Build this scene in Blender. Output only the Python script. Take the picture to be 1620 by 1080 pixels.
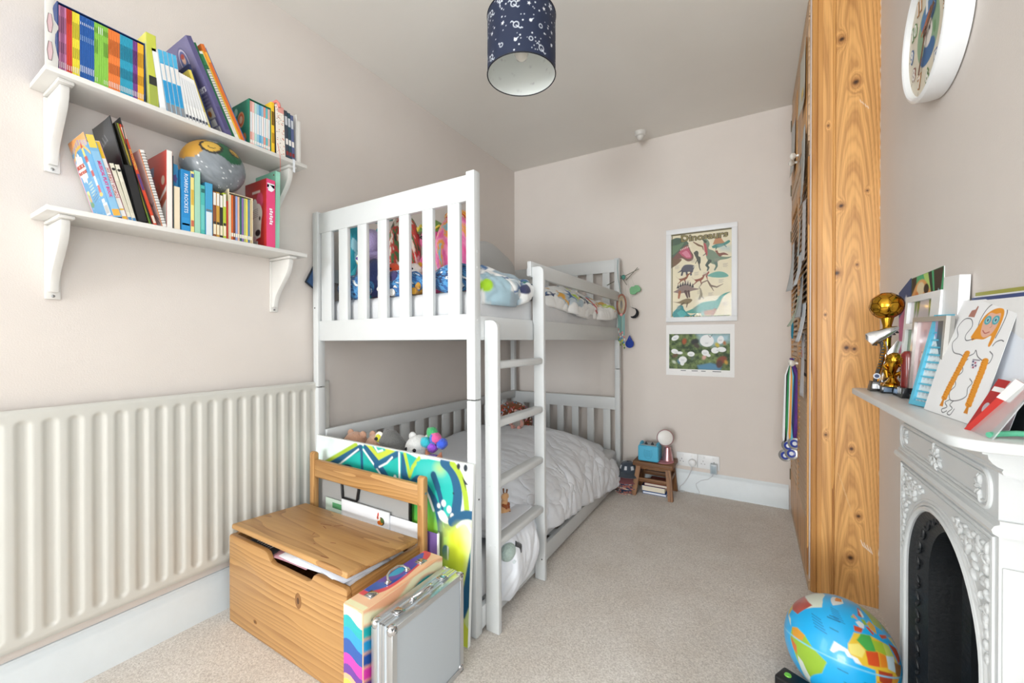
import bpy, bmesh, math, random
import numpy as np
from mathutils import Vector, Matrix, Euler
PI = math.pi
R = math.radians
rnd = random.Random(7)
for o in list(bpy.data.objects): bpy.data.objects.remove(o, do_unlink=True)
SC = bpy.context.scene
COL = SC.collection
# ------------------------------------------------------------------ camera, light, exposure
FPX = 645.0
PSI = math.atan2(382, 645); PITCH = -math.atan2(3, 645); CH = 1.13
cam_d = bpy.data.cameras.new('camera'); cam = bpy.data.objects.new('camera', cam_d); COL.objects.link(cam)
cam_d.sensor_width = 36; cam_d.lens = FPX / 1620 * 36; cam_d.clip_start = 0.02
cam.location = (0, 0, CH); cam.rotation_euler = (PI / 2 + PITCH, 0, PSI)
SC.camera = cam
w = bpy.data.worlds.new('sky'); SC.world = w; w.use_nodes = True
bg = w.node_tree.nodes['Background']; bg.inputs[0].default_value = (0.80, 0.90, 1.0, 1); bg.inputs[1].default_value = 1.0
def area(name, loc, rot, sx, sy, power, col):
    d = bpy.data.lights.new(name, 'AREA'); d.shape = 'RECTANGLE'; d.size = sx; d.size_y = sy; d.energy = power; d.color = col
    o = bpy.data.objects.new(name, d); o.location = loc; o.rotation_euler = rot; COL.objects.link(o); return o
area('daylight_at_bay_window', (-0.40, -7.20, 1.42), (R(90), 0, 0), 2.3, 2.1, 262, (0.93, 0.97, 1.0))
area('left_window_fill', (-2.08, -1.30, 1.45), (R(90), 0, R(-90)), 1.6, 1.9, 33, (0.93, 0.97, 1.0))  # fill lamp at the added left window, brightens the right side
area('right_window_fill', (1.02, -0.50, 1.45), (R(90), 0, R(90)), 1.6, 1.9, 19, (0.93, 0.97, 1.0))  # fill lamp at the added right window, brightens faces turned right
SC.view_settings.view_transform = 'Standard'; SC.view_settings.look = 'None'
SC.view_settings.exposure = 0.69; SC.view_settings.gamma = 1; SC.view_settings.use_curve_mapping = False

# room coordinates: X to the right along the end wall, Y into the room, Z up
LX, FY, RX, HZ, BY = -1.92, 3.285, 0.455, 2.69, -7.0  # unseen rear wall pushed far back so the light falls off less
# ------------------------------------------------------------------ helpers
def lin(c):
    if isinstance(c, str):
        c = tuple(int(c[i:i + 2], 16) / 255 for i in (0, 2, 4))
    return tuple((x / 12.92 if x <= 0.04045 else ((x + 0.055) / 1.055) ** 2.4) for x in c)
M = {}
def nodes(name):
    m = bpy.data.materials.new(name); m.use_nodes = True
    nt = m.node_tree; b = nt.nodes['Principled BSDF']; return m, nt, b
def mat(name, c, rough=0.5, metal=0.0, var=0.0, vs=40, bump=0.0, bs=200, coat=0.0, spec=0.5, alpha=1.0, trans=0.0, sheen=0.0):
    m, nt, b = nodes(name); L = nt.links.new; col = lin(c)
    b.inputs['Base Color'].default_value = (*col, 1); b.inputs['Roughness'].default_value = rough; b.inputs['Metallic'].default_value = metal
    b.inputs['Coat Weight'].default_value = coat; b.inputs['Specular IOR Level'].default_value = spec
    b.inputs['Alpha'].default_value = alpha; b.inputs['Transmission Weight'].default_value = trans; b.inputs['Sheen Weight'].default_value = sheen
    tc = nt.nodes.new('ShaderNodeTexCoord')
    if var > 0:
        n = nt.nodes.new('ShaderNodeTexNoise'); n.inputs['Scale'].default_value = vs; n.inputs['Detail'].default_value = 4
        L(tc.outputs['Object'], n.inputs['Vector'])
        mx = nt.nodes.new('ShaderNodeMix'); mx.data_type = 'RGBA'
        mx.inputs[6].default_value = (*[x * (1 - var) for x in col], 1); mx.inputs[7].default_value = (*[min(1, x * (1 + var)) for x in col], 1)
        L(n.outputs['Fac'], mx.inputs[0]); L(mx.outputs[2], b.inputs['Base Color'])
    if bump > 0:
        n = nt.nodes.new('ShaderNodeTexNoise'); n.inputs['Scale'].default_value = bs; n.inputs['Detail'].default_value = 3
        L(tc.outputs['Object'], n.inputs['Vector'])
        bp = nt.nodes.new('ShaderNodeBump'); bp.inputs['Strength'].default_value = bump; bp.inputs['Distance'].default_value = 0.01
        L(n.outputs['Fac'], bp.inputs['Height']); L(bp.outputs['Normal'], b.inputs['Normal'])
    M[name] = m; return m
def colmat(name, rough=0.6, metal=0.0, coat=0.0, bump=0.0, bs=300, sheen=0.0):
    """albedo from the painted 'Col' attribute"""
    m, nt, b = nodes(name); L = nt.links.new
    a = nt.nodes.new('ShaderNodeAttribute'); a.attribute_name = 'Col'; L(a.outputs['Color'], b.inputs['Base Color'])
    b.inputs['Roughness'].default_value = rough; b.inputs['Metallic'].default_value = metal; b.inputs['Coat Weight'].default_value = coat
    b.inputs['Sheen Weight'].default_value = sheen
    if bump:
        tc = nt.nodes.new('ShaderNodeTexCoord'); n = nt.nodes.new('ShaderNodeTexNoise'); n.inputs['Scale'].default_value = bs
        L(tc.outputs['Object'], n.inputs['Vector']); bp = nt.nodes.new('ShaderNodeBump'); bp.inputs['Strength'].default_value = bump; bp.inputs['Distance'].default_value = 0.005
        L(n.outputs['Fac'], bp.inputs['Height']); L(bp.outputs['Normal'], b.inputs['Normal'])
    M[name] = m; return m
def woodmat(name, c1, c2, axis=0, scale=9.0, rough=0.42, dist=2.5, fine=0.35, stretch=9.0):
    """pine grain: wave bands stretched along `axis` of the object, bent by noise, plus fine streaks"""
    m, nt, b = nodes(name); L = nt.links.new; N = nt.nodes.new
    tc = N('ShaderNodeTexCoord'); mp = N('ShaderNodeMapping'); L(tc.outputs['Object'], mp.inputs['Vector'])
    s = [1.0, 1.0, 1.0]; s[axis] = 1.0 / stretch; mp.inputs['Scale'].default_value = s
    ns = N('ShaderNodeTexNoise'); ns.inputs['Scale'].default_value = 7; ns.inputs['Detail'].default_value = 2; L(mp.outputs['Vector'], ns.inputs['Vector'])
    ad = N('ShaderNodeVectorMath'); ad.operation = 'MULTIPLY_ADD'; ad.inputs[1].default_value = (0.09 * dist,) * 3
    L(ns.outputs['Color'], ad.inputs[0]); L(mp.outputs['Vector'], ad.inputs[2])
    wv = N('ShaderNodeTexWave'); wv.wave_type = 'RINGS'; wv.rings_direction = 'XYZ'[axis]; wv.wave_profile = 'SAW'
    wv.inputs['Scale'].default_value = scale; wv.inputs['Distortion'].default_value = 1.2; wv.inputs['Detail'].default_value = 2
    L(ad.outputs['Vector'], wv.inputs['Vector'])
    mp2 = N('ShaderNodeMapping'); s2 = [130.0] * 3; s2[axis] = 4.0; mp2.inputs['Scale'].default_value = s2; L(tc.outputs['Object'], mp2.inputs['Vector'])
    n2 = N('ShaderNodeTexNoise'); n2.inputs['Scale'].default_value = 1; n2.inputs['Detail'].default_value = 3; L(mp2.outputs['Vector'], n2.inputs['Vector'])
    ma = N('ShaderNodeMath'); ma.operation = 'MULTIPLY_ADD'; ma.inputs[1].default_value = fine; L(n2.outputs['Fac'], ma.inputs[0]); 
    mb = N('ShaderNodeMath'); mb.operation = 'MULTIPLY'; mb.inputs[1].default_value = 1 - fine; L(wv.outputs['Fac'], mb.inputs[0]); L(mb.outputs[0], ma.inputs[2])
    cr = N('ShaderNodeValToRGB'); e = cr.color_ramp.elements
    a1, a2 = lin(c1), lin(c2)
    e[0].position = 0.15; e[0].color = (*a1, 1); e[1].position = 0.95; e[1].color = (*a2, 1)
    q = cr.color_ramp.elements.new(0.6); q.color = (*[0.62 * x + 0.38 * y for x, y in zip(a1, a2)], 1)
    L(ma.outputs[0], cr.inputs['Fac']); L(cr.outputs['Color'], b.inputs['Base Color']); b.inputs['Roughness'].default_value = rough
    M[name] = m; return m

ORG = {}
def bmn(): return bmesh.new()
def box(bm, x0, x1, y0, y1, z0, z1, bev=0.0, seg=2, mx=None):
    if x0 > x1: x0, x1 = x1, x0
    if y0 > y1: y0, y1 = y1, y0
    if z0 > z1: z0, z1 = z1, z0
    v = [bm.verts.new(p) for p in ((x0, y0, z0), (x1, y0, z0), (x1, y1, z0), (x0, y1, z0), (x0, y0, z1), (x1, y0, z1), (x1, y1, z1), (x0, y1, z1))]
    f = [bm.faces.new([v[i] for i in q]) for q in ((3, 2, 1, 0), (4, 5, 6, 7), (0, 1, 5, 4), (1, 2, 6, 5), (2, 3, 7, 6), (3, 0, 4, 7))]
    vs = v
    if bev > 0:
        es = list({e for q in f for e in q.edges})
        r = bmesh.ops.bevel(bm, geom=es, offset=bev, segments=seg, affect='EDGES', profile=0.5)
        vs = list({x for q in r['faces'] for x in q.verts})
    if mx is not None: bmesh.ops.transform(bm, matrix=mx, verts=vs)
    return vs
def prism(bm, pts, axis, a, b, bev=0.0, seg=2, mx=None):
    """pts: outline in the plane across `axis` (x: (y,z), y: (x,z), z: (x,y)), pushed from a to b"""
    def P(p, d): return {'x': (d, p[0], p[1]), 'y': (p[0], d, p[1]), 'z': (p[0], p[1], d)}[axis]
    A = [bm.verts.new(P(p, a)) for p in pts]; B = [bm.verts.new(P(p, b)) for p in pts]; n = len(pts)
    fs = [bm.faces.new(A), bm.faces.new(B[::-1])] + [bm.faces.new((A[(i + 1) % n], A[i], B[i], B[(i + 1) % n])) for i in range(n)]
    bmesh.ops.recalc_face_normals(bm, faces=fs)
    vs = A + B
    if bev > 0:
        es = list({e for q in fs[:2] for e in q.edges})
        r = bmesh.ops.bevel(bm, geom=es, offset=bev, segments=seg, affect='EDGES', profile=0.5)
        vs = list({x for q in bm.faces for x in q.verts}) if mx is not None else vs
    if mx is not None: bmesh.ops.transform(bm, matrix=mx, verts=vs)
    return vs
def tube(bm, pts, r, n=8, closed=False, caps=True):
    pts = [Vector(p) for p in pts]; k = len(pts)
    rr = r if isinstance(r, (list, tuple)) else [r] * k
    rings = []; prev = None
    for i, p in enumerate(pts):
        a = pts[(i - 1) % k] if (closed or i > 0) else p; c = pts[(i + 1) % k] if (closed or i < k - 1) else p
        t = (c - a).normalized()
        if prev is None:
            u = t.orthogonal().normalized()
        else:
            u = (prev - t * prev.dot(t)); u = u.normalized() if u.length > 1e-6 else t.orthogonal().normalized()
        prev = u; v = t.cross(u)
        rings.append([bm.verts.new(p + (u * math.cos(2 * PI * j / n) + v * math.sin(2 * PI * j / n)) * rr[i]) for j in range(n)])
    for i in range(k if closed else k - 1):
        A, B = rings[i], rings[(i + 1) % k]
        for j in range(n): bm.faces.new((A[j], A[(j + 1) % n], B[(j + 1) % n], B[j]))
    if caps and not closed:
        bm.faces.new(rings[0][::-1]); bm.faces.new(rings[-1])
def cyl(bm, p0, p1, r0, r1=None, n=16):
    tube(bm, [p0, p1], [r0, r0 if r1 is None else r1], n)
def lathe(bm, prof, c=(0, 0, 0), n=24, mx=None, cap=True):
    """profile (r, z) turned about the vertical through c"""
    vs = []; rings = []
    for r, z in prof:
        ring = [bm.verts.new((c[0] + max(r, 1e-5) * math.cos(2 * PI * j / n), c[1] + max(r, 1e-5) * math.sin(2 * PI * j / n), c[2] + z)) for j in range(n)]
        rings.append(ring); vs += ring
    for A, B in zip(rings, rings[1:]):
        for j in range(n): bm.faces.new((A[j], A[(j + 1) % n], B[(j + 1) % n], B[j]))
    if cap: bm.faces.new(rings[0][::-1]); bm.faces.new(rings[-1])
    if mx is not None: bmesh.ops.transform(bm, matrix=mx, verts=vs)
    return vs
def ball(bm, c, r, u=16, v=10, mx=None, f=None):
    rx, ry, rz = (r, r, r) if not isinstance(r, (tuple, list)) else r
    prof = []; vs = []; rings = []
    for i in range(1, v):
        th = PI * i / v
        ring = []
        for j in range(u):
            ph = 2 * PI * j / u; d = Vector((math.sin(th) * math.cos(ph), math.sin(th) * math.sin(ph), -math.cos(th)))
            k = f(d) if f else 1.0
            ring.append(bm.verts.new((c[0] + rx * d.x * k, c[1] + ry * d.y * k, c[2] + rz * d.z * k)))
        rings.append(ring); vs += ring
    b0 = bm.verts.new((c[0], c[1], c[2] - rz * (f(Vector((0, 0, -1))) if f else 1))); t0 = bm.verts.new((c[0], c[1], c[2] + rz * (f(Vector((0, 0, 1))) if f else 1))); vs += [b0, t0]
    for A, B in zip(rings, rings[1:]):
        for j in range(u): bm.faces.new((A[j], A[(j + 1) % u], B[(j + 1) % u], B[j]))
    for j in range(u):
        bm.faces.new((b0, rings[0][(j + 1) % u], rings[0][j])); bm.faces.new((t0, rings[-1][j], rings[-1][(j + 1) % u]))
    if mx is not None: bmesh.ops.transform(bm, matrix=mx, verts=vs)
    return vs
def me_of(bm, name, smooth):
    me = bpy.data.meshes.new(name); bm.to_mesh(me); bm.free()
    if smooth:
        me.polygons.foreach_set('use_smooth', [True] * len(me.polygons)); me.set_sharp_from_angle(angle=R(38))
    return me
def setmat(me, m):
    for q in (m if isinstance(m, (list, tuple)) else [m]): me.materials.append(M[q])
def tag(o, label=None, cat=None, group=None, kind=None):
    if label: o['label'] = label
    if cat: o['category'] = cat
    if group: o['group'] = group
    if kind: o['kind'] = kind
    return o
def T(name, label, cat, loc=(0, 0, 0), group=None):
    o = bpy.data.objects.new(name, None); o.empty_display_size = 0.05; COL.objects.link(o); o.location = loc; ORG[o.name] = Vector(loc)
    return tag(o, label, cat, group)
def part(name, bm, m, parent, smooth=True, label=None):
    me = bm if isinstance(bm, bpy.types.Mesh) else me_of(bm, name, smooth)
    og = ORG[parent.name]; me.transform(Matrix.Translation(-og)); setmat(me, m) if not me.materials else None
    o = bpy.data.objects.new(name, me); COL.objects.link(o); o.parent = parent; ORG[o.name] = og
    if label: o['label'] = label
    return o
def again(src, parent, d=(0, 0, 0), name=None):
    """another piece sharing the mesh of src, moved by d"""
    o = src.copy(); COL.objects.link(o); o.parent = parent; o.location = Vector(src.location) + Vector(d); ORG[o.name] = ORG[src.name]
    return o
def solo(name, bm, m, label, cat, group=None, smooth=True, kind=None):
    me = bm if isinstance(bm, bpy.types.Mesh) else me_of(bm, name, smooth)
    co = np.empty(len(me.vertices) * 3); me.vertices.foreach_get('co', co); co = co.reshape(-1, 3)
    b = Vector(((co[:, 0].min() + co[:, 0].max()) / 2, (co[:, 1].min() + co[:, 1].max()) / 2, co[:, 2].min()))
    me.transform(Matrix.Translation(-b)); setmat(me, m) if not me.materials else None
    o = bpy.data.objects.new(name, me); o.location = b; COL.objects.link(o); ORG[o.name] = b
    return tag(o, label, cat, group, kind)
def struct(name, bm, m, smooth=False, label=None):
    o = solo(name, bm, m, label, None, None, smooth, 'structure'); return o
def copy_tree(o, parent=None):
    c = o.copy(); COL.objects.link(c); ORG[c.name] = ORG[o.name]
    if parent: c.parent = parent
    for ch in list(o.children): copy_tree(ch, c)
    return c
def turn_about(root, p, axis, ang):
    """turn a finished thing about a vertical/horizontal axis through point p"""
    mx = Matrix.Translation(p) @ Matrix.Rotation(ang, 4, axis) @ Matrix.Translation(-Vector(p))
    root.matrix_basis = mx @ root.matrix_basis
# --- painting: a numpy canvas laid on a grid of real vertices
def hsh(i, j, s):
    n = (i.astype(np.int64) * 374761393 + j.astype(np.int64) * 668265263 + s * 974711) & 0x7fffffff
    n = ((n ^ (n >> 13)) * 1274126177) & 0x7fffffff
    return ((n ^ (n >> 16)) & 0xffff) / 65535.0
def vn(x, y, s=0):
    x = np.asarray(x, float); y = np.asarray(y, float)
    i = np.floor(x); j = np.floor(y); u = x - i; v = y - j; u = u * u * (3 - 2 * u); v = v * v * (3 - 2 * v)
    return (hsh(i, j, s) * (1 - u) + hsh(i + 1, j, s) * u) * (1 - v) + (hsh(i, j + 1, s) * (1 - u) + hsh(i + 1, j + 1, s) * u) * v
def fbm(x, y, s=0, o=4):
    t = 0; a = 0.5
    for k in range(o): t = t + a * vn(x * 2 ** k, y * 2 ** k, s + k * 17); a *= 0.5
    return t / (1 - 0.5 ** o)
class Cv:
    """canvas; coordinates run 0..W to the right and 0..Hh downwards, as one looks at it"""
    def __init__(s, W, Hh, nx, ny, bg):
        s.W, s.H, s.nx, s.ny = W, Hh, nx, ny
        s.x, s.y = np.meshgrid(np.linspace(0, W, nx), np.linspace(0, Hh, ny)); s.c = np.empty((ny, nx, 3)); s.c[:] = lin(bg); s.px = W / nx
    def put(s, a, col):
        a = np.clip(a, 0, 1)[..., None]; s.c = s.c * (1 - a) + np.array(lin(col)) * a
    def poly(s, pts, col, soft=None, al=1.0):
        p = np.array(pts, float); ins = np.zeros(s.x.shape, bool); dmin = np.full(s.x.shape, 1e9)
        n = len(p)
        for k in range(n):
            x1, y1 = p[k]; x2, y2 = p[(k + 1) % n]
            if y1 != y2:
                cnd = (y1 > s.y) != (y2 > s.y); ins ^= cnd & (s.x < (x2 - x1) * (s.y - y1) / (y2 - y1) + x1)
            dx, dy = x2 - x1, y2 - y1; L2 = dx * dx + dy * dy + 1e-12
            t = np.clip(((s.x - x1) * dx + (s.y - y1) * dy) / L2, 0, 1)
            dmin = np.minimum(dmin, (s.x - x1 - t * dx) ** 2 + (s.y - y1 - t * dy) ** 2)
        d = np.sqrt(dmin) * np.where(ins, 1, -1); q = soft or s.px * 0.7
        s.put(al * (d / q * 0.5 + 0.5), col)
    def line(s, pts, wd, col, soft=None, al=1.0):
        p = np.array(pts, float); dmin = np.full(s.x.shape, 1e9)
        wds = wd if isinstance(wd, (list, tuple)) else [wd] * len(p)
        best = np.full(s.x.shape, 1e9)
        for k in range(len(p) - 1):
            (x1, y1), (x2, y2) = p[k], p[k + 1]; dx, dy = x2 - x1, y2 - y1; L2 = dx * dx + dy * dy + 1e-12
            t = np.clip(((s.x - x1) * dx + (s.y - y1) * dy) / L2, 0, 1)
            d = np.sqrt((s.x - x1 - t * dx) ** 2 + (s.y - y1 - t * dy) ** 2) - (wds[k] * (1 - t) + wds[k + 1] * t) / 2
            best = np.minimum(best, d)
        q = soft or s.px * 0.7
        s.put(al * (0.5 - best / q * 0.5), col)
    def ell(s, cx, cy, rx, ry, col, rot=0, soft=None, al=1.0):
        c, q = math.cos(rot), math.sin(rot); X = (s.x - cx) * c + (s.y - cy) * q; Y = -(s.x - cx) * q + (s.y - cy) * c
        k = np.sqrt((X / rx) ** 2 + (Y / ry) ** 2); m = min(rx, ry); q2 = soft or s.px * 0.7
        s.put(al * ((1 - k) * m / q2 * 0.5 + 0.5), col)
    def rect(s, x0, y0, x1, y1, col, al=1.0): s.poly([(x0, y0), (x1, y0), (x1, y1), (x0, y1)], col, al=al)
    def curve(s, pts, n=8):
        P = [np.array(q, float) for q in pts]; P = [2 * P[0] - P[1]] + P + [2 * P[-1] - P[-2]]; o = []
        for i in range(1, len(P) - 2):
            for k in range(n):
                t = k / n; o.append(tuple(0.5 * ((2 * P[i]) + (-P[i - 1] + P[i + 1]) * t + (2 * P[i - 1] - 5 * P[i] + 4 * P[i + 1] - P[i + 2]) * t * t + (-P[i - 1] + 3 * P[i] - 3 * P[i + 1] + P[i + 2]) * t ** 3)))
        o.append(tuple(P[-2])); return o
def grid_mesh(name, P, col=None, wrap=False, smooth=True):
    """P: (ny,nx,3) points; col: (ny,nx,3) albedo"""
    ny, nx = P.shape[:2]; me = bpy.data.meshes.new(name)
    i = np.arange(ny * nx).reshape(ny, nx)
    if wrap: i = np.concatenate([i, i[:, :1]], 1)
    q = np.stack([i[:-1, :-1], i[1:, :-1], i[1:, 1:], i[:-1, 1:]], -1).reshape(-1, 4)
    me.vertices.add(ny * nx); me.vertices.foreach_set('co', np.ascontiguousarray(P, dtype=np.float32).ravel())
    me.loops.add(q.size); me.loops.foreach_set('vertex_index', q.ravel().astype(np.int32))
    me.polygons.add(len(q)); me.polygons.foreach_set('loop_start', (np.arange(len(q)) * 4).astype(np.int32))
    me.polygons.foreach_set('use_smooth', np.full(len(q), smooth)); me.update(calc_edges=True)
    if col is not None:
        a = me.color_attributes.new('Col', 'FLOAT_COLOR', 'POINT')
        a.data.foreach_set('color', np.concatenate([col, np.ones((ny, nx, 1))], 2).astype(np.float32).ravel())
    return me
def lay(cv, p0, ux, uy):
    """canvas points laid flat: corner p0 (top left as seen), ux along its width, uy down its height"""
    p0, ux, uy = np.array(p0, float), np.array(ux, float), np.array(uy, float)
    return p0 + (cv.x / cv.W)[..., None] * ux + (cv.y / cv.H)[..., None] * uy
def text(name, s, size, m, parent, mx, ext=0.0004, align='CENTER', sx=1.0, bold=0.0):
    c = bpy.data.curves.new(name, 'FONT'); c.body = s; c.size = size; c.extrude = ext; c.align_x = align; c.align_y = 'CENTER'; c.offset = bold; c.resolution_u = 2
    o = bpy.data.objects.new(name, c); COL.objects.link(o)
    me = bpy.data.meshes.new_from_object(o.evaluated_get(bpy.context.evaluated_depsgraph_get())); bpy.data.objects.remove(o); bpy.data.curves.remove(c)
    me.materials.clear(); me.transform(mx @ Matrix.Diagonal((sx, 1, 1, 1))); return part(name, me, m, parent)
def frame(o, x, y):
    """matrix whose local x,y axes lie along x,y at o"""
    x = Vector(x).normalized(); y = Vector(y); y = (y - x * y.dot(x)).normalized(); z = x.cross(y)
    return Matrix(((x.x, y.x, z.x, o[0]), (x.y, y.y, z.y, o[1]), (x.z, y.z, z.z, o[2]), (0, 0, 0, 1)))
# ------------------------------------------------------------------ materials
mat('wall_paint', 'dfd7d0', 0.85, var=0.03, vs=6, bump=0.08, bs=260)
mat('ceiling_paint', 'f2efe9', 0.9, var=0.02, vs=5)
mat('trim_paint', 'dde5e9', 0.45, var=0.03, vs=25)
mat('radiator_cream', 'cecdc6', 0.38, var=0.02, vs=12, coat=0.1)
mat('white_lacquer', 'd2d5d5', 0.45, var=0.015, vs=20)
mat('shelf_white', 'dedcd7', 0.4, var=0.02, vs=30)
mat('screw_steel', '9a9a98', 0.35, metal=1.0)
mat('chrome', 'd8d8da', 0.14, metal=1.0)
mat('dark_gap', '2a2622', 0.8)
mat('black_plastic', '17181a', 0.4)
mat('white_plastic', 'eef0f1', 0.35)
mat('paper_white', 'f4f4f3', 0.75, var=0.03, vs=60)
mat('page_cream', 'efe6d2', 0.8, var=0.06, vs=220)
colmat('painted'); colmat('painted_gloss', 0.28, coat=0.3); colmat('painted_cloth', 0.85, bump=0.15, bs=700, sheen=0.2); colmat('painted_wood', 0.38)
woodmat('pine_bench', 'c89b62', '865627', axis=0, scale=13, fine=.5)
woodmat('pine_bench_side', 'c0935b', '8a5a2c', axis=1, scale=13, fine=.5)
woodmat('pine_bench_up', 'c4975e', '8e5c2e', axis=2, scale=13, fine=.5)
woodmat('pine_up', 'd9a25e', '8e5728', axis=2, scale=7, dist=2)
woodmat('pine_grey', 'cfae8c', '9c774e', axis=1, scale=7)  # greyer brown pine of the wardrobe front
woodmat('stool_wood', '8a5f3a', '4a2d18', axis=0, scale=8, rough=0.55)
def carpet():
    m, nt, b = nodes('carpet'); L = nt.links.new; N = nt.nodes.new
    tc = N('ShaderNodeTexCoord'); n1 = N('ShaderNodeTexNoise'); n1.inputs['Scale'].default_value = 170; n1.inputs['Detail'].default_value = 5; n1.inputs['Roughness'].default_value = 0.7
    n2 = N('ShaderNodeTexNoise'); n2.inputs['Scale'].default_value = 5; n2.inputs['Detail'].default_value = 4
    L(tc.outputs['Object'], n1.inputs['Vector']); L(tc.outputs['Object'], n2.inputs['Vector'])
    cr = N('ShaderNodeValToRGB'); e = cr.color_ramp.elements; e[0].position = 0.33; e[0].color = (*lin('c4bcb3'), 1); e[1].position = 0.68; e[1].color = (*lin('fbf6ef'), 1)
    L(n1.outputs['Fac'], cr.inputs['Fac'])
    c2 = N('ShaderNodeValToRGB'); e = c2.color_ramp.elements; e[0].position = 0.3; e[0].color = (0.88, 0.85, 0.82, 1); e[1].position = 0.7; e[1].color = (1, 1, 1, 1); L(n2.outputs['Fac'], c2.inputs['Fac'])
    mx = N('ShaderNodeMix'); mx.data_type = 'RGBA'; mx.blend_type = 'MULTIPLY'; mx.inputs[0].default_value = 1; L(cr.outputs['Color'], mx.inputs[6]); L(c2.outputs['Color'], mx.inputs[7])
    L(mx.outputs[2], b.inputs['Base Color']); b.inputs['Roughness'].default_value = 0.95; b.inputs['Sheen Weight'].default_value = 0.2
    bp = N('ShaderNodeBump'); bp.inputs['Strength'].default_value = 0.6; bp.inputs['Distance'].default_value = 0.006; L(n1.outputs['Fac'], bp.inputs['Height']); L(bp.outputs['Normal'], b.inputs['Normal'])
    M['carpet'] = m
carpet()
# ================================================================== the room
AX = 0.86        # side of the alcove behind the wardrobe
bm = bmn(); box(bm, LX - .1, AX + .1, BY - .35, FY + .1, -.08, 0); struct('floor', bm, 'carpet')
bm = bmn(); box(bm, LX - .1, AX + .1, BY - .35, FY + .1, HZ, HZ + .08); struct('ceiling', bm, 'ceiling_paint')
QY0, QY1, QZ0, QZ1 = -2.13, -.47, .46, 2.44     # unseen window added in the left wall to brighten the right side
bm = bmn(); box(bm, LX - .1, LX, BY - .1, QY0, 0, HZ); box(bm, LX - .1, LX, QY1, FY + .1, 0, HZ); box(bm, LX - .1, LX, QY0, QY1, 0, QZ0); box(bm, LX - .1, LX, QY0, QY1, QZ1, HZ); struct('wall_left', bm, 'wall_paint')
bm = bmn(); box(bm, LX, AX + .1, FY, FY + .1, 0, HZ); struct('wall_far', bm, 'wall_paint')
# the chimney breast: in view beside the wardrobe, with the fireplace opening cut into it; the unseen room behind the camera is lengthened to even the light
OPN = (1.205, 1.665, 0.0, 0.70)   # y0, y1, z0, z1 of the hearth opening
bm = bmn(); box(bm, RX, AX, OPN[1], 2.262, 0, HZ); box(bm, RX, AX, .62, OPN[0], 0, HZ); box(bm, RX, AX, OPN[0], OPN[1], OPN[3], HZ); box(bm, AX - .02, AX, OPN[0], OPN[1], 0, OPN[3])
SY0, SY1, SZ0, SZ1 = -1.33, .33, .46, 2.44     # unseen window added in the right wall for light from the side
box(bm, AX, AX + .1, BY - .1, SY0, 0, HZ); box(bm, AX, AX + .1, SY1, FY + .1, 0, HZ); box(bm, AX, AX + .1, SY0, SY1, 0, SZ0); box(bm, AX, AX + .1, SY0, SY1, SZ1, HZ)
struct('wall_right', bm, 'wall_paint')
# the wall behind the camera with its wide window
WX0, WX1, WZ0, WZ1 = -1.55, .75, .36, 2.50
bm = bmn(); box(bm, LX - .1, WX0, BY - .1, BY, 0, HZ); box(bm, WX1, AX + .1, BY - .1, BY, 0, HZ); box(bm, WX0, WX1, BY - .1, BY, 0, WZ0); box(bm, WX0, WX1, BY - .1, BY, WZ1, HZ)
struct('wall_back', bm, 'wall_paint')
m, nt, b = nodes('window_glass'); tr = nt.nodes.new('ShaderNodeBsdfTransparent'); gl = nt.nodes.new('ShaderNodeBsdfGlossy'); gl.inputs['Roughness'].default_value = 0.02
ms = nt.nodes.new('ShaderNodeMixShader'); ms.inputs[0].default_value = 0.06; nt.links.new(tr.outputs[0], ms.inputs[1]); nt.links.new(gl.outputs[0], ms.inputs[2]); nt.links.new(ms.outputs[0], nt.nodes['Material Output'].inputs[0]); M['window_glass'] = m
bm = bmn()
for x in (WX0, WX0 + .66, WX1 - .72, WX1 - .06): box(bm, x, x + .06, BY - .09, BY - .03, WZ0, WZ1)
for z in (WZ0, (WZ0 + WZ1) / 2 - .02, WZ1 - .06): box(bm, WX0, WX1, BY - .09, BY - .03, z, z + .06)
win = struct('window_1', bm, 'trim_paint')
for a, c in ((WX0 + .06, WX0 + .66), (WX0 + .72, WX1 - .72), (WX1 - .66, WX1 - .06)):
    for z0, z1 in ((WZ0 + .06, (WZ0 + WZ1) / 2 - .02), ((WZ0 + WZ1) / 2 + .04, WZ1 - .06)):
        bm = bmn(); box(bm, a, c, BY - .062, BY - .058, z0, z1); part('pane', bm, 'window_glass', win, False)
bm = bmn(); box(bm, WX0 - .04, WX1 + .04, BY - .03, BY + .12, WZ0 - .04, WZ0); part('sill', bm, 'trim_paint', win, False)
for wn, ya, yb, xa in (('fill_window_2', SY0, SY1, AX), ('fill_window_3', QY0, QY1, LX - .12)):  # both side windows are added, out of view, for fill light
    bm = bmn(); zm_ = (SZ0 + SZ1) / 2; ym_ = (ya + yb) / 2
    for y in (ya, ym_ - .03, yb - .06): box(bm, xa + .03, xa + .09, y, y + .06, SZ0, SZ1)
    for z in (SZ0, zm_ - .02, SZ1 - .06): box(bm, xa + .03, xa + .09, ya, yb, z, z + .06)
    win = struct(wn, bm, 'trim_paint')
    for a, c in ((ya + .06, ym_ - .03), (ym_ + .03, yb - .06)):
        for z0, z1 in ((SZ0 + .06, zm_ - .02), (zm_ + .04, SZ1 - .06)):
            bm = bmn(); box(bm, xa + .058, xa + .062, a, c, z0, z1); part('pane', bm, 'window_glass', win, False)
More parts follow.
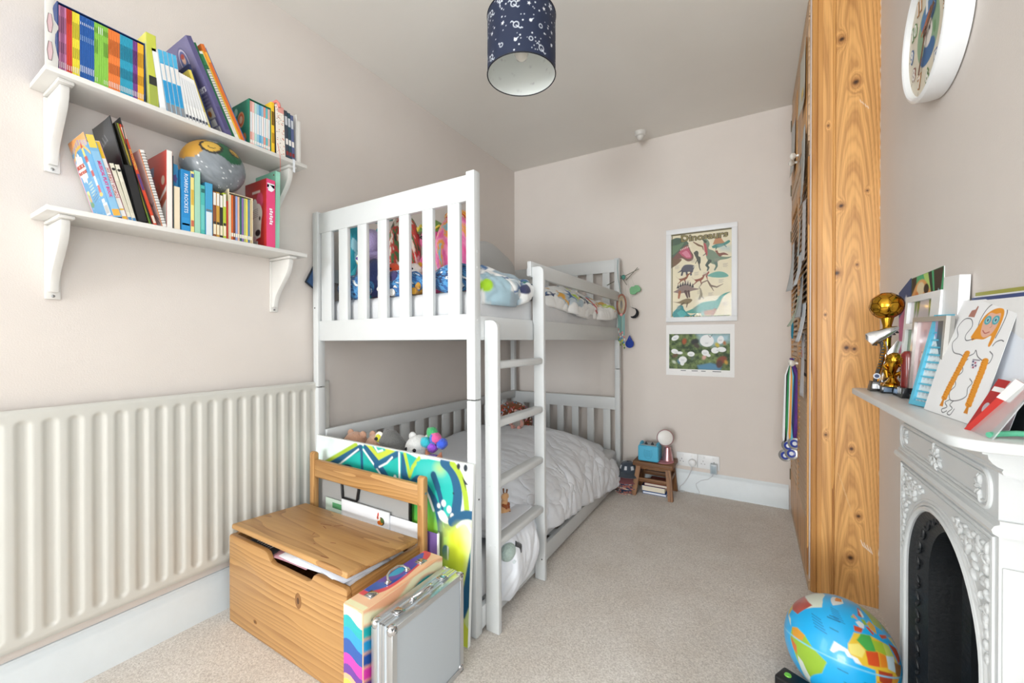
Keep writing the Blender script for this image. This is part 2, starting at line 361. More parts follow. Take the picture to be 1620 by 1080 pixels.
# skirting boards with a moulded top edge
def skirting(name, pts, axis, a, b):
    bm = bmn(); prism(bm, pts, axis, a, b); return struct(name, bm, 'trim_paint', True)
pr = [(0, 0), (.02, 0), (.02, .118), (.017, .124), (.017, .132), (.013, .142), (.006, .15), (.004, .158), (0, .158)]
skirting('baseboard_left', [(LX + a, z) for a, z in pr], 'y', BY, FY)
skirting('baseboard_far', [(FY - a, z) for a, z in pr][::-1], 'x', LX + .02, .205)
bm = bmn(); box(bm, LX, LX + .008, BY, FY, .158, .166); struct('trim_1', bm, 'trim_paint')
# ------------------------------------------------------------------ radiator
t = T('radiator', 'wide cream fluted panel radiator on the wall beside the pine bench', 'radiator', (LX + .03, .62, .207))
y0, y1, z0, z1, fx = -.12, 1.327, .207, .921, -1.871
pit, c0 = .0547, .289 + .0547 * .24
ny = int((y1 - y0) / .0044) + 1; ys = np.linspace(y0, y1, ny)
zs = np.concatenate([np.linspace(z0, z0 + .03, 4)[:-1], np.linspace(z0 + .03, z0 + .062, 9)[:-1], np.linspace(z0 + .062, z1 - .062, 6)[:-1], np.linspace(z1 - .062, z1 - .03, 9)[:-1], np.linspace(z1 - .03, z1, 5)])
YY, ZZ = np.meshgrid(ys, zs)
k = np.round((YY - c0) / pit); d = np.abs(YY - c0 - k * pit)
half = .0135; end = np.minimum(ZZ - (z0 + .036), (z1 - .036) - ZZ)
dd = np.where(end < half, np.sqrt(d ** 2 + np.maximum(half - end, 0) ** 2), d)
sm = lambda e0, e1, v: (lambda q: q * q * (3 - 2 * q))(np.clip((v - e0) / (e1 - e0), 0, 1))
dep = .0072 * (1 - sm(half * .35, half + .006, dd)) * ((k * pit + c0 > y0 + .03) & (k * pit + c0 < y1 - .03))
edge = np.minimum(np.minimum(YY - y0, y1 - YY), np.minimum(ZZ - z0, z1 - ZZ)); rim = .010 * (1 - np.sqrt(np.clip(1 - (1 - np.clip(edge / .010, 0, 1)) ** 2, 0, 1)))
P = np.stack([fx - dep - rim, YY, ZZ], -1)
me = grid_mesh('front_panel', P[:, ::-1]); part('front_panel', me, 'radiator_cream', t)
bm = bmn(); box(bm, fx - .024, fx - .0125, y0 + .002, y1 - .002, z0 + .002, z1 - .002, .003); box(bm, fx - .012, fx - .0095, y0 + .004, y1 - .004, z0, z0 + .006)
part('back_panel', bm, 'radiator_cream', t)
for yb in (.15, 1.15):
    bm = bmn(); box(bm, LX + .004, fx - .022, yb, yb + .03, z0 + .12, z1 - .1); part('wall_bracket', bm, 'radiator_cream', t)
bm = bmn(); tube(bm, [(fx - .018, y1 - .01, z0 + .03), (fx - .018, y1 + .035, z0 + .03), (fx - .018, y1 + .04, z0 + .02), (fx - .018, y1 + .04, .0)], .0075, 10); part('pipe', bm, 'trim_paint', t)
# ------------------------------------------------------------------ pendant lamp and ceiling sensor
lx, ly, lz, lr, lh = -.826, 1.471, 2.218, .140, .236
cv = Cv(2 * PI, lh / lr, 420, 120, '14223f')
def star5(cv, x, y, r, col, hollow=False, rot=0.0):
    pts = [(x + (r if i % 2 == 0 else r * .42) * math.sin(rot + i * PI / 5), y - (r if i % 2 == 0 else r * .42) * math.cos(rot + i * PI / 5)) for i in range(10)]
    if hollow: cv.line(pts + pts[:1], .022, col)
    else: cv.poly(pts, col)
rs = random.Random(3)
for i in range(230): x, y = rs.random() * 6.28, rs.random() * 1.66; q = rs.choice((.008, .012, .012, .02)); cv.ell(x, y, q, q, 'e8ecf2')
for i in range(48):
    x, y = (i % 16) * .39 + rs.random() * .12, (.28, .80, 1.32)[i // 16] + rs.random() * .26 - .13 + .1 * (i % 2)
    kd = rs.choice(('star', 'star', 'hollow', 'hollow', 'planet', 'planet', 'ring', 'comet', 'rocket'))
    if kd == 'star': star5(cv, x, y, .055, 'eef1f5', rot=rs.random())
    elif kd == 'hollow': star5(cv, x, y, .085, 'dfe6ee', True, rs.random())
    elif kd == 'planet':
        cv.ell(x, y, .085, .085, 'dfe6ee'); cv.ell(x, y, .066, .066, '14223f'); cv.line([(x - .15, y + .08), (x - .12, y + .11), (x, y + .02)], .02, 'dfe6ee'); cv.line([(x + .15, y - .08), (x + .12, y - .11), (x + .06, y - .06)], .02, 'dfe6ee')
    elif kd == 'ring': cv.ell(x, y, .06, .06, 'dfe6ee'); cv.ell(x, y, .044, .044, '14223f')
    elif kd == 'comet': cv.ell(x, y, .04, .04, 'eef1f5'); cv.line([(x, y), (x - .09, y - .07)], [.05, .005], 'cfd8e4')
    else:
        cv.line([(x, y + .08), (x + .05, y - .06)], [.045, .03], 'dfe6ee'); cv.line([(x + .05, y - .06), (x + .08, y - .16)], .012, 'dfe6ee'); cv.line([(x - .02, y + .12), (x - .03, y + .2)], [.035, .005], 'eef1f5')
t = T('pendant_lamp', 'navy drum pendant lampshade printed with white stars and planets', 'lamp', (lx, ly, lz))
an = -cv.x; P = np.stack([lx + lr * np.cos(an), ly + lr * np.sin(an), lz + lh * (1 - cv.y / cv.H)], -1)
mat('shade_lining', 'e9ede9', 0.7, trans=0.0); mat('rim_navy', '10131f', 0.5)
sh = part('lamp_shade', grid_mesh('lamp_shade', P, cv.c), 'painted', t)
bm = bmn(); n = 64
ln = Cv(2 * PI, lh / lr, 200, 60, 'e6eae6'); rs = random.Random(9)  # faint shadow of the star print painted into the lining colour
for i in range(90):
    x, y = rs.random() * 6.28, rs.random() * 1.66; q = rs.choice((.012, .016, .03, .04)); (star5(ln, x, y, q * 1.6, 'cdcfce') if i % 3 else ln.ell(x, y, q, q, 'c4c2c4'))
bm.free(); an = ln.x; P = np.stack([lx + (lr - .0018) * np.cos(an), ly + (lr - .0018) * np.sin(an), lz + lh * (1 - ln.y / ln.H)], -1)
part('lining', grid_mesh('lining', P, ln.c), 'painted', sh)
for z in (lz, lz + lh):
    bm = bmn(); tube(bm, [(lx + lr * math.cos(2 * PI * j / n), ly + lr * math.sin(2 * PI * j / n), z) for j in range(n)], .0024, 6, True); part('rim', bm, 'rim_navy', sh)
bm = bmn()
for a in range(3): tube(bm, [(lx, ly, lz + lh - .035), (lx + (lr - .002) * math.cos(a * 2.094), ly + (lr - .002) * math.sin(a * 2.094), lz + lh - .004)], .0016, 6)
part('spider_fitting', bm, 'white_plastic', t)
mat('bulb_glass', 'f3efe6', 0.12, coat=0.5)
bm = bmn(); lathe(bm, [(.013, 0), (.014, -.02), (.022, -.035), (.030, -.055), (.030, -.07), (.022, -.088), (.008, -.097), (0, -.098)][::-1], (lx, ly, lz + lh - .078), 20); part('bulb', bm, 'bulb_glass', t)
bm = bmn(); cyl(bm, (lx, ly, lz + lh - .085), (lx, ly, lz + lh - .005), .017); cyl(bm, (lx, ly, lz + lh - .01), (lx, ly, HZ - .02), .003, n=8); part('lamp_holder', bm, 'white_plastic', t)
bm = bmn(); lathe(bm, [(.045, 0), (.044, -.012), (.034, -.024), (.012, -.03)][::-1], (lx, ly, HZ), 28); part('ceiling_rose', bm, 'white_plastic', t)
sx, sy = -.735, 3.135
t = T('ceiling_sensor', 'small white round detector on the ceiling above the end wall', 'sensor', (sx, sy, HZ))
bm = bmn(); lathe(bm, [(.042, 0), (.042, -.012), (.038, -.028), (.028, -.034)][::-1], (sx, sy, HZ), 28); part('housing', bm, 'shelf_white', t)
bm = bmn(); lathe(bm, [(.024, -.03), (.024, -.044), (.015, -.056), (.004, -.06)][::-1], (sx, sy, HZ), 24); part('lens', bm, 'shelf_white', t)
# ================================================================== bunk bed
bed = T('bunk_bed', 'white wooden slatted bunk bed standing along the left wall', 'bed', (-1.39, 2.225, 0))
PX = ((-1.885, -1.845), (-.932, -.892)); PY = ((1.245, 1.285), (3.165, 3.205))
def bpart(name, *b, bev=.002, parent=bed):
    bm = bmn(); box(bm, *b, bev, 2); return part(name, bm, 'white_lacquer', parent)
for px in PX:
    for py in PY:
        p = bpart('post', *px, *py, 0, .895, bev=.004); q = bpart('post', *px, *py, .899, 1.766, bev=.004)
        bm = bmn(); cyl(bm, ((px[0] + px[1]) / 2, (py[0] + py[1]) / 2, .89), ((px[0] + px[1]) / 2, (py[0] + py[1]) / 2, .905), .012); part('dowel', bm, 'dark_gap', p)
def caps(pts, parent, m='white_lacquer', r=.0055):
    for p, d in pts:
        bm = bmn(); p = Vector(p); d = Vector(d); cyl(bm, p - d * .002, p + d * .0015, r, r * .8, 12); part('screw_cap', bm, m, parent)
ups = [c for c in bed.children if c.name.startswith('post')]
caps([((-.892, 1.265, z), (1, 0, 0)) for z in (1.20, 1.15, 1.40, 1.46)] + [((-.915, 1.245, z), (0, -1, 0)) for z in (1.15, 1.20)], ups[-3] if len(ups) > 3 else bed)
caps([((-.892, 1.265, .52), (1, 0, 0)), ((-.905, 1.245, .52), (0, -1, 0)), ((-1.868, 1.245, 1.29), (0, -1, 0))], ups[2], 'dark_gap', .004)
SL = ((-1.832, -1.756), (-1.698, -1.635), (-1.563, -1.503), (-1.43, -1.373), (-1.297, -1.24), (-1.164, -1.108), (-1.03, -.972))
for ya, yb in ((1.254, 1.278), (3.172, 3.196)):
    bpart('end_rail', PX[0][1], PX[1][0], ya, yb, 1.658, 1.757); bpart('end_rail', PX[0][1], PX[1][0], ya, yb, 1.127, 1.225)
    for a, c in SL: bpart('slat', a, c, ya + .003, yb - .003, 1.224, 1.659, bev=.0012)
# lower far end
bpart('end_rail', PX[0][1], PX[1][0], 3.172, 3.196, .575, .672); bpart('end_rail', PX[0][1], PX[1][0], 3.172, 3.196, .06, .16)
for a, c in SL: bpart('slat', a, c, 3.175, 3.193, .159, .576, bev=.0012)
bpart('end_rail', PX[0][1], PX[1][0], 1.254, 1.278, .10, .30)
# side rails
for z0, z1 in ((.016, .100), (1.125, 1.218)):
    bpart('side_rail', -.915, -.893, 1.285, 3.165, z0, z1); bpart('side_rail', -1.885, -1.863, 1.285, 3.165, z0, z1)
bpart('guard_rail', -.914, -.893, 1.70, 3.165, 1.427, 1.497)
bpart('guard_rail', -1.884, -1.862, 1.285, 3.165, 1.427, 1.497)
# lower guard along the wall
bpart('guard_rail', -1.858, -1.836, 1.285, 3.165, .620, .683); bpart('guard_rail', -1.858, -1.836, 1.285, 3.165, .17, .24)
for i in range(14):
    a = 1.4225 + .1293 * i - .0005
    if i == 0: bpart('slat', -1.855, -1.839, 1.300, 1.361, .239, .621, bev=.001)
    if a + .07 < 3.16: bpart('slat', -1.855, -1.839, a - .0205, a + .0505, .239, .621, bev=.001)
for z in (.085, 1.145):
    for i in range(12):
        y = 1.34 + i * .155; bpart('base_slat', -1.862, -.916, y, y + .07, z, z + .012, bev=0)
bed.rotation_euler.y = -.0066
# ------------------------------------------------------------------ ladder hooked on the bed
lad = T('bunk_ladder', 'white wooden ladder with four rungs hooked on the bunk bed side', 'ladder', (-.868, 1.52, 0))
def stile(pts, ya, yb):
    bm = bmn(); prism(bm, pts, 'y', ya, yb, .0025); return part('stile', bm, 'white_lacquer', lad)
arc = lambda cx, cz, r, a0, a1, n=7: [(cx + r * math.cos(R(a0 + (a1 - a0) * i / n)), cz + r * math.sin(R(a0 + (a1 - a0) * i / n))) for i in range(n + 1)]
s1 = stile([(-.891, 0.002), (-.832, 0.002)] + arc(-.832 - .032, 1.205 - .032, .032, 0, 90) + [(-.891, 1.205)], 1.307, 1.330)
s2 = stile([(-.887, 0.002), (-.835, 0.002)] + arc(-.835 - .028, 1.475 - .028, .028, 0, 90) + [(-.917, 1.475), (-.924, 1.468), (-.924, 1.44), (-.918, 1.433), (-.905, 1.433), (-.905, 1.427), (-.8925, 1.427), (-.8925, 1.22), (-.887, 1.2)], 1.711, 1.734)
for z in (1.045, .818, .583, .352):
    bm = bmn(); box(bm, -.886, -.838, 1.3305, 1.7105, z - .03, z, .009, 3); part('rung', bm, 'white_lacquer', lad)
caps([((x, 1.307, z), (0, -1, 0)) for z in (1.03, .80, .565, .335, .11) for x in (-.872, -.85)], s1)
caps([((-.85, 1.711, .10), (0, -1, 0))], s2, 'dark_gap', .0035)
lad.rotation_euler.y = -.0066
# ================================================================== wall shelves and books
def cm(hexc, rough=0.5, metal=0.0, coat=0.0):
    k = 'c_%s_%d_%d' % (hexc, int(rough * 100), int(metal * 10))
    if k not in M: mat(k, hexc, rough, metal, coat=coat)
    return k
def wall_shelf(z, label):
    t = T('wall_shelf', label, 'shelf', (LX + .09, .722, z - .016))
    bm = bmn(); box(bm, LX + .0005, -1.74, .326, 1.118, z - .016, z, .0015); part('board', bm, 'shelf_white', t)
    zt = z - .0165
    for y in (.371, 1.064):
        bm = bmn()
        box(bm, LX + .0005, LX + .011, y - .0175, y + .0175, zt - .244, zt - .012, .003)
        box(bm, LX + .0005, -1.759, y - .0175, y + .0175, zt - .011, zt, .003)
        o = [(LX + .010, zt - .012), (-1.776, zt - .012), (-1.774, zt - .025)]
        for i in range(15):      # the S of the bracket
            s = i / 14; xx = -1.777 - .105 * (1 - math.cos(PI * min(1, s * 1.02))) / 2 - .012 * s; o.append((xx, zt - .03 - .185 * s))
        o += [(LX + .022, zt - .222), (LX + .010, zt - .222)]
        prism(bm, o, 'y', y - .0105, y + .0105, .002)
        b = part('bracket', bm, 'shelf_white', t)
        bm = bmn(); lathe(bm, [(.0045, 0), (.0045, .0015), (.002, .0025)], (0, 0, 0), 12, Matrix.Translation((LX + .0108, y, zt - .234)) @ Matrix.Rotation(R(90), 4, 'Y')); part('screw', bm, 'screw_steel', b)
    return t
ZU, ZL = 1.919, 1.518
wall_shelf(ZU, 'upper white wall shelf holding the rainbow set of thin books')
wall_shelf(ZL, 'lower white wall shelf above the radiator holding mixed children\'s books')

def book(label, y, z, th, h, d, lean=0.0, cs='ffffff', cc=None, x=-1.755, bands=(), title=None, tcol='ffffff', ts=None, group=None, name='book', arch=0.0, cat='book', tz=.5, pages=True, soft=False, bw=(.1, .9)):
    t = T(name, label, cat, (0, 0, 0), group); cc = cc or cs; bt = min(.0022, th * .2)
    def outline(a):
        if not arch: return [(-d, 0), (-a, 0), (-a, h), (-d, h)]
        return [(-d, 0), (-a, 0)] + [(-a - (d - a) * i / 10, h - arch * (2 * i / 10 - 1) ** 2) for i in range(11)]
    if soft or th < .006:
        bm = bmn(); box(bm, -d, 0, 0, th, 0, h, th * .12, 1); c = part('cover', bm, cm(cs), t)
        bm = bmn(); box(bm, -d - .0004, -d + .003, th * .2, th * .8, .001, h - .001); part('pages', bm, 'page_cream', t, False)
    else:
        bm = bmn(); prism(bm, outline(0), 'y', 0, bt); part('cover', bm, cm(cc), t, False)
        bm = bmn(); prism(bm, outline(0), 'y', th - bt, th); part('cover', bm, cm(cc), t, False)
        bm = bmn(); box(bm, -bt, .0006, .0003, th - .0003, .0002, (h - arch) - .0002, bt * .4, 1); c = part('spine', bm, cm(cs), t)
        bm = bmn(); prism(bm, [(min(a, -bt - .0002), min(max(b_, .003), h - arch - .002)) if not arch else (min(a + .003, -bt - .0002), max(.003, b_ - .003)) for a, b_ in outline(bt)], 'y', bt + .0001, th - bt - .0001); part('pages', bm, 'page_cream', t, False)
    for z0, z1, col in bands:
        bm = bmn(); box(bm, .0005, .0009, th * bw[0], th * bw[1], h * z0, h * z1); part('spine_band', bm, cm(col), t, False)
    if title:
        text('title', title, ts or th * .6, cm(tcol), t, frame((.0011, th / 2, (h - arch) * tz), (0, 0, -1), (0, 1, 0)), bold=.0)
    t.location = (x, y, z); t.rotation_euler.x = R(lean); return t
def cover_art(t, th, h, d, cv, inset=0.0):
    """print on the board that faces the camera end of the shelf"""
    cv2 = lay(cv, (-d + inset, -.0004, h - inset), (d - 2 * inset, 0, 0), (0, 0, -(h - 2 * inset)))
    return part('cover_print', grid_mesh('cover_print', cv2, cv.c), 'painted_gloss', t)
ORD = ['first', 'second', 'third', 'fourth', 'fifth', 'sixth', 'seventh', 'eighth', 'ninth', 'tenth']
# --- upper shelf: the boxed rainbow set
zz = ZU + .0006
sets = (('pink', 'd58fb6', 1), ('mauve', 'a5628c', 2), ('rose', 'd887b5', 1), ('red', 'd8402c', 3), ('yellow', 'f1e23c', 4), ('royal blue', '1c5aa8', 8), ('lime', '8cc94b', 8), ('orange', 'f0823a', 7), ('teal', '2aa0c0', 8), ('purple', '7a3d8c', 3), ('amber', 'f6b52a', 4))
tot = sum(n for _, _, n in sets); y = .3575; th = (.553 - y) / tot
bx = T('slipcase', 'navy open-fronted slipcase around the rainbow set of thin books', 'box', (-1.83, .455, ZU))
for b in ((-1.90, -1.766, .3545, .3567, zz, 2.127), (-1.90, -1.766, .5542, .5564, zz, 2.127), (-1.90, -1.772, .3545, .5564, 2.127, 2.1292), (-1.9015, -1.8993, .3545, .5564, zz, 2.129)):
    bm = bmn(); box(bm, *b); part('panel', bm, cm('1d3f7a'), bx, False)
for cname, ch, n in sets:
    for i in range(n):
        w_ = '%s' % ORD[i] if n > 1 else 'only'
        lab = '%s thin %s paperback from the left in the rainbow boxed set' % (w_, cname) if n > 1 else 'single thin %s paperback at the left of the rainbow boxed set' % cname
        dk = tuple(c * .62 for c in (int(ch[j:j + 2], 16) / 255 for j in (0, 2, 4))); dks = '%02x%02x%02x' % tuple(int(c * 255) for c in dk)
        if cname == 'royal blue': bands = ((.0, .0, 'ffffff'), (.86, .90, 'dfe8f4'), (.62, .70, '8fb2dd'), (.14, .24, 'e8eef7'))
        elif cname == 'lime': bands = ((.84, .95, 'f2f2ee'),) if i in (2, 3, 4) else ((.52, .74, dks), (.84, .92, dks), (.085, .15, 'dfe9c8'))
        elif cname in ('red',): bands = ((.78, .98, 'b32f22'), (.085, .16, 'eeeeee'))
        else: bands = ((.60, .84, dks), (.30, .46, dks), (.085, .17, 'f0efe9'))
        book(lab, y, zz, th * .97, .200, .130, 0, ch, x=-1.768, bands=[b for b in bands if b[1] > b[0]], group='%s books of the boxed set' % cname, bw=(.34, .66)); y += th
# white scalloped bookend at the shelf's near end
t = T('bookend', 'white scalloped bookend with hexagon cut-outs at the near end of the upper shelf', 'bookend', (-1.76, .34, ZU))
o = [(.3275, ZU), (.3525, ZU), (.3535, ZU + .03), (.350, ZU + .05), (.3465, ZU + .075), (.3475, ZU + .10), (.3535, ZU + .118), (.3535, ZU + .126), (.3455, ZU + .14), (.3425, ZU + .17), (.346, ZU + .195), (.352, ZU + .21), (.352, ZU + .235), (.333, ZU + .238), (.3275, ZU + .23)]
bm = bmn(); prism(bm, o, 'x', -1.758, -1.750, .001); part('upright', bm, 'shelf_white', t)
bm = bmn(); box(bm, -1.81, -1.752, .3275, .353, ZU, ZU + .003); part('foot', bm, 'shelf_white', t)
for zc in (.045, .125):
    bm = bmn(); prism(bm, [(.3365 + .0055 * math.cos(R(60 * k)), ZU + zc + .030 * math.sin(R(60 * k))) for k in range(6)], 'x', -1.7499, -1.7492); part('hexagon', bm, cm('d9b9bd'), t, False)
    bm = bmn(); tube(bm, [(-1.7493, .3365 + .0058 * math.cos(R(60 * k)), ZU + zc + .031 * math.sin(R(60 * k))) for k in range(6)], .0006, 5, True); part('hexagon_rim', bm, cm('5a4a48'), t)
# --- upper shelf: loose books
t = book('lime green picture book leaning right beside the rainbow set', .5625, zz, .026, .243, .135, 1.8, 'c9cf4e', 'b9c25a', bands=((.0, .3, 'a3b04c'), (.30, .42, '2d2f2a')))
cv = Cv(.13, .24, 30, 50, 'ccd082'); cv.rect(.0, .0, .13, .03, 'e9e24a'); cv.ell(.06, .10, .03, .04, 'a9b45c'); cv.rect(.03, .19, .09, .22, 'f4f4ee'); cover_art(t, .026, .243, .135, cv)
book('white plastic-covered book between the lime one and the blue workbooks', .592, zz, .0185, .20, .13, 7.0, 'e3e5e6', 'd5dade', bands=((.05, .95, 'f0f2f3'),))
for i in range(4):
    t = book('%s blue and white workbook from the left on the upper shelf' % ORD[i], .6125 + i * .0135, zz, .0125, .206 + .002 * i, .145, 7.5, '35a6d8', 'dfe6ea', bands=((.80, .99, '4fb4df'), (.52, .78, 'e8e4e0'), (.18, .50, '2c97cf'), (.0, .16, '8b8f93')), group='blue and white workbooks')
for i in range(7):
    book('%s slim white booklet from the left, leaning against the purple book' % ORD[i], .668 + i * .0105, zz, .0078, .160, .115, 9 + i * 1.4, 'eeeeec', bands=((.06, .12, '444a58'), (.35, .9, 'e2e3e4')), soft=True, group='slim white booklets')
book('yellow slim book between the white booklets and the big purple book', .7425, zz, .009, .20, .12, 19, 'e8d560', x=-1.765, bands=((.1, .3, 'f7f0c0'),))
t = book('navy starry book tucked behind the slim white booklets', .754, zz, .007, .225, .12, 19.5, '25305e', x=-1.77)
t = book('large purple leaning songbook with a round crest on its cover', .798, zz, .017, .328, .225, 24.0, '5a5580', '6a6690', x=-1.750, bands=((.06, .3, '4b4672'),))
cv = Cv(.225, .328, 90, 130, '6b678f')
cv.poly([(0, 0), (.225, 0), (.225, .05), (0, .12)], '736f97', soft=.03)
cv.ell(.150, .062, .034, .044, '474a7c'); cv.ell(.150, .062, .029, .039, 'cfc6d8'); cv.ell(.150, .062, .025, .034, '4e5a93'); cv.ell(.150, .055, .012, .014, 'e5b9a5'); cv.ell(.150, .045, .013, .008, 'b5402f'); cv.poly([(.135, .07), (.165, .07), (.16, .095), (.14, .095)], '2f6cb0')
for k, (xx, yy) in enumerate(((.06, .16), (.09, .18), (.04, .19), (.075, .205), (.105, .15))): cv.ell(xx, yy, .007, .007, '28407a')
for k in range(7): cv.line([(.09, .175 + k * .011), (.20, .175 + k * .011)], .003, 'a6a2c0')
cv.rect(.10, .262, .19, .285, 'f2efe8'); cv.rect(.115, .225, .20, .258, 'd8d2c4'); cv.ell(.14, .24, .01, .012, '6b8a3c'); cv.ell(.17, .242, .012, .01, 'c97a32'); cv.rect(.11, .29, .20, .312, 'e8e6e4')
for k in range(4): cv.line([(.115, .294 + k * .005), (.19, .294 + k * .005)], .0022, '555060')
cover_art(t, .017, .328, .225, cv)
text('cover_text', 'Letters', .034, cm('ece9f3'), t, frame((-.062, -.0009, .205 - .04), (1, 0, 0), (0, 0, 1)), bold=.0006)
book('dark green hardback leaning behind the big purple songbook', .8185, zz, .009, .318, .21, 24.3, '1f6b45', x=-1.753)
t = book('white wire-bound pad among the leaning books on the upper shelf', .829, zz, .013, .296, .21, 25.0, 'eceae2', 'f4f2ea', x=-1.753, bands=((.05, .2, 'd9d6cc'), (.8, .97, '2f7d4e')))
bm = bmn()
for k in range(22): tube(bm, [(.001 + .004 * math.sin(a), .0065 + .006 * math.cos(a), .07 + k * .0085) for a in [PI * q / 5 * 2 for q in range(5)]], .0009, 5, True)
part('wire_binding', bm, cm('4a4a48'), t)
book('yellow hardback in the leaning row on the upper shelf', .8435, zz, .0075, .305, .20, 25.2, 'e9c13e', x=-1.755)
book('tall orange annual, last but one of the leaning row on the upper shelf', .852, zz, .011, .330, .22, 25.4, 'd9702a', 'e07c30', x=-1.752, bands=((.82, .92, 'f3b13a'),))
book('thin blue hardback at the right end of the leaning row', .8645, zz, .006, .325, .21, 25.6, '3f6fb2', x=-1.756)
# green boxed set of pastel books
bx = T('slipcase', 'green slipcase of pastel paperbacks with an orange round badge', 'box', (-1.83, .925, ZU))
for b in ((-1.89, -1.756, .8805, .8827, zz, 2.104), (-1.89, -1.756, .9645, .9665, zz, 2.104), (-1.89, -1.756, .8805, .9665, 2.104, 2.106), (-1.8915, -1.8893, .8805, .9665, zz, 2.106), (-1.89, -1.756, .8805, .9665, zz - .0004, zz + .0012)):
    bm = bmn(); box(bm, *b); part('panel', bm, cm('2f8266') if b[5] > 2 else cm('e2603c'), bx, False)
cv = Cv(.134, .184, 50, 68, '2f8266'); cv.ell(.07, .07, .026, .032, 'f0a06a'); cv.ell(.07, .07, .021, .026, 'd9622e'); cv.ell(.07, .07, .012, .015, 'f3c7a0'); cv.ell(.03, .03, .014, .016, '9fd0b8'); cv.ell(.095, .15, .016, .02, 'e58a54'); cv.rect(.02, .12, .05, .125, 'dfe9e0')
part('side_print', grid_mesh('side_print', lay(cv, (-1.89, .8801, 2.105), (.134, 0, 0), (0, 0, -.184)), cv.c), 'painted', bx)
for i, (cname, ch) in enumerate((('salmon', 'e6a79c'), ('pale pink', 'efc4bd'), ('pale mint', 'b9ded6'), ('sky blue', '9cc9de'), ('mid blue', '5ea6cf'), ('soft blue', '8ec3dd'), ('coral', 'e39a8a'), ('aqua', '63bcc4'), ('blush', 'e8b7ab'))):
    book('%s paperback in the green slipcase' % cname, .884 + i * .0089, zz + .0016, .0084, .178, .128, 0, ch, x=-1.758, bands=((.05, .12, 'f3efe9'), (.3, .75, '%s' % ('f4ede8' if i % 2 else 'dfe9ee'))), group='pastel paperbacks of the green slipcase')
book('bright yellow storybook right of the green slipcase', .969, zz, .0125, .215, .14, .6, 'f1c52b', bands=((.55, .82, '7a5a18'), (.2, .4, 'b98b1d')))
book('thin black book beside the yellow storybook', .9835, zz, .0045, .205, .13, .6, '22252a')
t = book('white spotted book with orange edges and a pink fabric bookmark', .990, zz, .038, .212, .14, 2.0, 'f3ece2', 'f0e6da')
rs = random.Random(5); bm = bmn(); bm2 = bmn()
for i in range(60):
    yy, z_ = .003 + rs.random() * .032, .006 + rs.random() * .2; q = .0012 + rs.random() * .0012
    lathe(bm if i % 2 else bm2, [(q, 0), (q, .0004)], n=7, mx=Matrix.Translation((.0007, yy, z_)) @ Matrix.Rotation(R(90), 4, 'Y'))
part('spots', bm, cm('c8623c'), t, label='orange dots'); part('spots', bm2, cm('9a8f86'), t)
bm = bmn(); tube(bm, [(-.06, .004, .209), (-.02, .002, .222), (.004, .006, .226), (.008, .012, .218), (.006, .016, .205)], .006, 8); part('bookmark', bm, cm('e4877c', .8), t)
bm = bmn(); box(bm, .0006, .0012, .012, .037, .185, .211, .0002); part('bookmark_flap', bm, cm('e8a49a', .8), t)
for i, ch in enumerate(('39424f', '2c4a5a', '56618a')):
    book('%s dark slate book from the left beside the white bookend' % ORD[i], 1.031 + i * .0135, zz, .0125, .207 - .004 * i, .135, 2.3, ch, bands=((.70, .88, 'c8cdd2'), (.3, .42, 'e9e4de'), (.08, .16, '8b2f30')), group='dark slate books')
t = T('bookend', 'plain white metal bookend at the far end of the upper shelf', 'bookend', (-1.82, 1.09, ZU))
bm = bmn(); box(bm, -1.895, -1.757, 1.078, 1.0805, ZU, ZU + .215, .0008); box(bm, -1.895, -1.757, 1.0805, 1.10, ZU, ZU + .0025, .0008); part('plate', bm, 'shelf_white', t)
bm = bmn(); box(bm, -1.80, -1.757, 1.081, 1.083, ZU + .0025, ZU + .205, .0008); box(bm, -1.768, -1.757, 1.083, 1.099, ZU + .0025, ZU + .19, .0008); part('stiffener', bm, 'shelf_white', t)
t = T('ribbon_string', 'thin red string with a white ribbon hanging over the upper shelf edge', 'ribbon', (-1.738, 1.03, ZU - .06))
bm = bmn(); tube(bm, [(-1.752, .992, ZU + .05), (-1.7375, .994, ZU + .002), (-1.7365, .995, ZU - .03), (-1.737, .9955, ZU - .072)], .0009, 6); part('string', bm, cm('d2705c'), t)
bm = bmn(); box(bm, -1.7385, -1.7375, 1.051, 1.0605, ZU - .055, ZU + .003); box(bm, -1.7525, -1.7375, 1.051, 1.0605, ZU + .002, ZU + .003); part('ribbon', bm, cm('dfe3e8'), t, False)
# --- lower shelf, near to far
zz = ZL + .0006
t = book('blue musical play book with a shaped top at the near end of the lower shelf', .4705, zz, .0215, .252, .155, 15.3, '7cb4dc', '4c9fcf', arch=.03, x=-1.750, bands=((.82, .97, 'f0cf5a'), (.02, .10, 'f4b24a'), (.10, .78, '8fc2e4')))
cv = Cv(.155, .252, 100, 160, '4a9ccc')
for k in range(14): cv.poly([(k * .0115, 0), (k * .0115 + .006, 0), (k * .0115 + .006, .033), (k * .0115, .036)], 'ef9a7c' if k % 2 else 'f3c34e')
cv.line(cv.curve([(0, .06), (.04, .035), (.08, .028), (.12, .035), (.155, .06)]), .008, 'f2b64a'); cv.poly([(0, 0), (.155, 0), (.155, .022), (.08, .006), (0, .03)], 'f0a35c')
cv.line([(.003, .05), (.003, .25)], .007, 'f0a9bd'); cv.line([(.0, .249), (.155, .249)], .006, 'f0a9bd')
cl = [(.042 + .034 * (1 + .10 * math.cos(9 * a)) * math.cos(a), .085 + .042 * (1 + .10 * math.cos(9 * a)) * math.sin(a)) for a in np.linspace(0, 2 * PI, 60)[:-1]]; cv.poly(cl, 'f6f1ea')
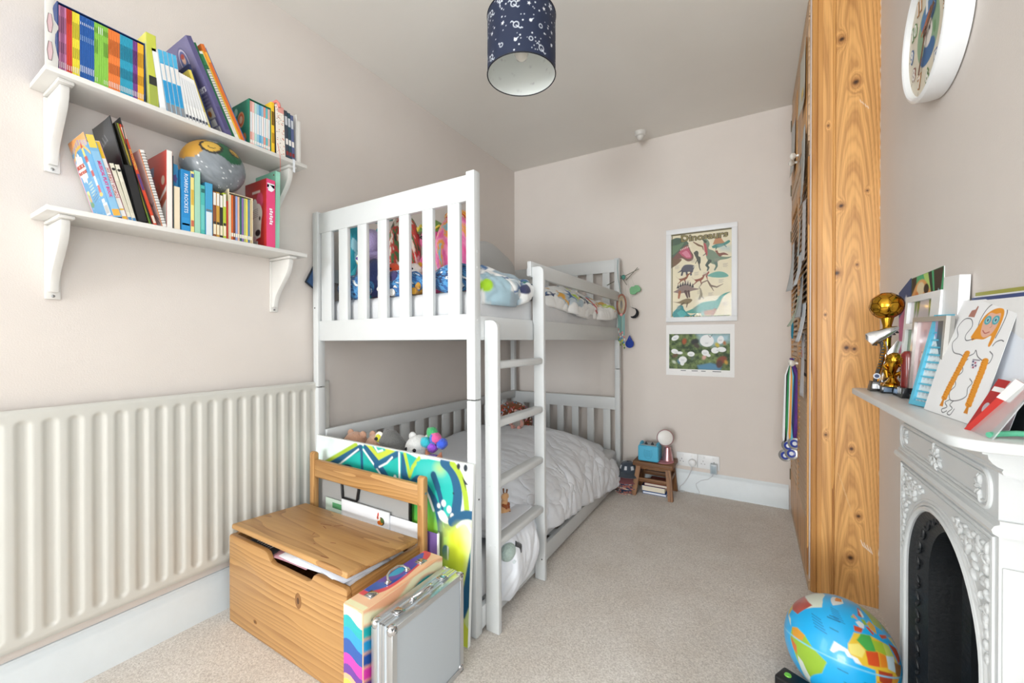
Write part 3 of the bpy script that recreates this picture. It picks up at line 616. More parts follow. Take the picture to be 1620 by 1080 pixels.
cv.poly([(.092, .035), (.112, .035), (.102, .018)], 'c9463c'); cv.rect(.094, .036, .110, .060, 'e9d56a'); cv.rect(.096, .060, .118, .078, 'c84a42'); cv.rect(.103, .078, .120, .104, 'e8ecef'); cv.rect(.107, .104, .126, .122, 'c84a42'); cv.rect(.112, .122, .128, .15, 'e8ecef'); cv.rect(.116, .15, .134, .172, 'c84a42'); cv.ell(.125, .178, .014, .006, 'f0c24e')
cv.rect(.012, .152, .034, .185, 'e6e28c'); cv.rect(.016, .16, .022, .19, '7fae4a'); cv.rect(.025, .165, .031, .19, 'd34d49'); cv.ell(.024, .195, .016, .008, '4f8f5a')
for k in range(5): cv.line([(.052, .135 + k * .009), (.085, .132 + k * .009)], .003, 'c9d8c0')
for k in range(3): cv.line([(.05, .175 + k * .008), (.098, .165 + k * .008)], .0022, '2c5f8f')
cv.rect(.112, .205, .146, .242, 'f2f0ea')
for k in range(9): cv.line([(.116 + k * .0032, .212), (.116 + k * .0032, .236)], .0015, '3a3a3a')
cv.rect(.112, .192, .136, .203, 'e9ebe8')
for k in range(26): x_, y_ = rs.random() * .15, .04 + rs.random() * .2; cv.ell(x_, y_, .0013, .0013, 'cfe4f2')
cover_art(t, .0215, .252, .155, cv, .001)
text('cover_text', 'MUSICAL', .0165, cm('c05a48'), t, frame((-.155 + .043, -.0010, .252 - .080), (1, 0, 0), (0, 0, 1)), bold=.0004)
text('cover_text', 'PLAY BOOK', .0125, cm('c05a48'), t, frame((-.155 + .043, -.0010, .252 - .098), (1, 0, 0), (0, 0, 1)), bold=.0003)
text('title', 'MUSICAL PLAY BOOK', .011, cm('d9418a'), t, frame((.0013, .011, .115), (0, 0, -1), (0, 1, 0)), bold=.0003)
book('white and yellow word book with pink edging beside the musical book', .4935, zz, .0135, .236, .15, 16.2, 'f3f1ec', 'e46f9c', bands=((.78, .99, 'f2c52e'), (.0, .04, 'f2b93a'), (.12, .14, 'f0c030')), title='MY FIRST WORDS', tcol='c8483c', ts=.0115, tz=.47)
for i in range(2):
    t = book('%s cream board book with a black dot, leaning on the black file' % ('front' if i == 0 else 'rear'), .5085 + i * .0105, zz, .0098, .176, .13, 15.0 - i, 'e7e2cf', bands=((.0, .06, '4a86b8'), (.15, .7, 'd9d4c0')), group='cream board books')
    bm = bmn(); lathe(bm, [(.0042, 0), (.0042, .0006)], n=16, mx=Matrix.Translation((.0010, .005, .158)) @ Matrix.Rotation(R(90), 4, 'Y')); part('black_dot', bm, cm('1a1a1a'), t)
# black magazine file
t = T('magazine_file', 'black plastic magazine file with a curved cut-out, leaning on the lower shelf', 'file', (0, 0, 0)); d, h, th = .165, .326, .026
o = [(-d, 0), (0, 0), (0, h)] + [(-d, h * .98), ]
bm = bmn(); prism(bm, o, 'y', 0, .0018); part('side', bm, cm('26282b', .45), t, False)
bm = bmn(); prism(bm, o, 'y', th - .0018, th); part('side', bm, cm('26282b', .45), t, False)
bm = bmn(); box(bm, -d, -d + .0018, 0, th, 0, h); part('back', bm, cm('2b2d30', .45), t, False)
bm = bmn(); box(bm, -.0018, 0, 0, th, 0, h * .55); part('front', bm, cm('1f2022', .4), t, False)
bm = bmn(); box(bm, -d, 0, 0, th, 0, .0018); part('base', bm, cm('1f2022', .4), t, False)
cv = Cv(.165, .32, 60, 100, '3b3d40'); cv.poly([(0, .03), (.165, 0), (.165, .09), (.10, .1), (0, .13)], '55575a', soft=.02); cv.ell(.135, .23, .055, .12, '17181a', rot=.1)
for k in range(4): cv.line([(.02 + k * .022, .05 - k * .004), (.035 + k * .022, .07 - k * .004)], .0022, 'c2c3c4'); 
cv.line([(.02, .075), (.10, .055)], .002, '9a9b9c'); cover_art(t, th, h, d, cv, .002)
t.location = (-1.750, .531, zz); t.rotation_euler.x = R(12.1)
for i, (cn, ch) in enumerate((('dark brown', '3d3a2c'), ('olive', '8f9432'), ('black', '26241f'))):
    book('thin %s picture book leaning behind the black file' % cn, .5575 + i * .0053, zz, .0046, .316, .20, 15.0, ch, x=-1.757, bands=((.0, .12, '6a9a3c'), (.5, .8, 'b59b3a')) if i == 1 else ())
book('red-orange hardback with yellow and blue spine lettering on the lower shelf', .5735, zz, .0085, .316, .21, 16.0, 'd8492a', x=-1.754, bands=((.86, .97, 'e7d8c8'), (.02, .10, 'e7d8c8'), (.36, .52, '5a3f7c')), title='ENCYCLOPEDIA', tcol='f2d76a', ts=.0088, tz=.66)
t = book('white wire-bound activity pad with drawn scissors leaning on the lower shelf', .597, zz, .0115, .249, .165, 14.2, 'f2f0ec', 'f1e7e2', x=-1.752)
bm = bmn()
for k in range(26): tube(bm, [(.002 + .004 * math.sin(a), .0058 + .0065 * math.cos(a), .012 + k * .009) for a in [2 * PI * q / 6 for q in range(6)]], .0010, 5, True)
part('wire_binding', bm, cm('57544f'), t)
bm = bmn(); box(bm, -.003, .0008, -.0012, 0, .0, .249); part('orange_edge', bm, cm('df8a4e'), t, False)
cv = Cv(.16, .245, 60, 90, 'efe5e2'); cv.line([(.12, .20), (.15, .235)], .003, '33343a'); cv.line(cv.curve([(.118, .16), (.13, .175), (.145, .165)]), .003, '2a2a2e'); cv.line(cv.curve([(.128, .165), (.132, .20), (.15, .22)]), .003, '2a2a2e'); cover_art(t, .0115, .249, .165, cv, .001)
t = book('upright red picture book showing a bear on its cover, lower shelf', .608, zz, .0165, .270, .16, 0, 'efede6', 'c63a2b', x=-1.752)
cv = Cv(.16, .27, 70, 110, 'cc3c2c'); cv.rect(.02, .04, .055, .075, '5b86b0'); cv.ell(.06, .19, .045, .04, '2a4f86'); cv.poly([(.09, .10), (.16, .16), (.16, .22), (.11, .19), (.075, .18)], 'b4533c'); cv.ell(.132, .10, .014, .016, 'f0dcc6'); cv.poly([(.06, .20), (.16, .12), (.16, .27), (.08, .27)], 'f0efe9'); cv.line([(.07, .21), (.15, .15)], .004, '3a2a28'); cv.ell(.05, .10, .015, .02, '8b3f6a'); cv.poly([(.10, .175), (.16, .14), (.16, .17), (.12, .20)], 'c4664a'); cover_art(t, .0165, .27, .16, cv, .001)
book('thin dark teal book beside the red bear book', .6255, zz, .0035, .257, .15, 0, '1f4650')
t = book('blue round-topped board book behind the small cream one', .6305, zz, .0195, .256, .13, 0, '2f7fb0', '4295c4', arch=.03, x=-1.775, bands=((.72, .92, '3a8fc0'), (.0, .5, '274a72')))
bm = bmn(); prism(bm, [(.0097 + .006 * (1 + .2 * math.cos(5 * a)) * math.cos(a), .185 + .014 * (1 + .2 * math.cos(5 * a)) * math.sin(a)) for a in np.linspace(0, 2 * PI, 24)[:-1]], 'x', .0010, .0016); part('flower_print', bm, cm('5a4f8a'), t)
book('small cream paperback standing in front of the blue round-topped book', .6305, zz, .0165, .152, .017, 0, 'efe0c4', x=-1.7545)
book('bright blue rocket storybook with white lettering on the lower shelf', .6515, zz, .027, .220, .17, 0, '2389c9', '3a9bd4', bands=((.0, .22, '2f94d2'), (.10, .13, 'd9e8f4')), title='ROARING ROCKETS', tcol='f2f6fa', ts=.0155, tz=.62)
book('pale yellow storybook beside the blue rocket book', .6795, zz, .0105, .222, .16, 0, 'f4e28c', bands=((.90, .96, '3b5fa8'), (.45, .7, 'd9b64a'), (.1, .2, 'c96a4e')))
book('mint green hardback taller than its teal neighbour on the lower shelf', .6915, zz, .018, .229, .16, 0, 'a5d5bd', '8cc4ac')
book('teal paperback left of the papier-mache planet\'s support row', .7105, zz, .0135, .182, .14, 0, '4fb8b0', bands=((.85, .93, '2a6a66'), (.1, .6, '6cc6bf')))
book('light blue book with a white lower spine on the lower shelf', .7255, zz, .0235, .197, .15, 0, '49a3cf', bands=((.0, .45, 'dfe6ea'), (.46, .5, '6b7780')))
for i, (cn, ch) in enumerate((('chestnut', '8a4f30'), ('honey', 'c99a3e'), ('black', '2c2a26'), ('lime', 'b7c93a'))):
    book('%s pocket storybook with a white top band' % cn, .7505 + i * .0113, zz, .0106, .172 + (.004 if i == 3 else 0) - (.004 if i == 2 else 0), .13, 0, ch, bands=((.70, .97, 'ece7de'), (.06, .28, 'efe3c4'), (.28, .34, '39332c')), group='pocket storybooks')
book('thin red booklet left of the cream slipcase', .7965, zz, .0055, .148, .12, 0, 'c23b30')
bx = T('slipcase', 'cream slipcase of thin colourful readers on the lower shelf', 'box', (-1.83, .85, ZL))
for b in ((-1.88, -1.7545, .8035, .8053, zz, 1.716), (-1.88, -1.7545, .8905, .8923, zz, 1.704), (-1.88, -1.757, .8035, .8923, 1.702, 1.7038), (-1.8815, -1.8797, .8035, .8923, zz, 1.704)):
    bm = bmn(); box(bm, *b); part('panel', bm, cm('e9dcb8'), bx, False)
for i, (cn, ch) in enumerate((('ivory', 'e9dfc0'), ('orange', 'd9672c'), ('brown', '7a4030'), ('periwinkle', '8fa3d6'), ('peach', 'e8b89a'), ('dark green', '2f6a58'), ('violet', '8a6cb0'), ('sage', 'b6c07a'), ('lemon', 'ecd95a'), ('slate blue', '5b7fa8'), ('fawn', 'c9b48a'))):
    book('%s thin reader in the cream slipcase' % cn, .8062 + i * .00765, zz + .001, .0071, .176, .115, 0, ch, x=-1.7575, bands=((.08, .16, 'f0ead8'),), group='thin readers of the cream slipcase')
t = book('thick red and pink storybook with a white mouse on its cover', .9425, zz, .0365, .284, .165, 0, 'e2497c', 'b52d2c', x=-1.748, bands=((.86, .94, 'e9edf2'), (.875, .92, '4f8fc0')))
cv = Cv(.165, .284, 80, 130, 'b8302d'); cv.ell(.115, .085, .026, .036, 'cf4a6c'); cv.ell(.098, .14, .036, .045, 'f1ede6'); cv.ell(.075, .10, .02, .028, 'f1ede6'); cv.poly([(.05, .16), (.13, .15), (.12, .24), (.06, .25)], 'f1ede6'); cv.ell(.115, .16, .006, .009, '2a2424'); cv.ell(.10, .22, .02, .014, '3a2f33'); cv.ell(.07, .245, .018, .013, 'e6c9cc'); cv.rect(.05, .255, .10, .278, 'efefec')
for k in range(8): cv.line([(.055 + k * .005, .258), (.055 + k * .005, .275)], .002, '333333')
for k in range(5): cv.line([(.065, .12 + k * .008), (.10, .117 + k * .008)], .002, '8a8480')
for k in range(7): cv.ell(.06 + k * .009, .045, .0045, .006, 'f1e3d8')
cover_art(t, .0365, .284, .165, cv, .001)
bm = bmn(); prism(bm, [(.006, .236), (.012, .262), (.026, .250), (.030, .240), (.020, .232)], 'x', .001, .0016); part('spine_mouse', bm, cm('eef2f6'), t, False)
bm = bmn()
for k in range(7): box(bm, .001, .0016, .012 + .002 * (k % 2), .026 - .003 * ((k + 1) % 2), .095 + k * .010, .102 + k * .010)
part('spine_lettering', bm, cm('f4e9ee'), t, False)
t = book('tall mint green folder at the far end of the lower shelf', .9835, zz, .020, .334, .20, -1.0, '9bd6bf', '86c6ae', x=-1.762)
bm = bmn(); lathe(bm, [(.0035, 0), (.0035, .001)], n=12, mx=Matrix.Translation((-.012, -.0006, .318)) @ Matrix.Rotation(R(90), 4, 'X')); part('press_stud', bm, cm('7a4a44'), t)
bm = bmn(); box(bm, -.03, -.012, -.0012, -.0004, .02, .055); part('barcode', bm, cm('d9dedb'), t, False)
# papier-mache planet resting on the book tops
nx, ny = 140, 80; th_, ph_ = np.meshgrid(np.linspace(0, 2 * PI, nx, endpoint=False), np.linspace(.001, PI - .001, ny))
D = np.stack([np.sin(ph_) * np.cos(th_), np.sin(ph_) * np.sin(th_), np.cos(ph_)], -1)
rr = 1 + .03 * (fbm(D[..., 0] * 4 + 9, D[..., 1] * 4 + D[..., 2] * 3, 4) - .5)
col = np.empty(D.shape); col[:] = lin('7f868c'); q = fbm(D[..., 0] * 9 + D[..., 2] * 5 + 20, D[..., 1] * 9 + D[..., 2] * 6, 8); col = col * (.75 + .5 * q[..., None]); col[vn(D[..., 0] * 26 + 7 * D[..., 2], D[..., 1] * 40, 3) > .9] = lin('dfe2e4')
def patch(c, r0, colr, wob=.15):
    c = np.array(c, float); c /= np.linalg.norm(c); a = np.arccos(np.clip(D @ c, -1, 1)) + wob * (fbm(D[..., 0] * 7 + 3, D[..., 1] * 7 + D[..., 2] * 7, 6) - .5)
    col[a < r0] = np.array(lin(colr)) * 1.0
patch((.25, -.9, .55), .62, 'b98a35'); patch((.95, .25, .62), .52, '1f5a3c', .2); patch((.88, -.42, .62), .36, '23231f'); patch((.88, -.42, .62), .27, 'c9a244', .05); patch((.88, .42, .66), .24, '23231f'); patch((.86, .44, .66), .18, 'b9953f', .05)
for s in ((.9, -.40, .60), (.87, .45, .64)):
    c = np.array(s); c /= np.linalg.norm(c); a = np.arccos(np.clip(D @ c, -1, 1)); col[(a > .09) & (a < .12) & (D[..., 2] < c[2])] = lin('3a2f1a')
P = D * rr[..., None] * np.array([.098, .107, .098]) + np.array([-1.815, .778, 1.800])
solo('papier_mache_planet', grid_mesh('papier_mache_planet', P[::1], col, wrap=True), 'painted_wood', 'grey painted papier-mache planet with yellow eyes resting on the books', 'craft ball')
# ================================================================== fitted pine wardrobe
war = T('fitted_wardrobe', 'floor to ceiling pine wardrobe with louvred doors beside the chimney breast', 'wardrobe', (.53, 2.77, 0))
def pine_cv(W, Hh, nx, ny, knots, uc, seed, c1='e6b06c', c2='8e5524', f=4.2, k2=16.0):
    cv = Cv(W, Hh, nx, ny, c1); u, v = cv.x, cv.y
    ph = ((u - uc) / .15) ** 2 * k2 - v * f + 1.6 * (fbm(u * 9, v * 1.1, seed) - .5) + .5 * fbm(u * 40, v * 2.0, seed + 5)
    for ku, kv, r in knots: ph = ph + 2.6 * np.exp(-(((u - ku) / (2.0 * r)) ** 2 + ((v - kv) / (4.5 * r)) ** 2))
    s = ph - np.floor(ph); ring = np.where(s < .88, (s / .88) ** 2.5, 1 - (s - .88) / .12); fine = fbm(u * 420, v * 6, seed + 9)
    ring2 = .5 + .5 * np.sin(ph * 2 * PI * 3.0 + 2 * fbm(u * 20, v * 3, seed + 21))
    a = np.clip(.06 + .22 * ring2 ** 2 + .55 * ring * (.55 + .5 * fbm(u * 12, v * 2, seed + 2)) + .42 * (fine - .5), 0, 1)[..., None]
    tone = (.93 + .16 * fbm(u * 5, v * .9, seed + 3))[..., None]
    cv.c = (np.array(lin(c1)) * (1 - a) + np.array(lin(c2)) * a) * tone
    for ku, kv, r in knots:
        cv.ell(ku, kv, r * 1.9, r * 2.2, '8a5226', soft=r * 1.5, al=.8); cv.ell(ku, kv, r * 1.15, r * .95, '3d2413', rot=-.3, soft=r * .5)
    return cv
yp = 2.252
def side_board(x0, x1, name, knots, uc, seed, dy=0.0, n=60, f=4.2, k2=16.0):
    W = x1 - x0; cv = pine_cv(W, HZ, n, 520, knots, uc, seed, f=f, k2=k2)
    ed = np.minimum(cv.x, W - cv.x); rim = .002 * (1 - np.clip(ed / .003, 0, 1))
    P = np.stack([x0 + cv.x, yp + dy + rim, HZ - cv.y], -1)
    b = part(name, grid_mesh(name, P, cv.c), 'painted_wood', war); return b, cv
# knots as measured down the panel (offset across, distance below the ceiling)
def scratch(cv, pts, wd=.0018, col='f2e9dc'): cv.line(pts, wd, col)
W = .151; x0 = .306
cvw = pine_cv(W, HZ, 84, 620, [(.020, .26, .0075), (.068, .46, .0085), (.020, .98, .0065), (.006, 1.27, .0075), (.040, 1.595, .0068), (.066, 1.60, .005), (.058, 2.03, .0052), (.056, 2.50, .008), (.107, .93, .003), (.074, 1.24, .003), (.082, 2.315, .0055)], .060, 31, f=4.4, k2=13)
for a in range(6): scratch(cvw, [(.012 + a * .006, 2.14 + a * .022), (.030 + a * .006, 2.19 + a * .022)], .0011, 'd8b07c')
for a in range(7): scratch(cvw, [(.090 + a * .005, 2.415 + .004 * a + .012 * (a % 2)), (.098 + a * .005, 2.440 + .004 * a)], .0022)
for a in range(4): scratch(cvw, [(.082 + a * .008, .54 + a * .011), (.086 + a * .008, .552 + a * .011)], .0018)
rs = random.Random(12)
for a in range(46): z_ = rs.random() * 2.6; cvw.ell(W - .001 - rs.random() * .0018, z_, .0016, .004 + rs.random() * .012, 'efe8da')
ed = np.minimum(cvw.x, W - cvw.x); rim = .002 * (1 - np.clip(ed / .003, 0, 1))
part('side_board', grid_mesh('side_board', np.stack([x0 + cvw.x, yp + rim, HZ - cvw.y], -1), cvw.c), 'painted_wood', war)
side_board(.2605, .300, 'side_board', [(.015, 1.98, .004), (.02, .62, .003), (.012, 1.45, .003)], -.02, 44, .001, 30, f=1.2, k2=6)
bm = bmn(); cyl(bm, (.302, yp - .0005, 0), (.302, yp - .0005, HZ), .0042, n=10); part('bead', bm, 'pine_up', war)
bm = bmn(); box(bm, .2435, .2610, yp + .006, yp + .02, 0, HZ); part('corner_recess', bm, 'pine_up', war)
bm = bmn(); box(bm, .222, .244, yp - .004, yp + .03, 0, HZ, .006, 3); part('corner_post', bm, 'pine_up', war)
bm = bmn(); box(bm, .2605, .4575, yp + .0025, yp + .03, 0, HZ); part('panel_core', bm, 'pine_up', war)
bm = bmn(); box(bm, .4572, .4600, yp + .004, yp + .01, 0, HZ); part('shadow_gap', bm, 'dark_gap', war)
# front frame (faces the room, X = .215)
fx = .218
mat('door_grey', 'd2c6c0', .5, var=.05)
for b, m_ in (((fx, fx + .03, 3.225, 3.284, 0, HZ), 'pine_up'), ((fx, fx + .03, 2.262, 2.285, 0, HZ), 'door_grey')): bm = bmn(); box(bm, *b, .002); part('front_stile', bm, m_, war)
bm = bmn(); box(bm, fx - .004, fx + .03, 2.285, 3.225, 2.60, HZ, .003); part('head_rail', bm, 'pine_grey', war)
bm = bmn(); box(bm, fx - .002, fx + .03, 2.285, 3.225, 1.97, 2.03, .002); part('mid_rail', bm, 'pine_grey', war)
bm = bmn(); box(bm, fx - .003, fx + .03, 2.26, 3.225, 0, .05, .002); part('plinth', bm, 'pine_grey', war)
def door(y0, y1):
    bm = bmn(); sw = .042
    for b in ((y0, y0 + sw, .055, 1.965), (y1 - sw, y1, .055, 1.965), (y0 + sw, y1 - sw, .055, .30), (y0 + sw, y1 - sw, 1.90, 1.965), (y0 + sw, y1 - sw, .97, 1.03)): box(bm, fx - .006, fx + .018, *b, .0015, 1)
    d = part('louvre_door', bm, 'pine_up', war); first = None
    for za, zb in ((.305, .965), (1.035, 1.895)):
        n = int((zb - za) / .03)
        for i in range(n):
            z = za + .015 + i * .03
            if first is None:
                bm = bmn(); box(bm, -.003, .003, y0 + sw, y1 - sw, -.02, .02, mx=Matrix.Translation((fx + .006, 0, z)) @ Matrix.Rotation(R(38), 4, 'Y')); first = part('louvre', bm, 'pine_grey', d, False); fz = z
            else: again(first, d, (0, 0, z - fz))
    bm = bmn(); box(bm, fx + .018, fx + .022, y0, y1, .055, 1.965); part('backing', bm, 'dark_gap', d, False)
    bm = bmn(); box(bm, fx - .006, fx + .018, y0, y1, 2.035, 2.595, .002); c = part('cupboard_door', bm, 'pine_grey', war)
    bm = bmn(); box(bm, fx - .009, fx - .006, y0 + .05, y1 - .05, 2.09, 2.54, .0025); part('raised_panel', bm, 'pine_up', c)
    return d, c
dA, cA = door(2.757, 3.222); dB, cB = door(2.288, 2.752)
mat('knob_ceramic', 'e9e5dc', .25, coat=.4)
for y, z, p in ((2.80, 2.13, cA), (2.70, 2.13, cB), (2.79, 1.00, dA), (2.715, 1.00, dB)):
    bm = bmn(); lathe(bm, [(.007, 0), (.006, .012), (.016, .02), (.019, .03), (.013, .039), (.002, .042)], n=18, mx=Matrix.Translation((fx - .008, y, z)) @ Matrix.Rotation(R(-90), 4, 'Y')); part('knob', bm, 'knob_ceramic', p)
for z in (2.10, 2.52, 1.80, .95, .25):
    bm = bmn(); cyl(bm, (fx - .008, 3.2225, z - .035), (fx - .008, 3.2225, z + .035), .004, n=8); part('hinge', bm, cm('8f8a78', .35, .8), war)
# papers pinned on the doors
def sheet(label, y0, y1, z0, z1, curl=.02, col='c9c9c6', off=.0, mark=None, cat='paper'):
    nx, ny = 10, 16; s, q = np.meshgrid(np.linspace(0, 1, nx), np.linspace(0, 1, ny)); k = rnd.random() * 6
    X = .203 - off - curl * q ** 2 * (.6 + .4 * np.sin(s * 2.2 + k)) - .003 * np.sin(s * 5 + k)
    cvs = Cv(1, 1, nx, ny, col); me = grid_mesh('pinned_sheet', np.stack([X, y1 - (y1 - y0) * s, z1 - (z1 - z0) * q], -1), cvs.c)
    t = T('pinned_sheet', label, cat, (.2, (y0 + y1) / 2, z0)); p = part('sheet', me, 'painted', t)
    md = p.modifiers.new('thickness', 'SOLIDIFY'); md.thickness = .0006
    if mark:
        bm = bmn(); c, a, b_ = mark; box(bm, .2015 - off - curl * .55, .2022 - off - curl * .55, y0 + (y1 - y0) * a, y0 + (y1 - y0) * (a + .3), z0 + (z1 - z0) * b_, z0 + (z1 - z0) * (b_ + .12)); part('printed_mark', bm, cm(c), t, False)
    return t
sheet('yellow-edged sheet pinned highest on the wardrobe\'s near cupboard door', 2.30, 2.52, 2.24, 2.52, .012, 'cfcabb', mark=('d8b438', .1, .1))
sheet('pale blank sheet pinned on the far cupboard door beside the knob', 2.86, 3.06, 2.12, 2.42, .012, 'c6c4c0')
sheet('large grey sheet with a faded sketch pinned under the top cupboard', 2.30, 2.50, 1.80, 2.12, .018, 'b9bab6', mark=('8d8f8c', .3, .5))
sheet('narrow list sheet with rows of print on the near louvre door', 2.305, 2.40, 1.50, 1.78, .006, 'c8c4c4')
sheet('small torn note pinned at the edge of the near louvre door', 2.50, 2.58, 1.56, 1.74, .02, 'c2c5c2')
sheet('long hanging sheet curling off the far louvre door', 2.85, 2.98, 1.42, 1.70, .035, 'bfc1c2')
sheet('certificate with a blue square stamp on the near louvre door', 2.44, 2.60, 1.40, 1.57, .03, 'ccd0d4', mark=('2f5f9c', .55, .08))
sheet('curled grey leaflet below the blue-stamped certificate', 2.36, 2.50, 1.24, 1.44, .04, 'aeb0b0')
sheet('white sheet with a blue square stamp low on the near door', 2.29, 2.44, 1.12, 1.30, .03, 'cfd3d8', mark=('2f5f9c', .4, .15))
sheet('tall pale sheet with a line of red print near the pine corner', 2.295, 2.42, .86, 1.16, .012, 'c9c6c8', mark=('a05a58', .2, .62))
sheet('sage green circular craft card hung above the medals', 2.55, 2.66, 1.20, 1.36, .05, 'a9b3a0')
t = T('felt_drop', 'teal felt drop hanging from a string on the wardrobe door', 'decoration', (.19, 2.78, 1.14))
bm = bmn(); prism(bm, [(2.755, 1.19), (2.79, 1.135), (2.83, 1.15), (2.835, 1.19), (2.79, 1.245)], 'x', .185, .193, .002); part('drop', bm, cm('2487a4', .8), t)
bm = bmn(); tube(bm, [(.189, 2.79, 1.245), (.195, 2.79, 1.33), (.208, 2.79, 1.40)], .001, 5); part('string', bm, cm('c9cdbf'), t)
for i, (c1, c2, yo, zl, xo) in enumerate((('e9eaec', '1d1f26', 0.0, .50, .0), ('2f8a52', 'e9eaec', -.03, .56, -.008), ('e9a24c', '5bb8d0', -.055, .52, -.014), ('27305c', '5a2f86', -.075, .58, -.02))):
    t = T('medal', '%s medal hanging by its ribbon from the far louvre door knob' % ('white and black ribboned', 'green and white ribboned', 'orange and aqua ribboned', 'navy and purple ribboned')[i], 'medal', (.19, 2.8 + yo, zl - .06), 'medals on the wardrobe door')
    xk = .196 - .0; xb = .158 + i * .014; ya = 2.800 - .010 * i; zk = 1.025
    for k, c in enumerate((c1, c2)):
        bm = bmn(); A = [(xk - .004 * i, ya + .02, zk), (xb + .004 + .008 * k, ya + .004, zk - .10), (xb - .006 + .012 * k, ya, zl + .08), (xb, ya, zl)]; Wd = .0085; pr_ = None
        for a in A:
            v1 = bm.verts.new((a[0] - Wd, a[1] - .004 * k, a[2])); v2 = bm.verts.new((a[0] + Wd, a[1] - .002 - .004 * k, a[2]))
            if pr_: bm.faces.new((pr_[0], pr_[1], v2, v1))
            pr_ = (v1, v2)
        p = part('ribbon', bm, cm(c, .7), t); p.modifiers.new('thickness', 'SOLIDIFY').thickness = .0012
    for cc_, r_, dx in (('a9a8a6', .034, 0), ('32449a', .022, .003), ('d8dade', .011, .0045)):
        bm = bmn(); lathe(bm, [(r_ * .93, -.003), (r_, -.002), (r_, .002), (r_ * .93, .003)], n=24, mx=Matrix.Translation((xb, ya - dx, zl - .032)) @ Matrix.Rotation(R(-18), 4, 'Z') @ Matrix.Rotation(R(82), 4, 'X')); part('disc', bm, cm(cc_, .3, .85 if dx == 0 else .0), t)
# ================================================================== fireplace
fire = T('fireplace', 'white painted cast iron fireplace with a black arched insert', 'fireplace', (.41, 1.43, 0))
mat('cast_white', 'd6d9d9', .35, var=.03, vs=18, bump=.05, bs=60)
mat('cast_black', '24272a', .36, var=.2, vs=30, bump=.18, bs=90)
AC, AZ, AR = 1.4275, .445, .240
arch = lambda r, n=28: [(AC + r * math.cos(PI * i / n), AZ + r * math.sin(PI * i / n)) for i in range(n + 1)]
bm = bmn(); prism(bm, [(1.131, 0), (1.131, .772), (1.727, .772), (1.727, 0), (AC + AR, 0)] + arch(AR) + [(AC - AR, 0)], 'x', .40, .4545); part('surround', bm, 'cast_white', fire, False)
for r_, x_, q in ((AR + .004, .399, .007), (AR + .016, .400, .0045), (AR + .027, .4005, .003)):
    bm = bmn(); tube(bm, [(x_, AC + r_, .0)] + [(x_, y, z) for y, z in arch(r_)] + [(x_, AC - r_, 0)], q, 8); part('arch_moulding', bm, 'cast_white', fire)
for ins, q in ((.016, .004), (.027, .0025)):
    bm = bmn(); tube(bm, [(.3995, 1.131 + ins, .0), (.3995, 1.131 + ins, .765 - ins), (.3995, 1.727 - ins, .765 - ins), (.3995, 1.727 - ins, 0)], q, 8); part('border_bead', bm, 'cast_white', fire)
# leafy spandrels in both corners
for sgn in (1, -1):
    bm = bmn(); rs = random.Random(21 + sgn); ye = AC + sgn * .262
    for k in range(46):
        a, b_ = rs.random(), rs.random()
        if a + b_ > 1: a, b_ = 1 - a, 1 - b_
        y = ye - sgn * a * .15; z = .722 - b_ * .235 * (1 - a * .5) - a * .01
        if math.hypot(y - AC, z - AZ) < AR + .04 or z > .728: continue
        L_ = .010 + .010 * rs.random(); ball(bm, (0, 0, 0), (.0065, L_, L_ * .45), 8, 6, Matrix.Translation((.399, y, z)) @ Matrix.Rotation(rs.random() * PI, 4, 'X'))
    for k in range(9): z = .50 + k * .025; y = ye - sgn * .006 * (k % 2); ball(bm, (.399, y, z), (.0065, .0095, .012), 8, 6)
    for k in range(8): y = ye - sgn * (.02 + k * .02); z = .722 - .006 * (k % 2); ball(bm, (.399, y, z), (.006, .010, .007), 8, 6)
    part('leaf_spandrel', bm, 'cast_white', fire)
# ledge, frieze, cornice
bm = bmn(); prism(bm, [(.455, .760), (.396, .760), (.388, .765), (.386, .772), (.390, .780), (.397, .783), (.397, .790), (.455, .790)], 'y', 1.119, 1.739); part('ledge_moulding', bm, 'cast_white', fire)
bm = bmn(); box(bm, .398, .4545, 1.127, 1.731, .788, .882); part('frieze', bm, 'cast_white', fire)
def roundrect(y0, y1, z0, z1, r, n=7):
    o = []
    for cy, cz, a in ((y1 - r, z1 - r, 0), (y0 + r, z1 - r, 90), (y0 + r, z0 + r, 180), (y1 - r, z0 + r, 270)): o += [(cy + r * math.cos(R(a + 90 * i / n)), cz + r * math.sin(R(a + 90 * i / n))) for i in range(n + 1)]
    return o
for ins, q in ((0, .005), (.011, .003)):
    bm = bmn(); tube(bm, [(.3975, y, z) for y, z in roundrect(1.152 + ins, 1.706 - ins, .797 + ins, .872 - ins, .030 - ins)], q, 8, True); part('frieze_panel_bead', bm, 'cast_white', fire)
rs = random.Random(4)
for yc, n_, w_ in ((1.43, 26, .045), (1.665, 8, .018), (1.195, 8, .018)):
    bm = bmn()
    for k in range(n_):
        a = rs.random() * 2 * PI; r_ = rs.random() ** .7; ball(bm, (0, 0, 0), (.006, .012, .005), 7, 5, Matrix.Translation((.3975, yc + w_ * r_ * math.cos(a), .8345 + .026 * r_ * math.sin(a))) @ Matrix.Rotation(a, 4, 'X'))
    part('frieze_ornament', bm, 'cast_white', fire)
cor = [(.455, .880), (.398, .880), (.391, .884), (.389, .889), (.391, .894), (.384, .897), (.377, .903), (.372, .911), (.371, .918), (.364, .919), (.364, .938), (.455, .938)]
bm = bmn(); prism(bm, cor, 'y', 1.09, 1.765); part('cornice', bm, 'cast_white', fire)
for i in range(2):
    bm = bmn(); box(bm, .404, .4545, 1.1305 - .004, 1.1315, .02 + i * .36, .36 + i * .36 - .02, .002); part('side_panel', bm, 'cast_white', fire)
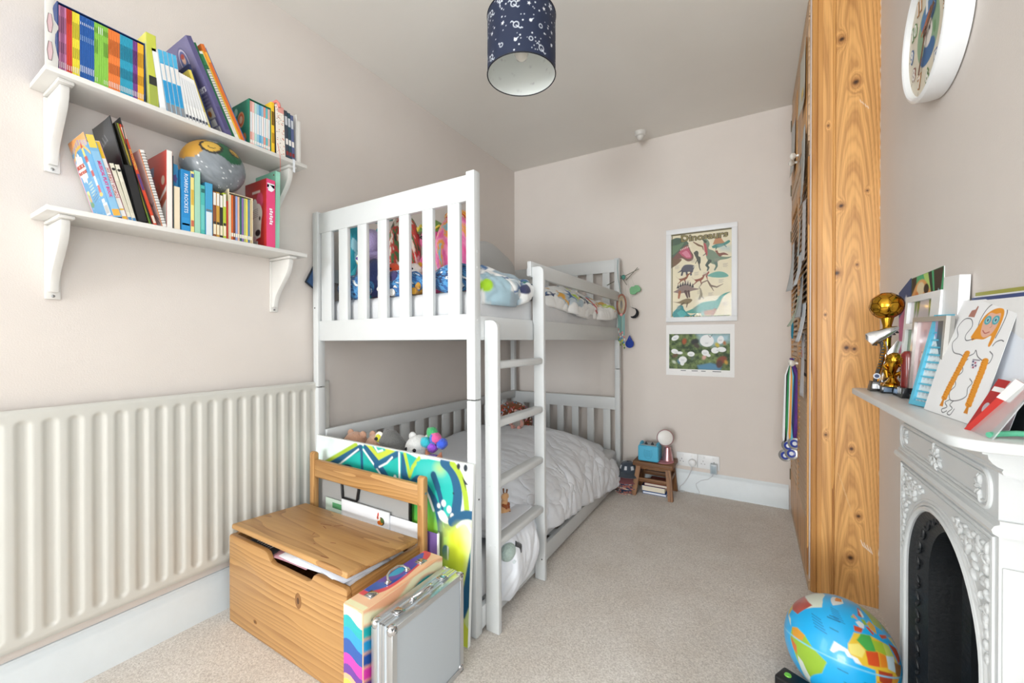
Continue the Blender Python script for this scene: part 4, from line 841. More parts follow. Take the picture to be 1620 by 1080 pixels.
ms_ = [(.455, .995), (.352, .995)] + [(.352 - .052 * math.sin(R(a)), 1.049 - .054 * math.cos(R(a))) for a in (15, 30, 45, 60, 75, 90)] + [(.300, 1.85)] + [(.332 - .032 * math.cos(R(a)), 1.853 + .032 * math.sin(R(a))) for a in (20, 45, 70, 90)] + [(.455, 1.885)]
bm = bmn(); prism(bm, ms_, 'z', .9385, .9585, .004, 3); part('mantel_shelf', bm, 'cast_white', fire)
# black insert
bm = bmn(); n = 36; pa, pb = arch(AR - .001, n), arch(AR - .046, n); rows = []
for (y1, z1), (y2, z2) in zip([(AC + AR - .001, 0)] + pa + [(AC - AR + .001, 0)], [(AC + AR - .046, 0)] + pb + [(AC - AR + .046, 0)]):
    rows.append([bm.verts.new((.404 + .032 * s, y1 + (y2 - y1) * s, z1 + (z2 - z1) * s)) for s in (0, .12, .2, .8, .9, 1)])
for i, (A, B) in enumerate(zip(rows, rows[1:])):
    for j in range(5): bm.faces.new((A[j], A[j + 1], B[j + 1], B[j]))
part('insert_ring', bm, 'cast_black', fire)
bm = bmn()
for i in range(60):
    s = i / 59
    if s < .28: y, z, a = AC + AR - .023, .02 + s / .28 * .42, PI / 2
    elif s > .72: y, z, a = AC - AR + .023, .02 + (1 - s) / .28 * .42, PI / 2
    else: th = (s - .28) / .44 * PI; y, z, a = AC + (AR - .023) * math.cos(th), AZ + (AR - .023) * math.sin(th), th + PI / 2
    ball(bm, (0, 0, 0), (.005, .016, .006), 8, 5, Matrix.Translation((.419, y, z)) @ Matrix.Rotation(a + (.7 if i % 2 else -.7), 4, 'X'))
part('leaf_relief', bm, 'cast_black', fire)
for r0, r1, xa, xb in ((AR - .046, AR - .052, .436, .505), (AR - .10, AR - .106, .505, .60)):
    bm = bmn(); A = None
    path = lambda r: [(AC + r, 0)] + arch(r, n) + [(AC - r, 0)]
    for (y1, z1), (y2, z2) in zip(path(r0), path(r1)):
        B = [bm.verts.new((xa, y1, z1)), bm.verts.new((xb, y2, z2))]
        if A: bm.faces.new((A[0], A[1], B[1], B[0]))
        A = B
    part('recess', bm, 'cast_black', fire)
bm = bmn(); A = None
for (y1, z1), (y2, z2) in zip([(AC + AR - .052, 0)] + arch(AR - .052, n) + [(AC - AR + .052, 0)], [(AC + AR - .10, 0)] + arch(AR - .10, n) + [(AC - AR + .10, 0)]):
    B = [bm.verts.new((.505, y1, z1)), bm.verts.new((.495, (y1 + y2) / 2, (z1 + z2) / 2)), bm.verts.new((.505, y2, z2))]
    if A: [bm.faces.new((A[j], A[j + 1], B[j + 1], B[j])) for j in (0, 1)]
    A = B
part('inner_arch', bm, 'cast_black', fire)
bm = bmn(); prism(bm, [(AC + AR - .1, 0)] + arch(AR - .1, n) + [(AC - AR + .1, 0)], 'x', .60, .61); part('fireback', bm, 'cast_black', fire, False)
for r_ in (AR - .085, AR - .066):
    bm = bmn(); tube(bm, [(.503, AC + r_, 0)] + [(.503, y, z) for y, z in arch(r_, n)] + [(.503, AC - r_, 0)], .004, 6); part('rib', bm, 'cast_black', fire)
for k, z in enumerate((.075, .10, .125)):
    bm = bmn(); tube(bm, [(.50, AC + .13, z), (.47 - .006 * k, AC + .09, z), (.452 - .008 * k, AC, z), (.47 - .006 * k, AC - .09, z), (.50, AC - .13, z)], .006, 8); part('grate_bar', bm, 'cast_black', fire)
bm = bmn()
for k in range(9): y = AC - .11 + k * .0275; q = .463 + .037 * (abs(y - AC) / .12) ** 2; cyl(bm, (q, y, .02), (q - .004, y, .128), .004, n=6)
part('grate_uprights', bm, 'cast_black', fire)
bm = bmn(); box(bm, .405, .60, AC - AR + .03, AC + AR - .03, 0.0005, .02); part('hearth_plate', bm, 'cast_black', fire)
# ------------------------------------------------------------------ clock
ck = T('wall_clock', 'large white wall clock with pictures on its dial above the mantel', 'clock', (.43, 1.565, 1.985)); CR = .178
mxc = Matrix.Translation((.4545, 1.565, 1.985)) @ Matrix.Rotation(R(-90), 4, 'Y')
bm = bmn(); lathe(bm, [(CR - .012, 0), (CR, .003), (CR + .002, .02), (CR, .05), (CR - .004, .054), (CR - .010, .055), (CR - .014, .052), (CR - .016, .040)], n=72, mx=mxc, cap=False); part('rim', bm, 'white_plastic', ck)
cv = Cv(2, 2, 150, 150, 'e3dac6')
for k in range(12): a = R(30 * k); cv.line([(1 + .93 * math.sin(a), 1 - .93 * math.cos(a)), (1 + .97 * math.sin(a), 1 - .97 * math.cos(a))], .02, '8a7f70')
cv.ell(1, 1, .52, .52, '8fae8c'); cv.ell(1.02, .72, .36, .22, '4f7fae'); cv.ell(.98, 1.34, .34, .18, '3f6ea2'); cv.ell(1, 1.02, .20, .22, 'efe9e2'); cv.poly([(.90, .45), (.95, .30), (1.0, .45), (1.0, .66), (.90, .66)], 'e9ecf0'); cv.ell(.90, .98, .03, .035, '3a3230'); cv.ell(1.08, .98, .03, .035, '3a3230')
cv.line([(.68, .88), (1.12, .70)], [.05, .10], 'b5653a'); cv.line([(1.12, .70), (1.2, .68)], [.10, .02], '6a3d26'); cv.ell(.72, 1.2, .06, .08, '9fc08c'); cv.ell(1.3, 1.1, .06, .1, '6f9a6c')
ang = cv.x
q = np.hypot(cv.x - 1, cv.y - 1)
me = grid_mesh('dial', lay(cv, (.4145, 1.565 + CR - .015, 1.985 + CR - .015), (0, -2 * (CR - .015), 0), (0, 0, -2 * (CR - .015))), cv.c)
b2 = bmesh.new(); b2.from_mesh(me); rr_ = CR - .0145
bmesh.ops.delete(b2, geom=[v for v in b2.verts if (v.co.y - 1.565) ** 2 + (v.co.z - 1.985) ** 2 > rr_ ** 2], context='VERTS'); b2.to_mesh(me); b2.free()
part('dial', me, 'painted', ck)
bm = bmn(); lathe(bm, [(CR - .013, 0), (CR - .013, .038)], n=60, mx=mxc); part('backing', bm, cm('e3dac6'), ck)
for k in range(1, 13):
    a = R(30 * k); y = 1.565 - .125 * math.sin(a); z = 1.985 + .125 * math.cos(a)
    for dx, colr, bd in ((.0010, ('8c5a4a', '4a6a9a', '6f8f5a', 'b07a3c')[k % 4], .0045), (.0016, 'f0ece4', .0006)):
        text('numeral', str(k), .046, cm(colr), ck, frame((.4140 - dx, y, z), (0, -1, 0), (0, 0, 1)), bold=bd)
for a, L_, w_ in ((302, .075, .006), (150, .105, .004)):
    bm = bmn(); box(bm, -w_, w_, 0, .0015, -.015, L_, mx=Matrix.Translation((.4095, 1.565, 1.985)) @ Matrix.Rotation(R(90), 4, 'Z') @ Matrix.Rotation(R(a), 4, 'Y')); part('hand', bm, cm('6b4a3a'), ck, False)
bm = bmn(); lathe(bm, [(.007, 0), (.007, .004)], n=16, mx=Matrix.Translation((.4105, 1.565, 1.985)) @ Matrix.Rotation(R(-90), 4, 'Y')); part('hub', bm, cm('5a4238'), ck)
# ================================================================== things on the mantel shelf
ZM = .9587
mat('gold', 'c7962f', .16, metal=1.0); mat('silver', 'c9cacc', .2, metal=1.0); mat('gold_dark', '6e4a12', .35, metal=1.0)
mat('silver_frame', 'b9b7b2', .3, metal=.7)
def seams(c, r, q):
    bm = bmn(); b2 = bmesh.new(); bmesh.ops.create_icosphere(b2, subdivisions=1, radius=1); b2.verts.ensure_lookup_table()
    V = [v.co.copy() for v in b2.verts]; E = [(e.verts[0].index, e.verts[1].index) for e in b2.edges]; F = [[v.index for v in f.verts] for f in b2.faces]; b2.free()
    segs = [(V[a].lerp(V[b], 1 / 3), V[a].lerp(V[b], 2 / 3)) for a, b in E]
    for f in F:
        for k in range(3): a, b, d = V[f[k]], V[f[(k + 1) % 3]], V[f[(k + 2) % 3]]; segs.append((a.lerp(b, 1 / 3), a.lerp(d, 1 / 3)))
    for p, s in segs: tube(bm, [Vector(c) + p.lerp(s, t / 3).normalized() * r for t in range(4)], q, 5, caps=False)
    return bm
# tall trophy with a golden football
t = T('trophy', 'tall trophy topped by a large golden football', 'trophy', (.392, 1.835, ZM))
c = (.388, 1.838, 1.2445); bm = bmn(); ball(bm, c, .0445, 32, 20); part('golden_ball', bm, 'gold', t); part('ball_seams', seams(c, .0446, .0011), 'gold_dark', t)
bm = bmn(); lathe(bm, [(.02, 0), (.017, .02), (.012, .05), (.010, .12), (.012, .19), (.020, .225), (.018, .245)], (.39, 1.838, ZM + .03), 18); part('stem', bm, 'gold', t)
bm = bmn(); box(bm, .365, .415, 1.815, 1.861, ZM, ZM + .03, .002); part('base', bm, 'black_plastic', t)
# trophy with a silver boot on a curved black ribbon column
t = T('trophy', 'trophy of a silver football boot on a curved black column', 'trophy', (.366, 1.80, ZM))
bm = bmn(); prism(bm, [(.335, ZM), (.400, ZM), (.398, ZM + .032), (.341, ZM + .032)], 'y', 1.775, 1.822, .0015); b = part('base', bm, cm('2a2622', .3), t)
bm = bmn(); box(bm, .3405, .3545, 1.7742, 1.775, ZM + .009, ZM + .024); part('plaque', bm, cm('d9dadb', .3, .6), b, False)
bm = bmn(); box(bm, .360, .372, 1.7735, 1.775, ZM + .004, ZM + .03); part('plaque', bm, cm('a67c46', .3, .8), b, False)
cp = [(.346, 1.795, ZM + .03), (.352, 1.795, ZM + .06), (.362, 1.795, ZM + .10), (.366, 1.795, ZM + .14), (.362, 1.795, ZM + .165)]
for k, (dx, m_) in enumerate(((0, 'black_plastic'), (.008, 'gold'), (.013, 'silver'))):
    bm = bmn(); A = None
    for x, y, z in cp:
        B = [bm.verts.new((x + dx, y - .008, z)), bm.verts.new((x + dx + .007 - .004 * (k > 0), y - .008, z)), bm.verts.new((x + dx + .007 - .004 * (k > 0), y + .008, z)), bm.verts.new((x + dx, y + .008, z))]
        if A: [bm.faces.new((A[j], A[(j + 1) % 4], B[(j + 1) % 4], B[j])) for j in range(4)]
        A = B
    part('column_ribbon', bm, m_, t)
bm = bmn()
for z in np.linspace(ZM + .075, ZM + .15, 9): q = .352 + (z - ZM - .06) * .2; box(bm, q - .001, q + .007, 1.7855, 1.7868, z, z + .004)
part('ribbon_lines', bm, 'gold', t, False)
bm = bmn(); lathe(bm, [(.0095, 0), (.0095, .0015)], n=20, mx=Matrix.Translation((.3535, 1.7866, ZM + .05)) @ Matrix.Rotation(R(90), 4, 'X')); part('badge', bm, cm('dfe2ea', .3), t)
bm = bmn(); lathe(bm, [(.006, 0), (.006, .001)], n=16, mx=Matrix.Translation((.3535, 1.7851, ZM + .05)) @ Matrix.Rotation(R(90), 4, 'X')); part('badge_centre', bm, cm('35466e', .3), t)
bm = bmn(); prism(bm, [(.366, ZM + .032), (.383, ZM + .032), (.418, ZM + .165), (.404, ZM + .168), (.372, ZM + .115)], 'y', 1.792, 1.797, .001); part('silver_wing', bm, 'silver', t)
# boot: sole, upper, collar, studs
mb = Matrix.Translation((.372, 1.792, ZM + .182)) @ Matrix.Rotation(R(-38), 4, 'Y')
bm = bmn()
sec = [(-.042, .012, .008, .022), (-.032, .015, .010, .037), (-.018, .0145, .010, .034), (.0, .014, .010, .026), (.018, .0155, .010, .021), (.034, .015, .008, .015), (.046, .008, .003, .007)]
A = None
for x, wy, zb, zt in sec:
    B = [bm.verts.new((x, wy * math.cos(2 * PI * j / 14), (zt if math.sin(2 * PI * j / 14) > 0 else zb) * math.sin(2 * PI * j / 14))) for j in range(14)]
    if A: [bm.faces.new((A[j], A[(j + 1) % 14], B[(j + 1) % 14], B[j])) for j in range(14)]
    else: bm.faces.new(B[::-1])
    A = B
bm.faces.new(A); bmesh.ops.transform(bm, matrix=mb, verts=bm.verts); part('boot', bm, 'silver', t)
bm = bmn()
for x in (-.033, -.022, .012, .024, .034):
    for s in (-1, 1): vs0 = len(bm.verts); cyl(bm, (x, s * .007, -.004), (x, s * .007, -.013), .0032, .002, 8)
bmesh.ops.transform(bm, matrix=mb, verts=bm.verts); part('studs', bm, cm('4a4c50', .3, .9), t)
bm = bmn()
for k in range(4): tube(bm, [(-.012 + k * .009, -.008, .021 - .0017 * k), (-.012 + k * .009, 0, .0245 - .0018 * k), (-.012 + k * .009, .008, .021 - .0017 * k)], .0014, 6)
bmesh.ops.transform(bm, matrix=mb, verts=bm.verts); part('laces', bm, cm('6a6c70', .3, .9), t)
# small trophy with a gold figure
t = T('trophy', 'small trophy with a crouching golden figure holding a ball', 'trophy', (.384, 1.745, ZM))
bm = bmn(); box(bm, .352, .402, 1.722, 1.772, ZM, ZM + .022, .0015); b = part('base', bm, cm('1d2126', .2), t)
bm = bmn(); box(bm, .3575, .3775, 1.7212, 1.722, ZM + .005, ZM + .018); part('plaque', bm, cm('7f93ab', .25, .5), b, False)
gx, gy, gz = .384, 1.745, ZM + .022
bm = bmn(); lathe(bm, [(.024, 0), (.024, .004), (.019, .008), (.021, .012), (.014, .018), (.010, .026), (.012, .032), (.006, .038)], (gx, gy, gz), 24); part('gold_foot', bm, 'gold', t)
bm = bmn()
tube(bm, [(gx, gy, gz + .034), (gx - .004, gy - .004, gz + .048), (gx - .002, gy - .006, gz + .064), (gx + .002, gy - .004, gz + .078)], [.008, .012, .015, .010], 12)
for s in (-1, 1):
    tube(bm, [(gx + s * .006, gy, gz + .036), (gx + s * .020, gy - .010, gz + .046), (gx + s * .016, gy - .016, gz + .028)], [.007, .007, .005], 10)
    tube(bm, [(gx + s * .012, gy - .004, gz + .072), (gx + s * .023, gy - .008, gz + .062), (gx + s * .017, gy - .016, gz + .054)], [.006, .0055, .004], 10)
ball(bm, (gx + .001, gy - .007, gz + .090), (.0105, .011, .013), 16, 12)
part('gold_figure', bm, 'gold', t)
bm = bmn(); ball(bm, (gx + .006, gy + .004, gz + .084), .0235, 24, 16); part('gold_ball', bm, 'gold', t); part('ball_seams', seams((gx + .006, gy + .004, gz + .084), .0236, .0007), 'gold_dark', t)
# dark red award on a black striped plinth
t = T('trophy', 'dark red glass award with a gold crest on a black plinth', 'trophy', (.40, 1.645, ZM))
bm = bmn(); prism(bm, [(.372, ZM), (.418, ZM), (.416, ZM + .030), (.376, ZM + .030)], 'y', 1.60, 1.69, .0015); b = part('plinth', bm, cm('1b1d21', .2), t)
for k in range(3):
    bm = bmn(); box(bm, .3735, .3745, 1.618 + k * .013, 1.621 + k * .013, ZM + .003, ZM + .028, mx=Matrix.Translation((0, 0, 0))); part('stripe', bm, cm('e4e6e8', .3), b, False)
mat('red_glass', '7a1f1c', .12, coat=.6)
bm = bmn(); lathe(bm, [(.017, 0), (.018, .004), (.0165, .05), (.018, .085), (.017, .098), (.010, .106), (.001, .108)], (.397, 1.645, ZM + .030), 24); part('red_column', bm, 'red_glass', t)
bm = bmn(); rs = random.Random(8)
for k in range(16): a = rs.random() * 2 * PI; q = rs.random(); ball(bm, (.3802, 1.640 + .009 * q * math.cos(a), ZM + .105 + .013 * q * math.sin(a)), (.002, .003, .003), 6, 5)
part('gold_crest', bm, 'gold', t)
# --- frames and cards: a leaning board built from its base line and top line
LQ = []
def leaning(name, label, cat, b0, b1, t0, t1, th=.003, col='f4f4f3'):
    """b0,b1: lower left/right corner as seen, t0,t1: upper left/right"""
    t = T(name, label, cat, tuple((Vector(b0) + Vector(b1)) / 2)); b0, b1, t0, t1 = map(Vector, (b0, b1, t0, t1))
    n = (b1 - b0).cross(t0 - b0).normalized()
    if n.x > 0: n = -n
    t1 = t1 - n * (t1 - b0).dot(n)
    LQ[:] = [b0, b1, t0, t1]
    bm = bmn(); F = [bm.verts.new(p) for p in (b0, b1, t1, t0)]; B = [bm.verts.new(p - n * th) for p in (b0, b1, t1, t0)]
    bm.faces.new(F); bm.faces.new(B[::-1])
    for i in range(4): bm.faces.new((F[i], B[i], B[(i + 1) % 4], F[(i + 1) % 4]))
    bmesh.ops.recalc_face_normals(bm, faces=bm.faces); part('board', bm, cm(col), t, False); return t, n
def quadlay(cv, b0, b1, t0, t1, n, off):
    s = (cv.x / cv.W)[..., None]; q = (cv.y / cv.H)[..., None]; b0, b1, t0, t1, n = (np.array(v, float) for v in (b0, b1, t0, t1, n))
    return (t0 * (1 - s) + t1 * s) * (1 - q) + (b0 * (1 - s) + b1 * s) * q + n * off
def bars(name, m, t, b0, b1, t0, t1, n, rects, h=.008, base=.0):
    """raised bars given as (s0,s1,q0,q1) fractions of the board"""
    b0, b1, t0, t1 = map(Vector, (b0, b1, t0, t1)); P = lambda s, q: (t0.lerp(t1, s)).lerp(b0.lerp(b1, s), q); o = None
    for s0, s1, q0, q1 in rects:
        bm = bmn(); F = [bm.verts.new(P(s, q) + n * (base + h)) for s, q in ((s0, q1), (s1, q1), (s1, q0), (s0, q0))]; B = [bm.verts.new(P(s, q) + n * base) for s, q in ((s0, q1), (s1, q1), (s1, q0), (s0, q0))]
        bm.faces.new(F); bm.faces.new(B[::-1])
        for i in range(4): bm.faces.new((F[i], B[i], B[(i + 1) % 4], F[(i + 1) % 4]))
        bmesh.ops.recalc_face_normals(bm, faces=bm.faces); part(name, bm, m, t, False)
# tiger painting card and the blue-pink card behind the frames
Q = ((.452, 1.842, ZM + .03), (.452, 1.578, ZM + .03), (.4525, 1.843, 1.332), (.4525, 1.577, 1.334))
t, n = leaning('painted_card', 'card painted with a tiger and green leaves standing behind the white frame', 'card', *Q, th=.0018); cv = Cv(.27, .36, 90, 110, '3aa56a')
cv.poly([(0, 0), (.27, 0), (.27, .36), (0, .36)], '49b07a'); cv.poly([(.0, .0), (.05, .0), (.04, .06), (0, .07)], '2a2320'); cv.poly([(.195, 0), (.27, 0), (.25, .06), (.21, .13)], '33261f'); cv.poly([(.15, 0), (.18, 0), (.20, .12), (.185, .12)], '1f2a22'); cv.poly([(.11, .0), (.15, 0), (.19, .11), (.15, .07)], 'b7d977')
cv.poly(cv.curve([(0, .06), (.06, .02), (.12, .02), (.17, .06), (.20, .10), (.2, .16), (.1, .2), (0, .2)], 5), 'e2a765'); cv.ell(.085, .045, .035, .022, 'e7d9b4'); cv.ell(.135, .05, .022, .016, '2a1d16'); cv.ell(.05, .075, .02, .025, 'd98a4c')
for k in range(4): cv.line(cv.curve([(.05 + k * .035, .12), (.075 + k * .035, .09), (.11 + k * .03, .10)]), .007, '33221a')
cv.poly([(.2, .13), (.23, .06), (.265, .08), (.265, .36), (.22, .36)], 'a9d3da'); cv.poly([(.2, .2), (.23, .18), (.24, .3), (.2, .33)], 'f0c48e'); cv.ell(.04, .15, .03, .04, 'dfe6ea')
part('painting', grid_mesh('painting', quadlay(cv, *LQ, n, .0006), cv.c), 'painted', t)
Q = ((.453, 1.98, ZM + .03), (.452, 1.85, ZM + .03), (.453, 1.985, 1.298), (.453, 1.85, 1.335))
t, n = leaning('greeting_card', 'navy and pink greeting card at the back beside the tiger card', 'card', *Q, th=.001, col='2c4a78'); cv = Cv(.13, .33, 30, 60, '2f4f80'); cv.poly([(0, .10), (.13, .06), (.13, .33), (0, .33)], 'd17aa8'); cv.ell(.08, .05, .012, .01, 'cfd9ea'); cv.ell(.09, .12, .02, .025, 'a83a64'); part('card_print', grid_mesh('card_print', quadlay(cv, *LQ, n, .0005), cv.c), 'painted', t)
# white multi-picture frame
Q = ((.414, 1.790, ZM), (.414, 1.508, ZM), (.436, 1.795, 1.266), (.436, 1.508, 1.262))
t, n = leaning('framed_picture', 'white multi-picture frame leaning on the wall behind the trophies', 'picture frame', *Q, th=.010)
cv = Cv(.28, .31, 90, 100, '3f6f4a'); cv.rect(0, 0, .28, .085, 'd9d3d8')
for x in (.05, .075, .17, .20, .225): cv.poly([(x, 0), (x + .03, 0), (x + .012, .075)], '6f9a4a'); cv.poly([(x + .01, 0), (x + .03, 0), (x + .022, .06)], '3c6a3a')
cv.ell(.10, .14, .05, .04, '8fb45a', soft=.02); cv.ell(.16, .13, .03, .03, 'c9d9d2', soft=.01); cv.rect(0, .18, .28, .31, 'c98f96'); cv.ell(.12, .25, .05, .07, '8c4a4c', soft=.01); cv.ell(.12, .215, .03, .03, 'e6b69c'); cv.ell(.21, .24, .04, .06, '6f9a5a', soft=.02)
part('photographs', grid_mesh('photographs', quadlay(cv, *LQ, n, .0008), cv.c), 'painted_gloss', t)
bars('frame_bar', 'white_plastic', t, *LQ, n, ((0, 1, 0, .06), (0, 1, .95, 1), (0, .08, .06, .95), (.78, 1, .06, .95), (.08, .78, .28, .34), (.08, .78, .60, .65)), .009)
# white deep frame further right with a dark picture
Q = ((.434, 1.545, ZM), (.434, 1.412, ZM), (.446, 1.548, 1.296), (.446, 1.412, 1.288))
t, n = leaning('framed_picture', 'white deep box frame showing a dark strip of picture behind the drawing', 'picture frame', *Q, th=.006)
bars('frame_bar', 'white_plastic', t, *LQ, n, ((.30, 1, 0, 1),), .014); bars('picture', cm('5a4a48'), t, *LQ, n, ((.05, .26, .12, .45),), .001); bars('picture', cm('6a2f3a'), t, *LQ, n, ((.05, .26, .45, .98),), .001)
# silver frame with a portrait on pink
Q = ((.396, 1.628, ZM), (.396, 1.392, ZM), (.412, 1.636, 1.194), (.412, 1.392, 1.188))
t, n = leaning('framed_picture', 'silver framed photograph of a small child wearing a tiara', 'picture frame', *Q, th=.008, col='8d8b86'); cv = Cv(.24, .235, 120, 116, 'd9b3bd')
cv.rect(.165, 0, .24, .235, '2a2836'); cv.rect(.155, 0, .168, .235, 'b69ac2'); cv.rect(.075, .035, .095, .055, 'c79ba8'); cv.ell(.105, .155, .052, .07, 'cf9a68', soft=.008); cv.ell(.115, .158, .040, .050, 'e0a48c'); cv.rect(.07, .20, .17, .235, 'c8b0bc'); cv.ell(.130, .155, .005, .003, '4a302a'); cv.line([(.122, .180), (.138, .180)], .004, 'b5665c'); cv.ell(.10, .155, .005, .003, '4a302a'); cv.ell(.118, .168, .006, .005, 'd0907c')
cv.line(cv.curve([(.065, .118), (.105, .100), (.15, .108)]), .010, 'e9e6ea')
for k in range(5): x = .072 + k * .018; cv.poly([(x - .008, .112 - .003 * k + .006 * abs(k - 2) * .5), (x + .008, .110), (x, .088 - (.012 if k == 2 else 0))], 'f0eef2'); cv.ell(x, .098, .003, .003, '5a5f78')
part('photograph', grid_mesh('photograph', quadlay(cv, *LQ, n, .0008), cv.c), 'painted_gloss', t)
bars('frame_bar', 'silver_frame', t, *LQ, n, ((0, 1, 0, .055), (0, 1, .945, 1), (0, .07, .055, .945), (.94, 1, .055, .945)), .008)
# pale blue slatted board
Q = ((.361, 1.466, ZM), (.386, 1.370, ZM), (.418, 1.497, 1.193), (.443, 1.401, 1.190))
t, n = leaning('letter_board', 'pale blue slatted name board leaning behind the child\'s drawing', 'board', *Q, th=.008, col='5db4cf'); k = 11
cv = Cv(.22, .25, 60, 90, 'dfe9ec')
for i in range(k):
    for j in range(6): x = .03 + j * .03 + .004 * (i % 3); y = .022 + i * .0212; cv.line([(x, y), (x + .018, y + .004 * ((i + j) % 3 - 1))], .0025, '9aa6ad'); cv.line([(x, y + .006), (x + .014, y + .006)], .002, 'b3bcc2')
part('cards', grid_mesh('cards', quadlay(cv, *LQ, n, .0006), cv.c), 'painted', t)
bars('slat', cm('62bbd6', .4), t, *LQ, n, [(.06, .97, .105 + i * .081, .122 + i * .081) for i in range(k)], .005); bars('frame_bar', cm('62bbd6', .4), t, *LQ, n, ((0, 1, 0, .06), (0, 1, .95, 1), (0, .10, .06, .95), (.94, 1, .06, .95)), .008)
bars('hole', cm('1c2a30'), t, *LQ, n, ((.10, .16, .012, .045),), .0085)
# folders behind the drawing
for nm, lb, c_, dx, dz in (('folder', 'olive-edged folder behind the child\'s drawing', 'a9a848', .0, .018), ('folder', 'navy-edged folder behind the child\'s drawing', '2f4680', -.006, .006)):
    Q = ((.440 + dx, 1.384, ZM), (.440 + dx, 1.04, ZM), (.450 + dx, 1.384, 1.222 + dz), (.450 + dx, 1.04, 1.210 + dz)); t, n = leaning(nm, lb, 'folder', *Q, th=.004, col=c_); bars('inner_sheets', 'paper_white', t, *LQ, n, ((0, 1, .03, 1),), .0015)
# the drawing
Q0 = ((.361, 1.378, ZM + .0005), (.376, 1.150, ZM + .0005), (.438, 1.430, 1.224), (.440, 1.188, 1.218))
t, n = leaning('childs_drawing', 'child\'s felt-tip drawing of a figure in white with long orange plaits', 'drawing', *Q0, th=.0006); cv = Cv(1.0, 1.30, 230, 290, 'f6f7f8')
# outline figure: fluffy suit, hooded face, two plaits (measured on the sheet)
ink = '3f424c'; og = 'eb9a23'
hood = cv.curve([(.52, .36), (.50, .24), (.56, .10), (.68, .04), (.80, .06), (.87, .16), (.86, .30), (.83, .42)], 6); cv.line(hood, .011, ink)
cv.poly(cv.curve([(.44, .42), (.50, .30), (.56, .18), (.68, .115), (.80, .12), (.84, .20), (.83, .36), (.80, .50), (.76, .50), (.76, .40), (.66, .44), (.55, .44), (.48, .46)], 4), og); cv.poly(cv.curve([(.56, .26), (.62, .16), (.72, .17), (.79, .17), (.795, .28), (.745, .38), (.65, .42), (.58, .37), (.56, .26)], 5), 'e9b7a2')
for x in (.625, .745): cv.ell(x, .235, .052, .048, '46aab8'); cv.ell(x, .235, .030, .030, 'a6d3d8'); cv.ell(x, .235, .014, .016, '2c4f6c')
cv.line(cv.curve([(.70, .26), (.715, .30), (.695, .315)]), .008, 'c98870'); cv.line(cv.curve([(.60, .345), (.65, .375), (.71, .36)]), .010, 'b5453c')
for L_ in ([(.83, .50), (.86, .46), (.92, .44), (.96, .45)], [(.50, .44), (.38, .46), (.34, .40), (.40, .30), (.34, .22), (.22, .22), (.14, .32), (.20, .42), (.14, .50), (.22, .60), (.36, .62), (.46, .64), (.58, .60), (.60, .56), (.66, .62), (.76, .66), (.86, .68), (.88, .60), (.82, .56)], [(.52, .66), (.46, .72), (.50, .80), (.42, .88), (.46, .96), (.40, 1.04), (.46, 1.12), (.60, 1.10), (.70, 1.04), (.68, .96), (.72, .90), (.66, .86)], [(.44, 1.12), (.38, 1.16), (.44, 1.20), (.36, 1.24), (.40, 1.27), (.46, 1.24)], [(.52, 1.12), (.48, 1.17), (.54, 1.20), (.48, 1.26), (.54, 1.27), (.58, 1.20)]): cv.line(cv.curve(L_, 6), .010, ink)
cv.poly([(.27, .19), (.30, .12), (.36, .11), (.38, .07), (.40, .08), (.385, .20)], 'b07a6c')
for P_ in ([(.47, .60), (.44, .72), (.40, .86), (.36, 1.0), (.33, 1.14)], [(.80, .66), (.80, .78), (.79, .90), (.785, 1.02), (.78, 1.14)]):
    P_ = cv.curve(P_, 5)
    for i, (x, y) in enumerate(P_[:-1]): cv.ell(x, y, .050 + .005 * (i % 2), .030, og); cv.line([(x - .042, y - .010), (x + .042, y + .014)], .008, 'c47614')
    x, y = P_[-1]; cv.poly([(x - .012, y - .02), (x + .014, y - .02), (x + .035, y + .07), (x - .035, y + .07)], 'd98a1e')
cv.rect(.60, .655, .72, .665, '5a4a6a'); cv.rect(.60, .67, .70, .75, 'e9eaf0')
for x, y, c_ in ((.62, .68, '4a3f74'), (.66, .69, 'b04a6a'), (.63, .715, '39406a'), (.68, .72, '6a3f74'), (.65, .74, 'a8506c')): cv.rect(x - .015, y - .01, x + .015, y + .01, c_)
part('drawing', grid_mesh('drawing', quadlay(cv, *LQ, n, .0005), cv.c), 'painted', t)
Q = ((.394, 1.205, ZM), (.402, 1.105, ZM), (.4505, 1.235, 1.205), (.4525, 1.10, 1.20)); leaning('paper_sheet', 'plain white sheet just behind the right edge of the drawing', 'paper', *Q, th=.0006, col='e9eef6')
Q = ((.414, 1.17, ZM), (.416, 1.075, ZM), (.4515, 1.17, 1.17), (.4515, 1.06, 1.16)); t, n = leaning('notebook', 'black chalk-drawn notebook standing behind the red card', 'notebook', *Q, th=.004, col='23282c'); bars('chalk_mark', cm('aab0b2'), t, *LQ, n, ((.2, .5, .55, .57), (.45, .5, .5, .62), (.2, .4, .68, .7)), .0004)
Q = ((.362, 1.150, ZM), (.372, 1.100, ZM), (.405, 1.150, 1.055), (.412, 1.085, 1.052)); t, n = leaning('photo_strip', 'red card with a small round portrait leaning at the near end of the mantel', 'card', *Q, th=.001, col='b42a2a'); bars('white_print', 'paper_white', t, *LQ, n, ((.05, .45, .15, .24),), .0004)
bm = bmn(); lathe(bm, [(.010, 0), (.010, .0006)], n=20, mx=Matrix.Translation((.3815, 1.129, ZM + .042)) @ Matrix.Rotation(R(-68), 4, 'Y')); part('portrait', bm, cm('c9c2cc'), t)
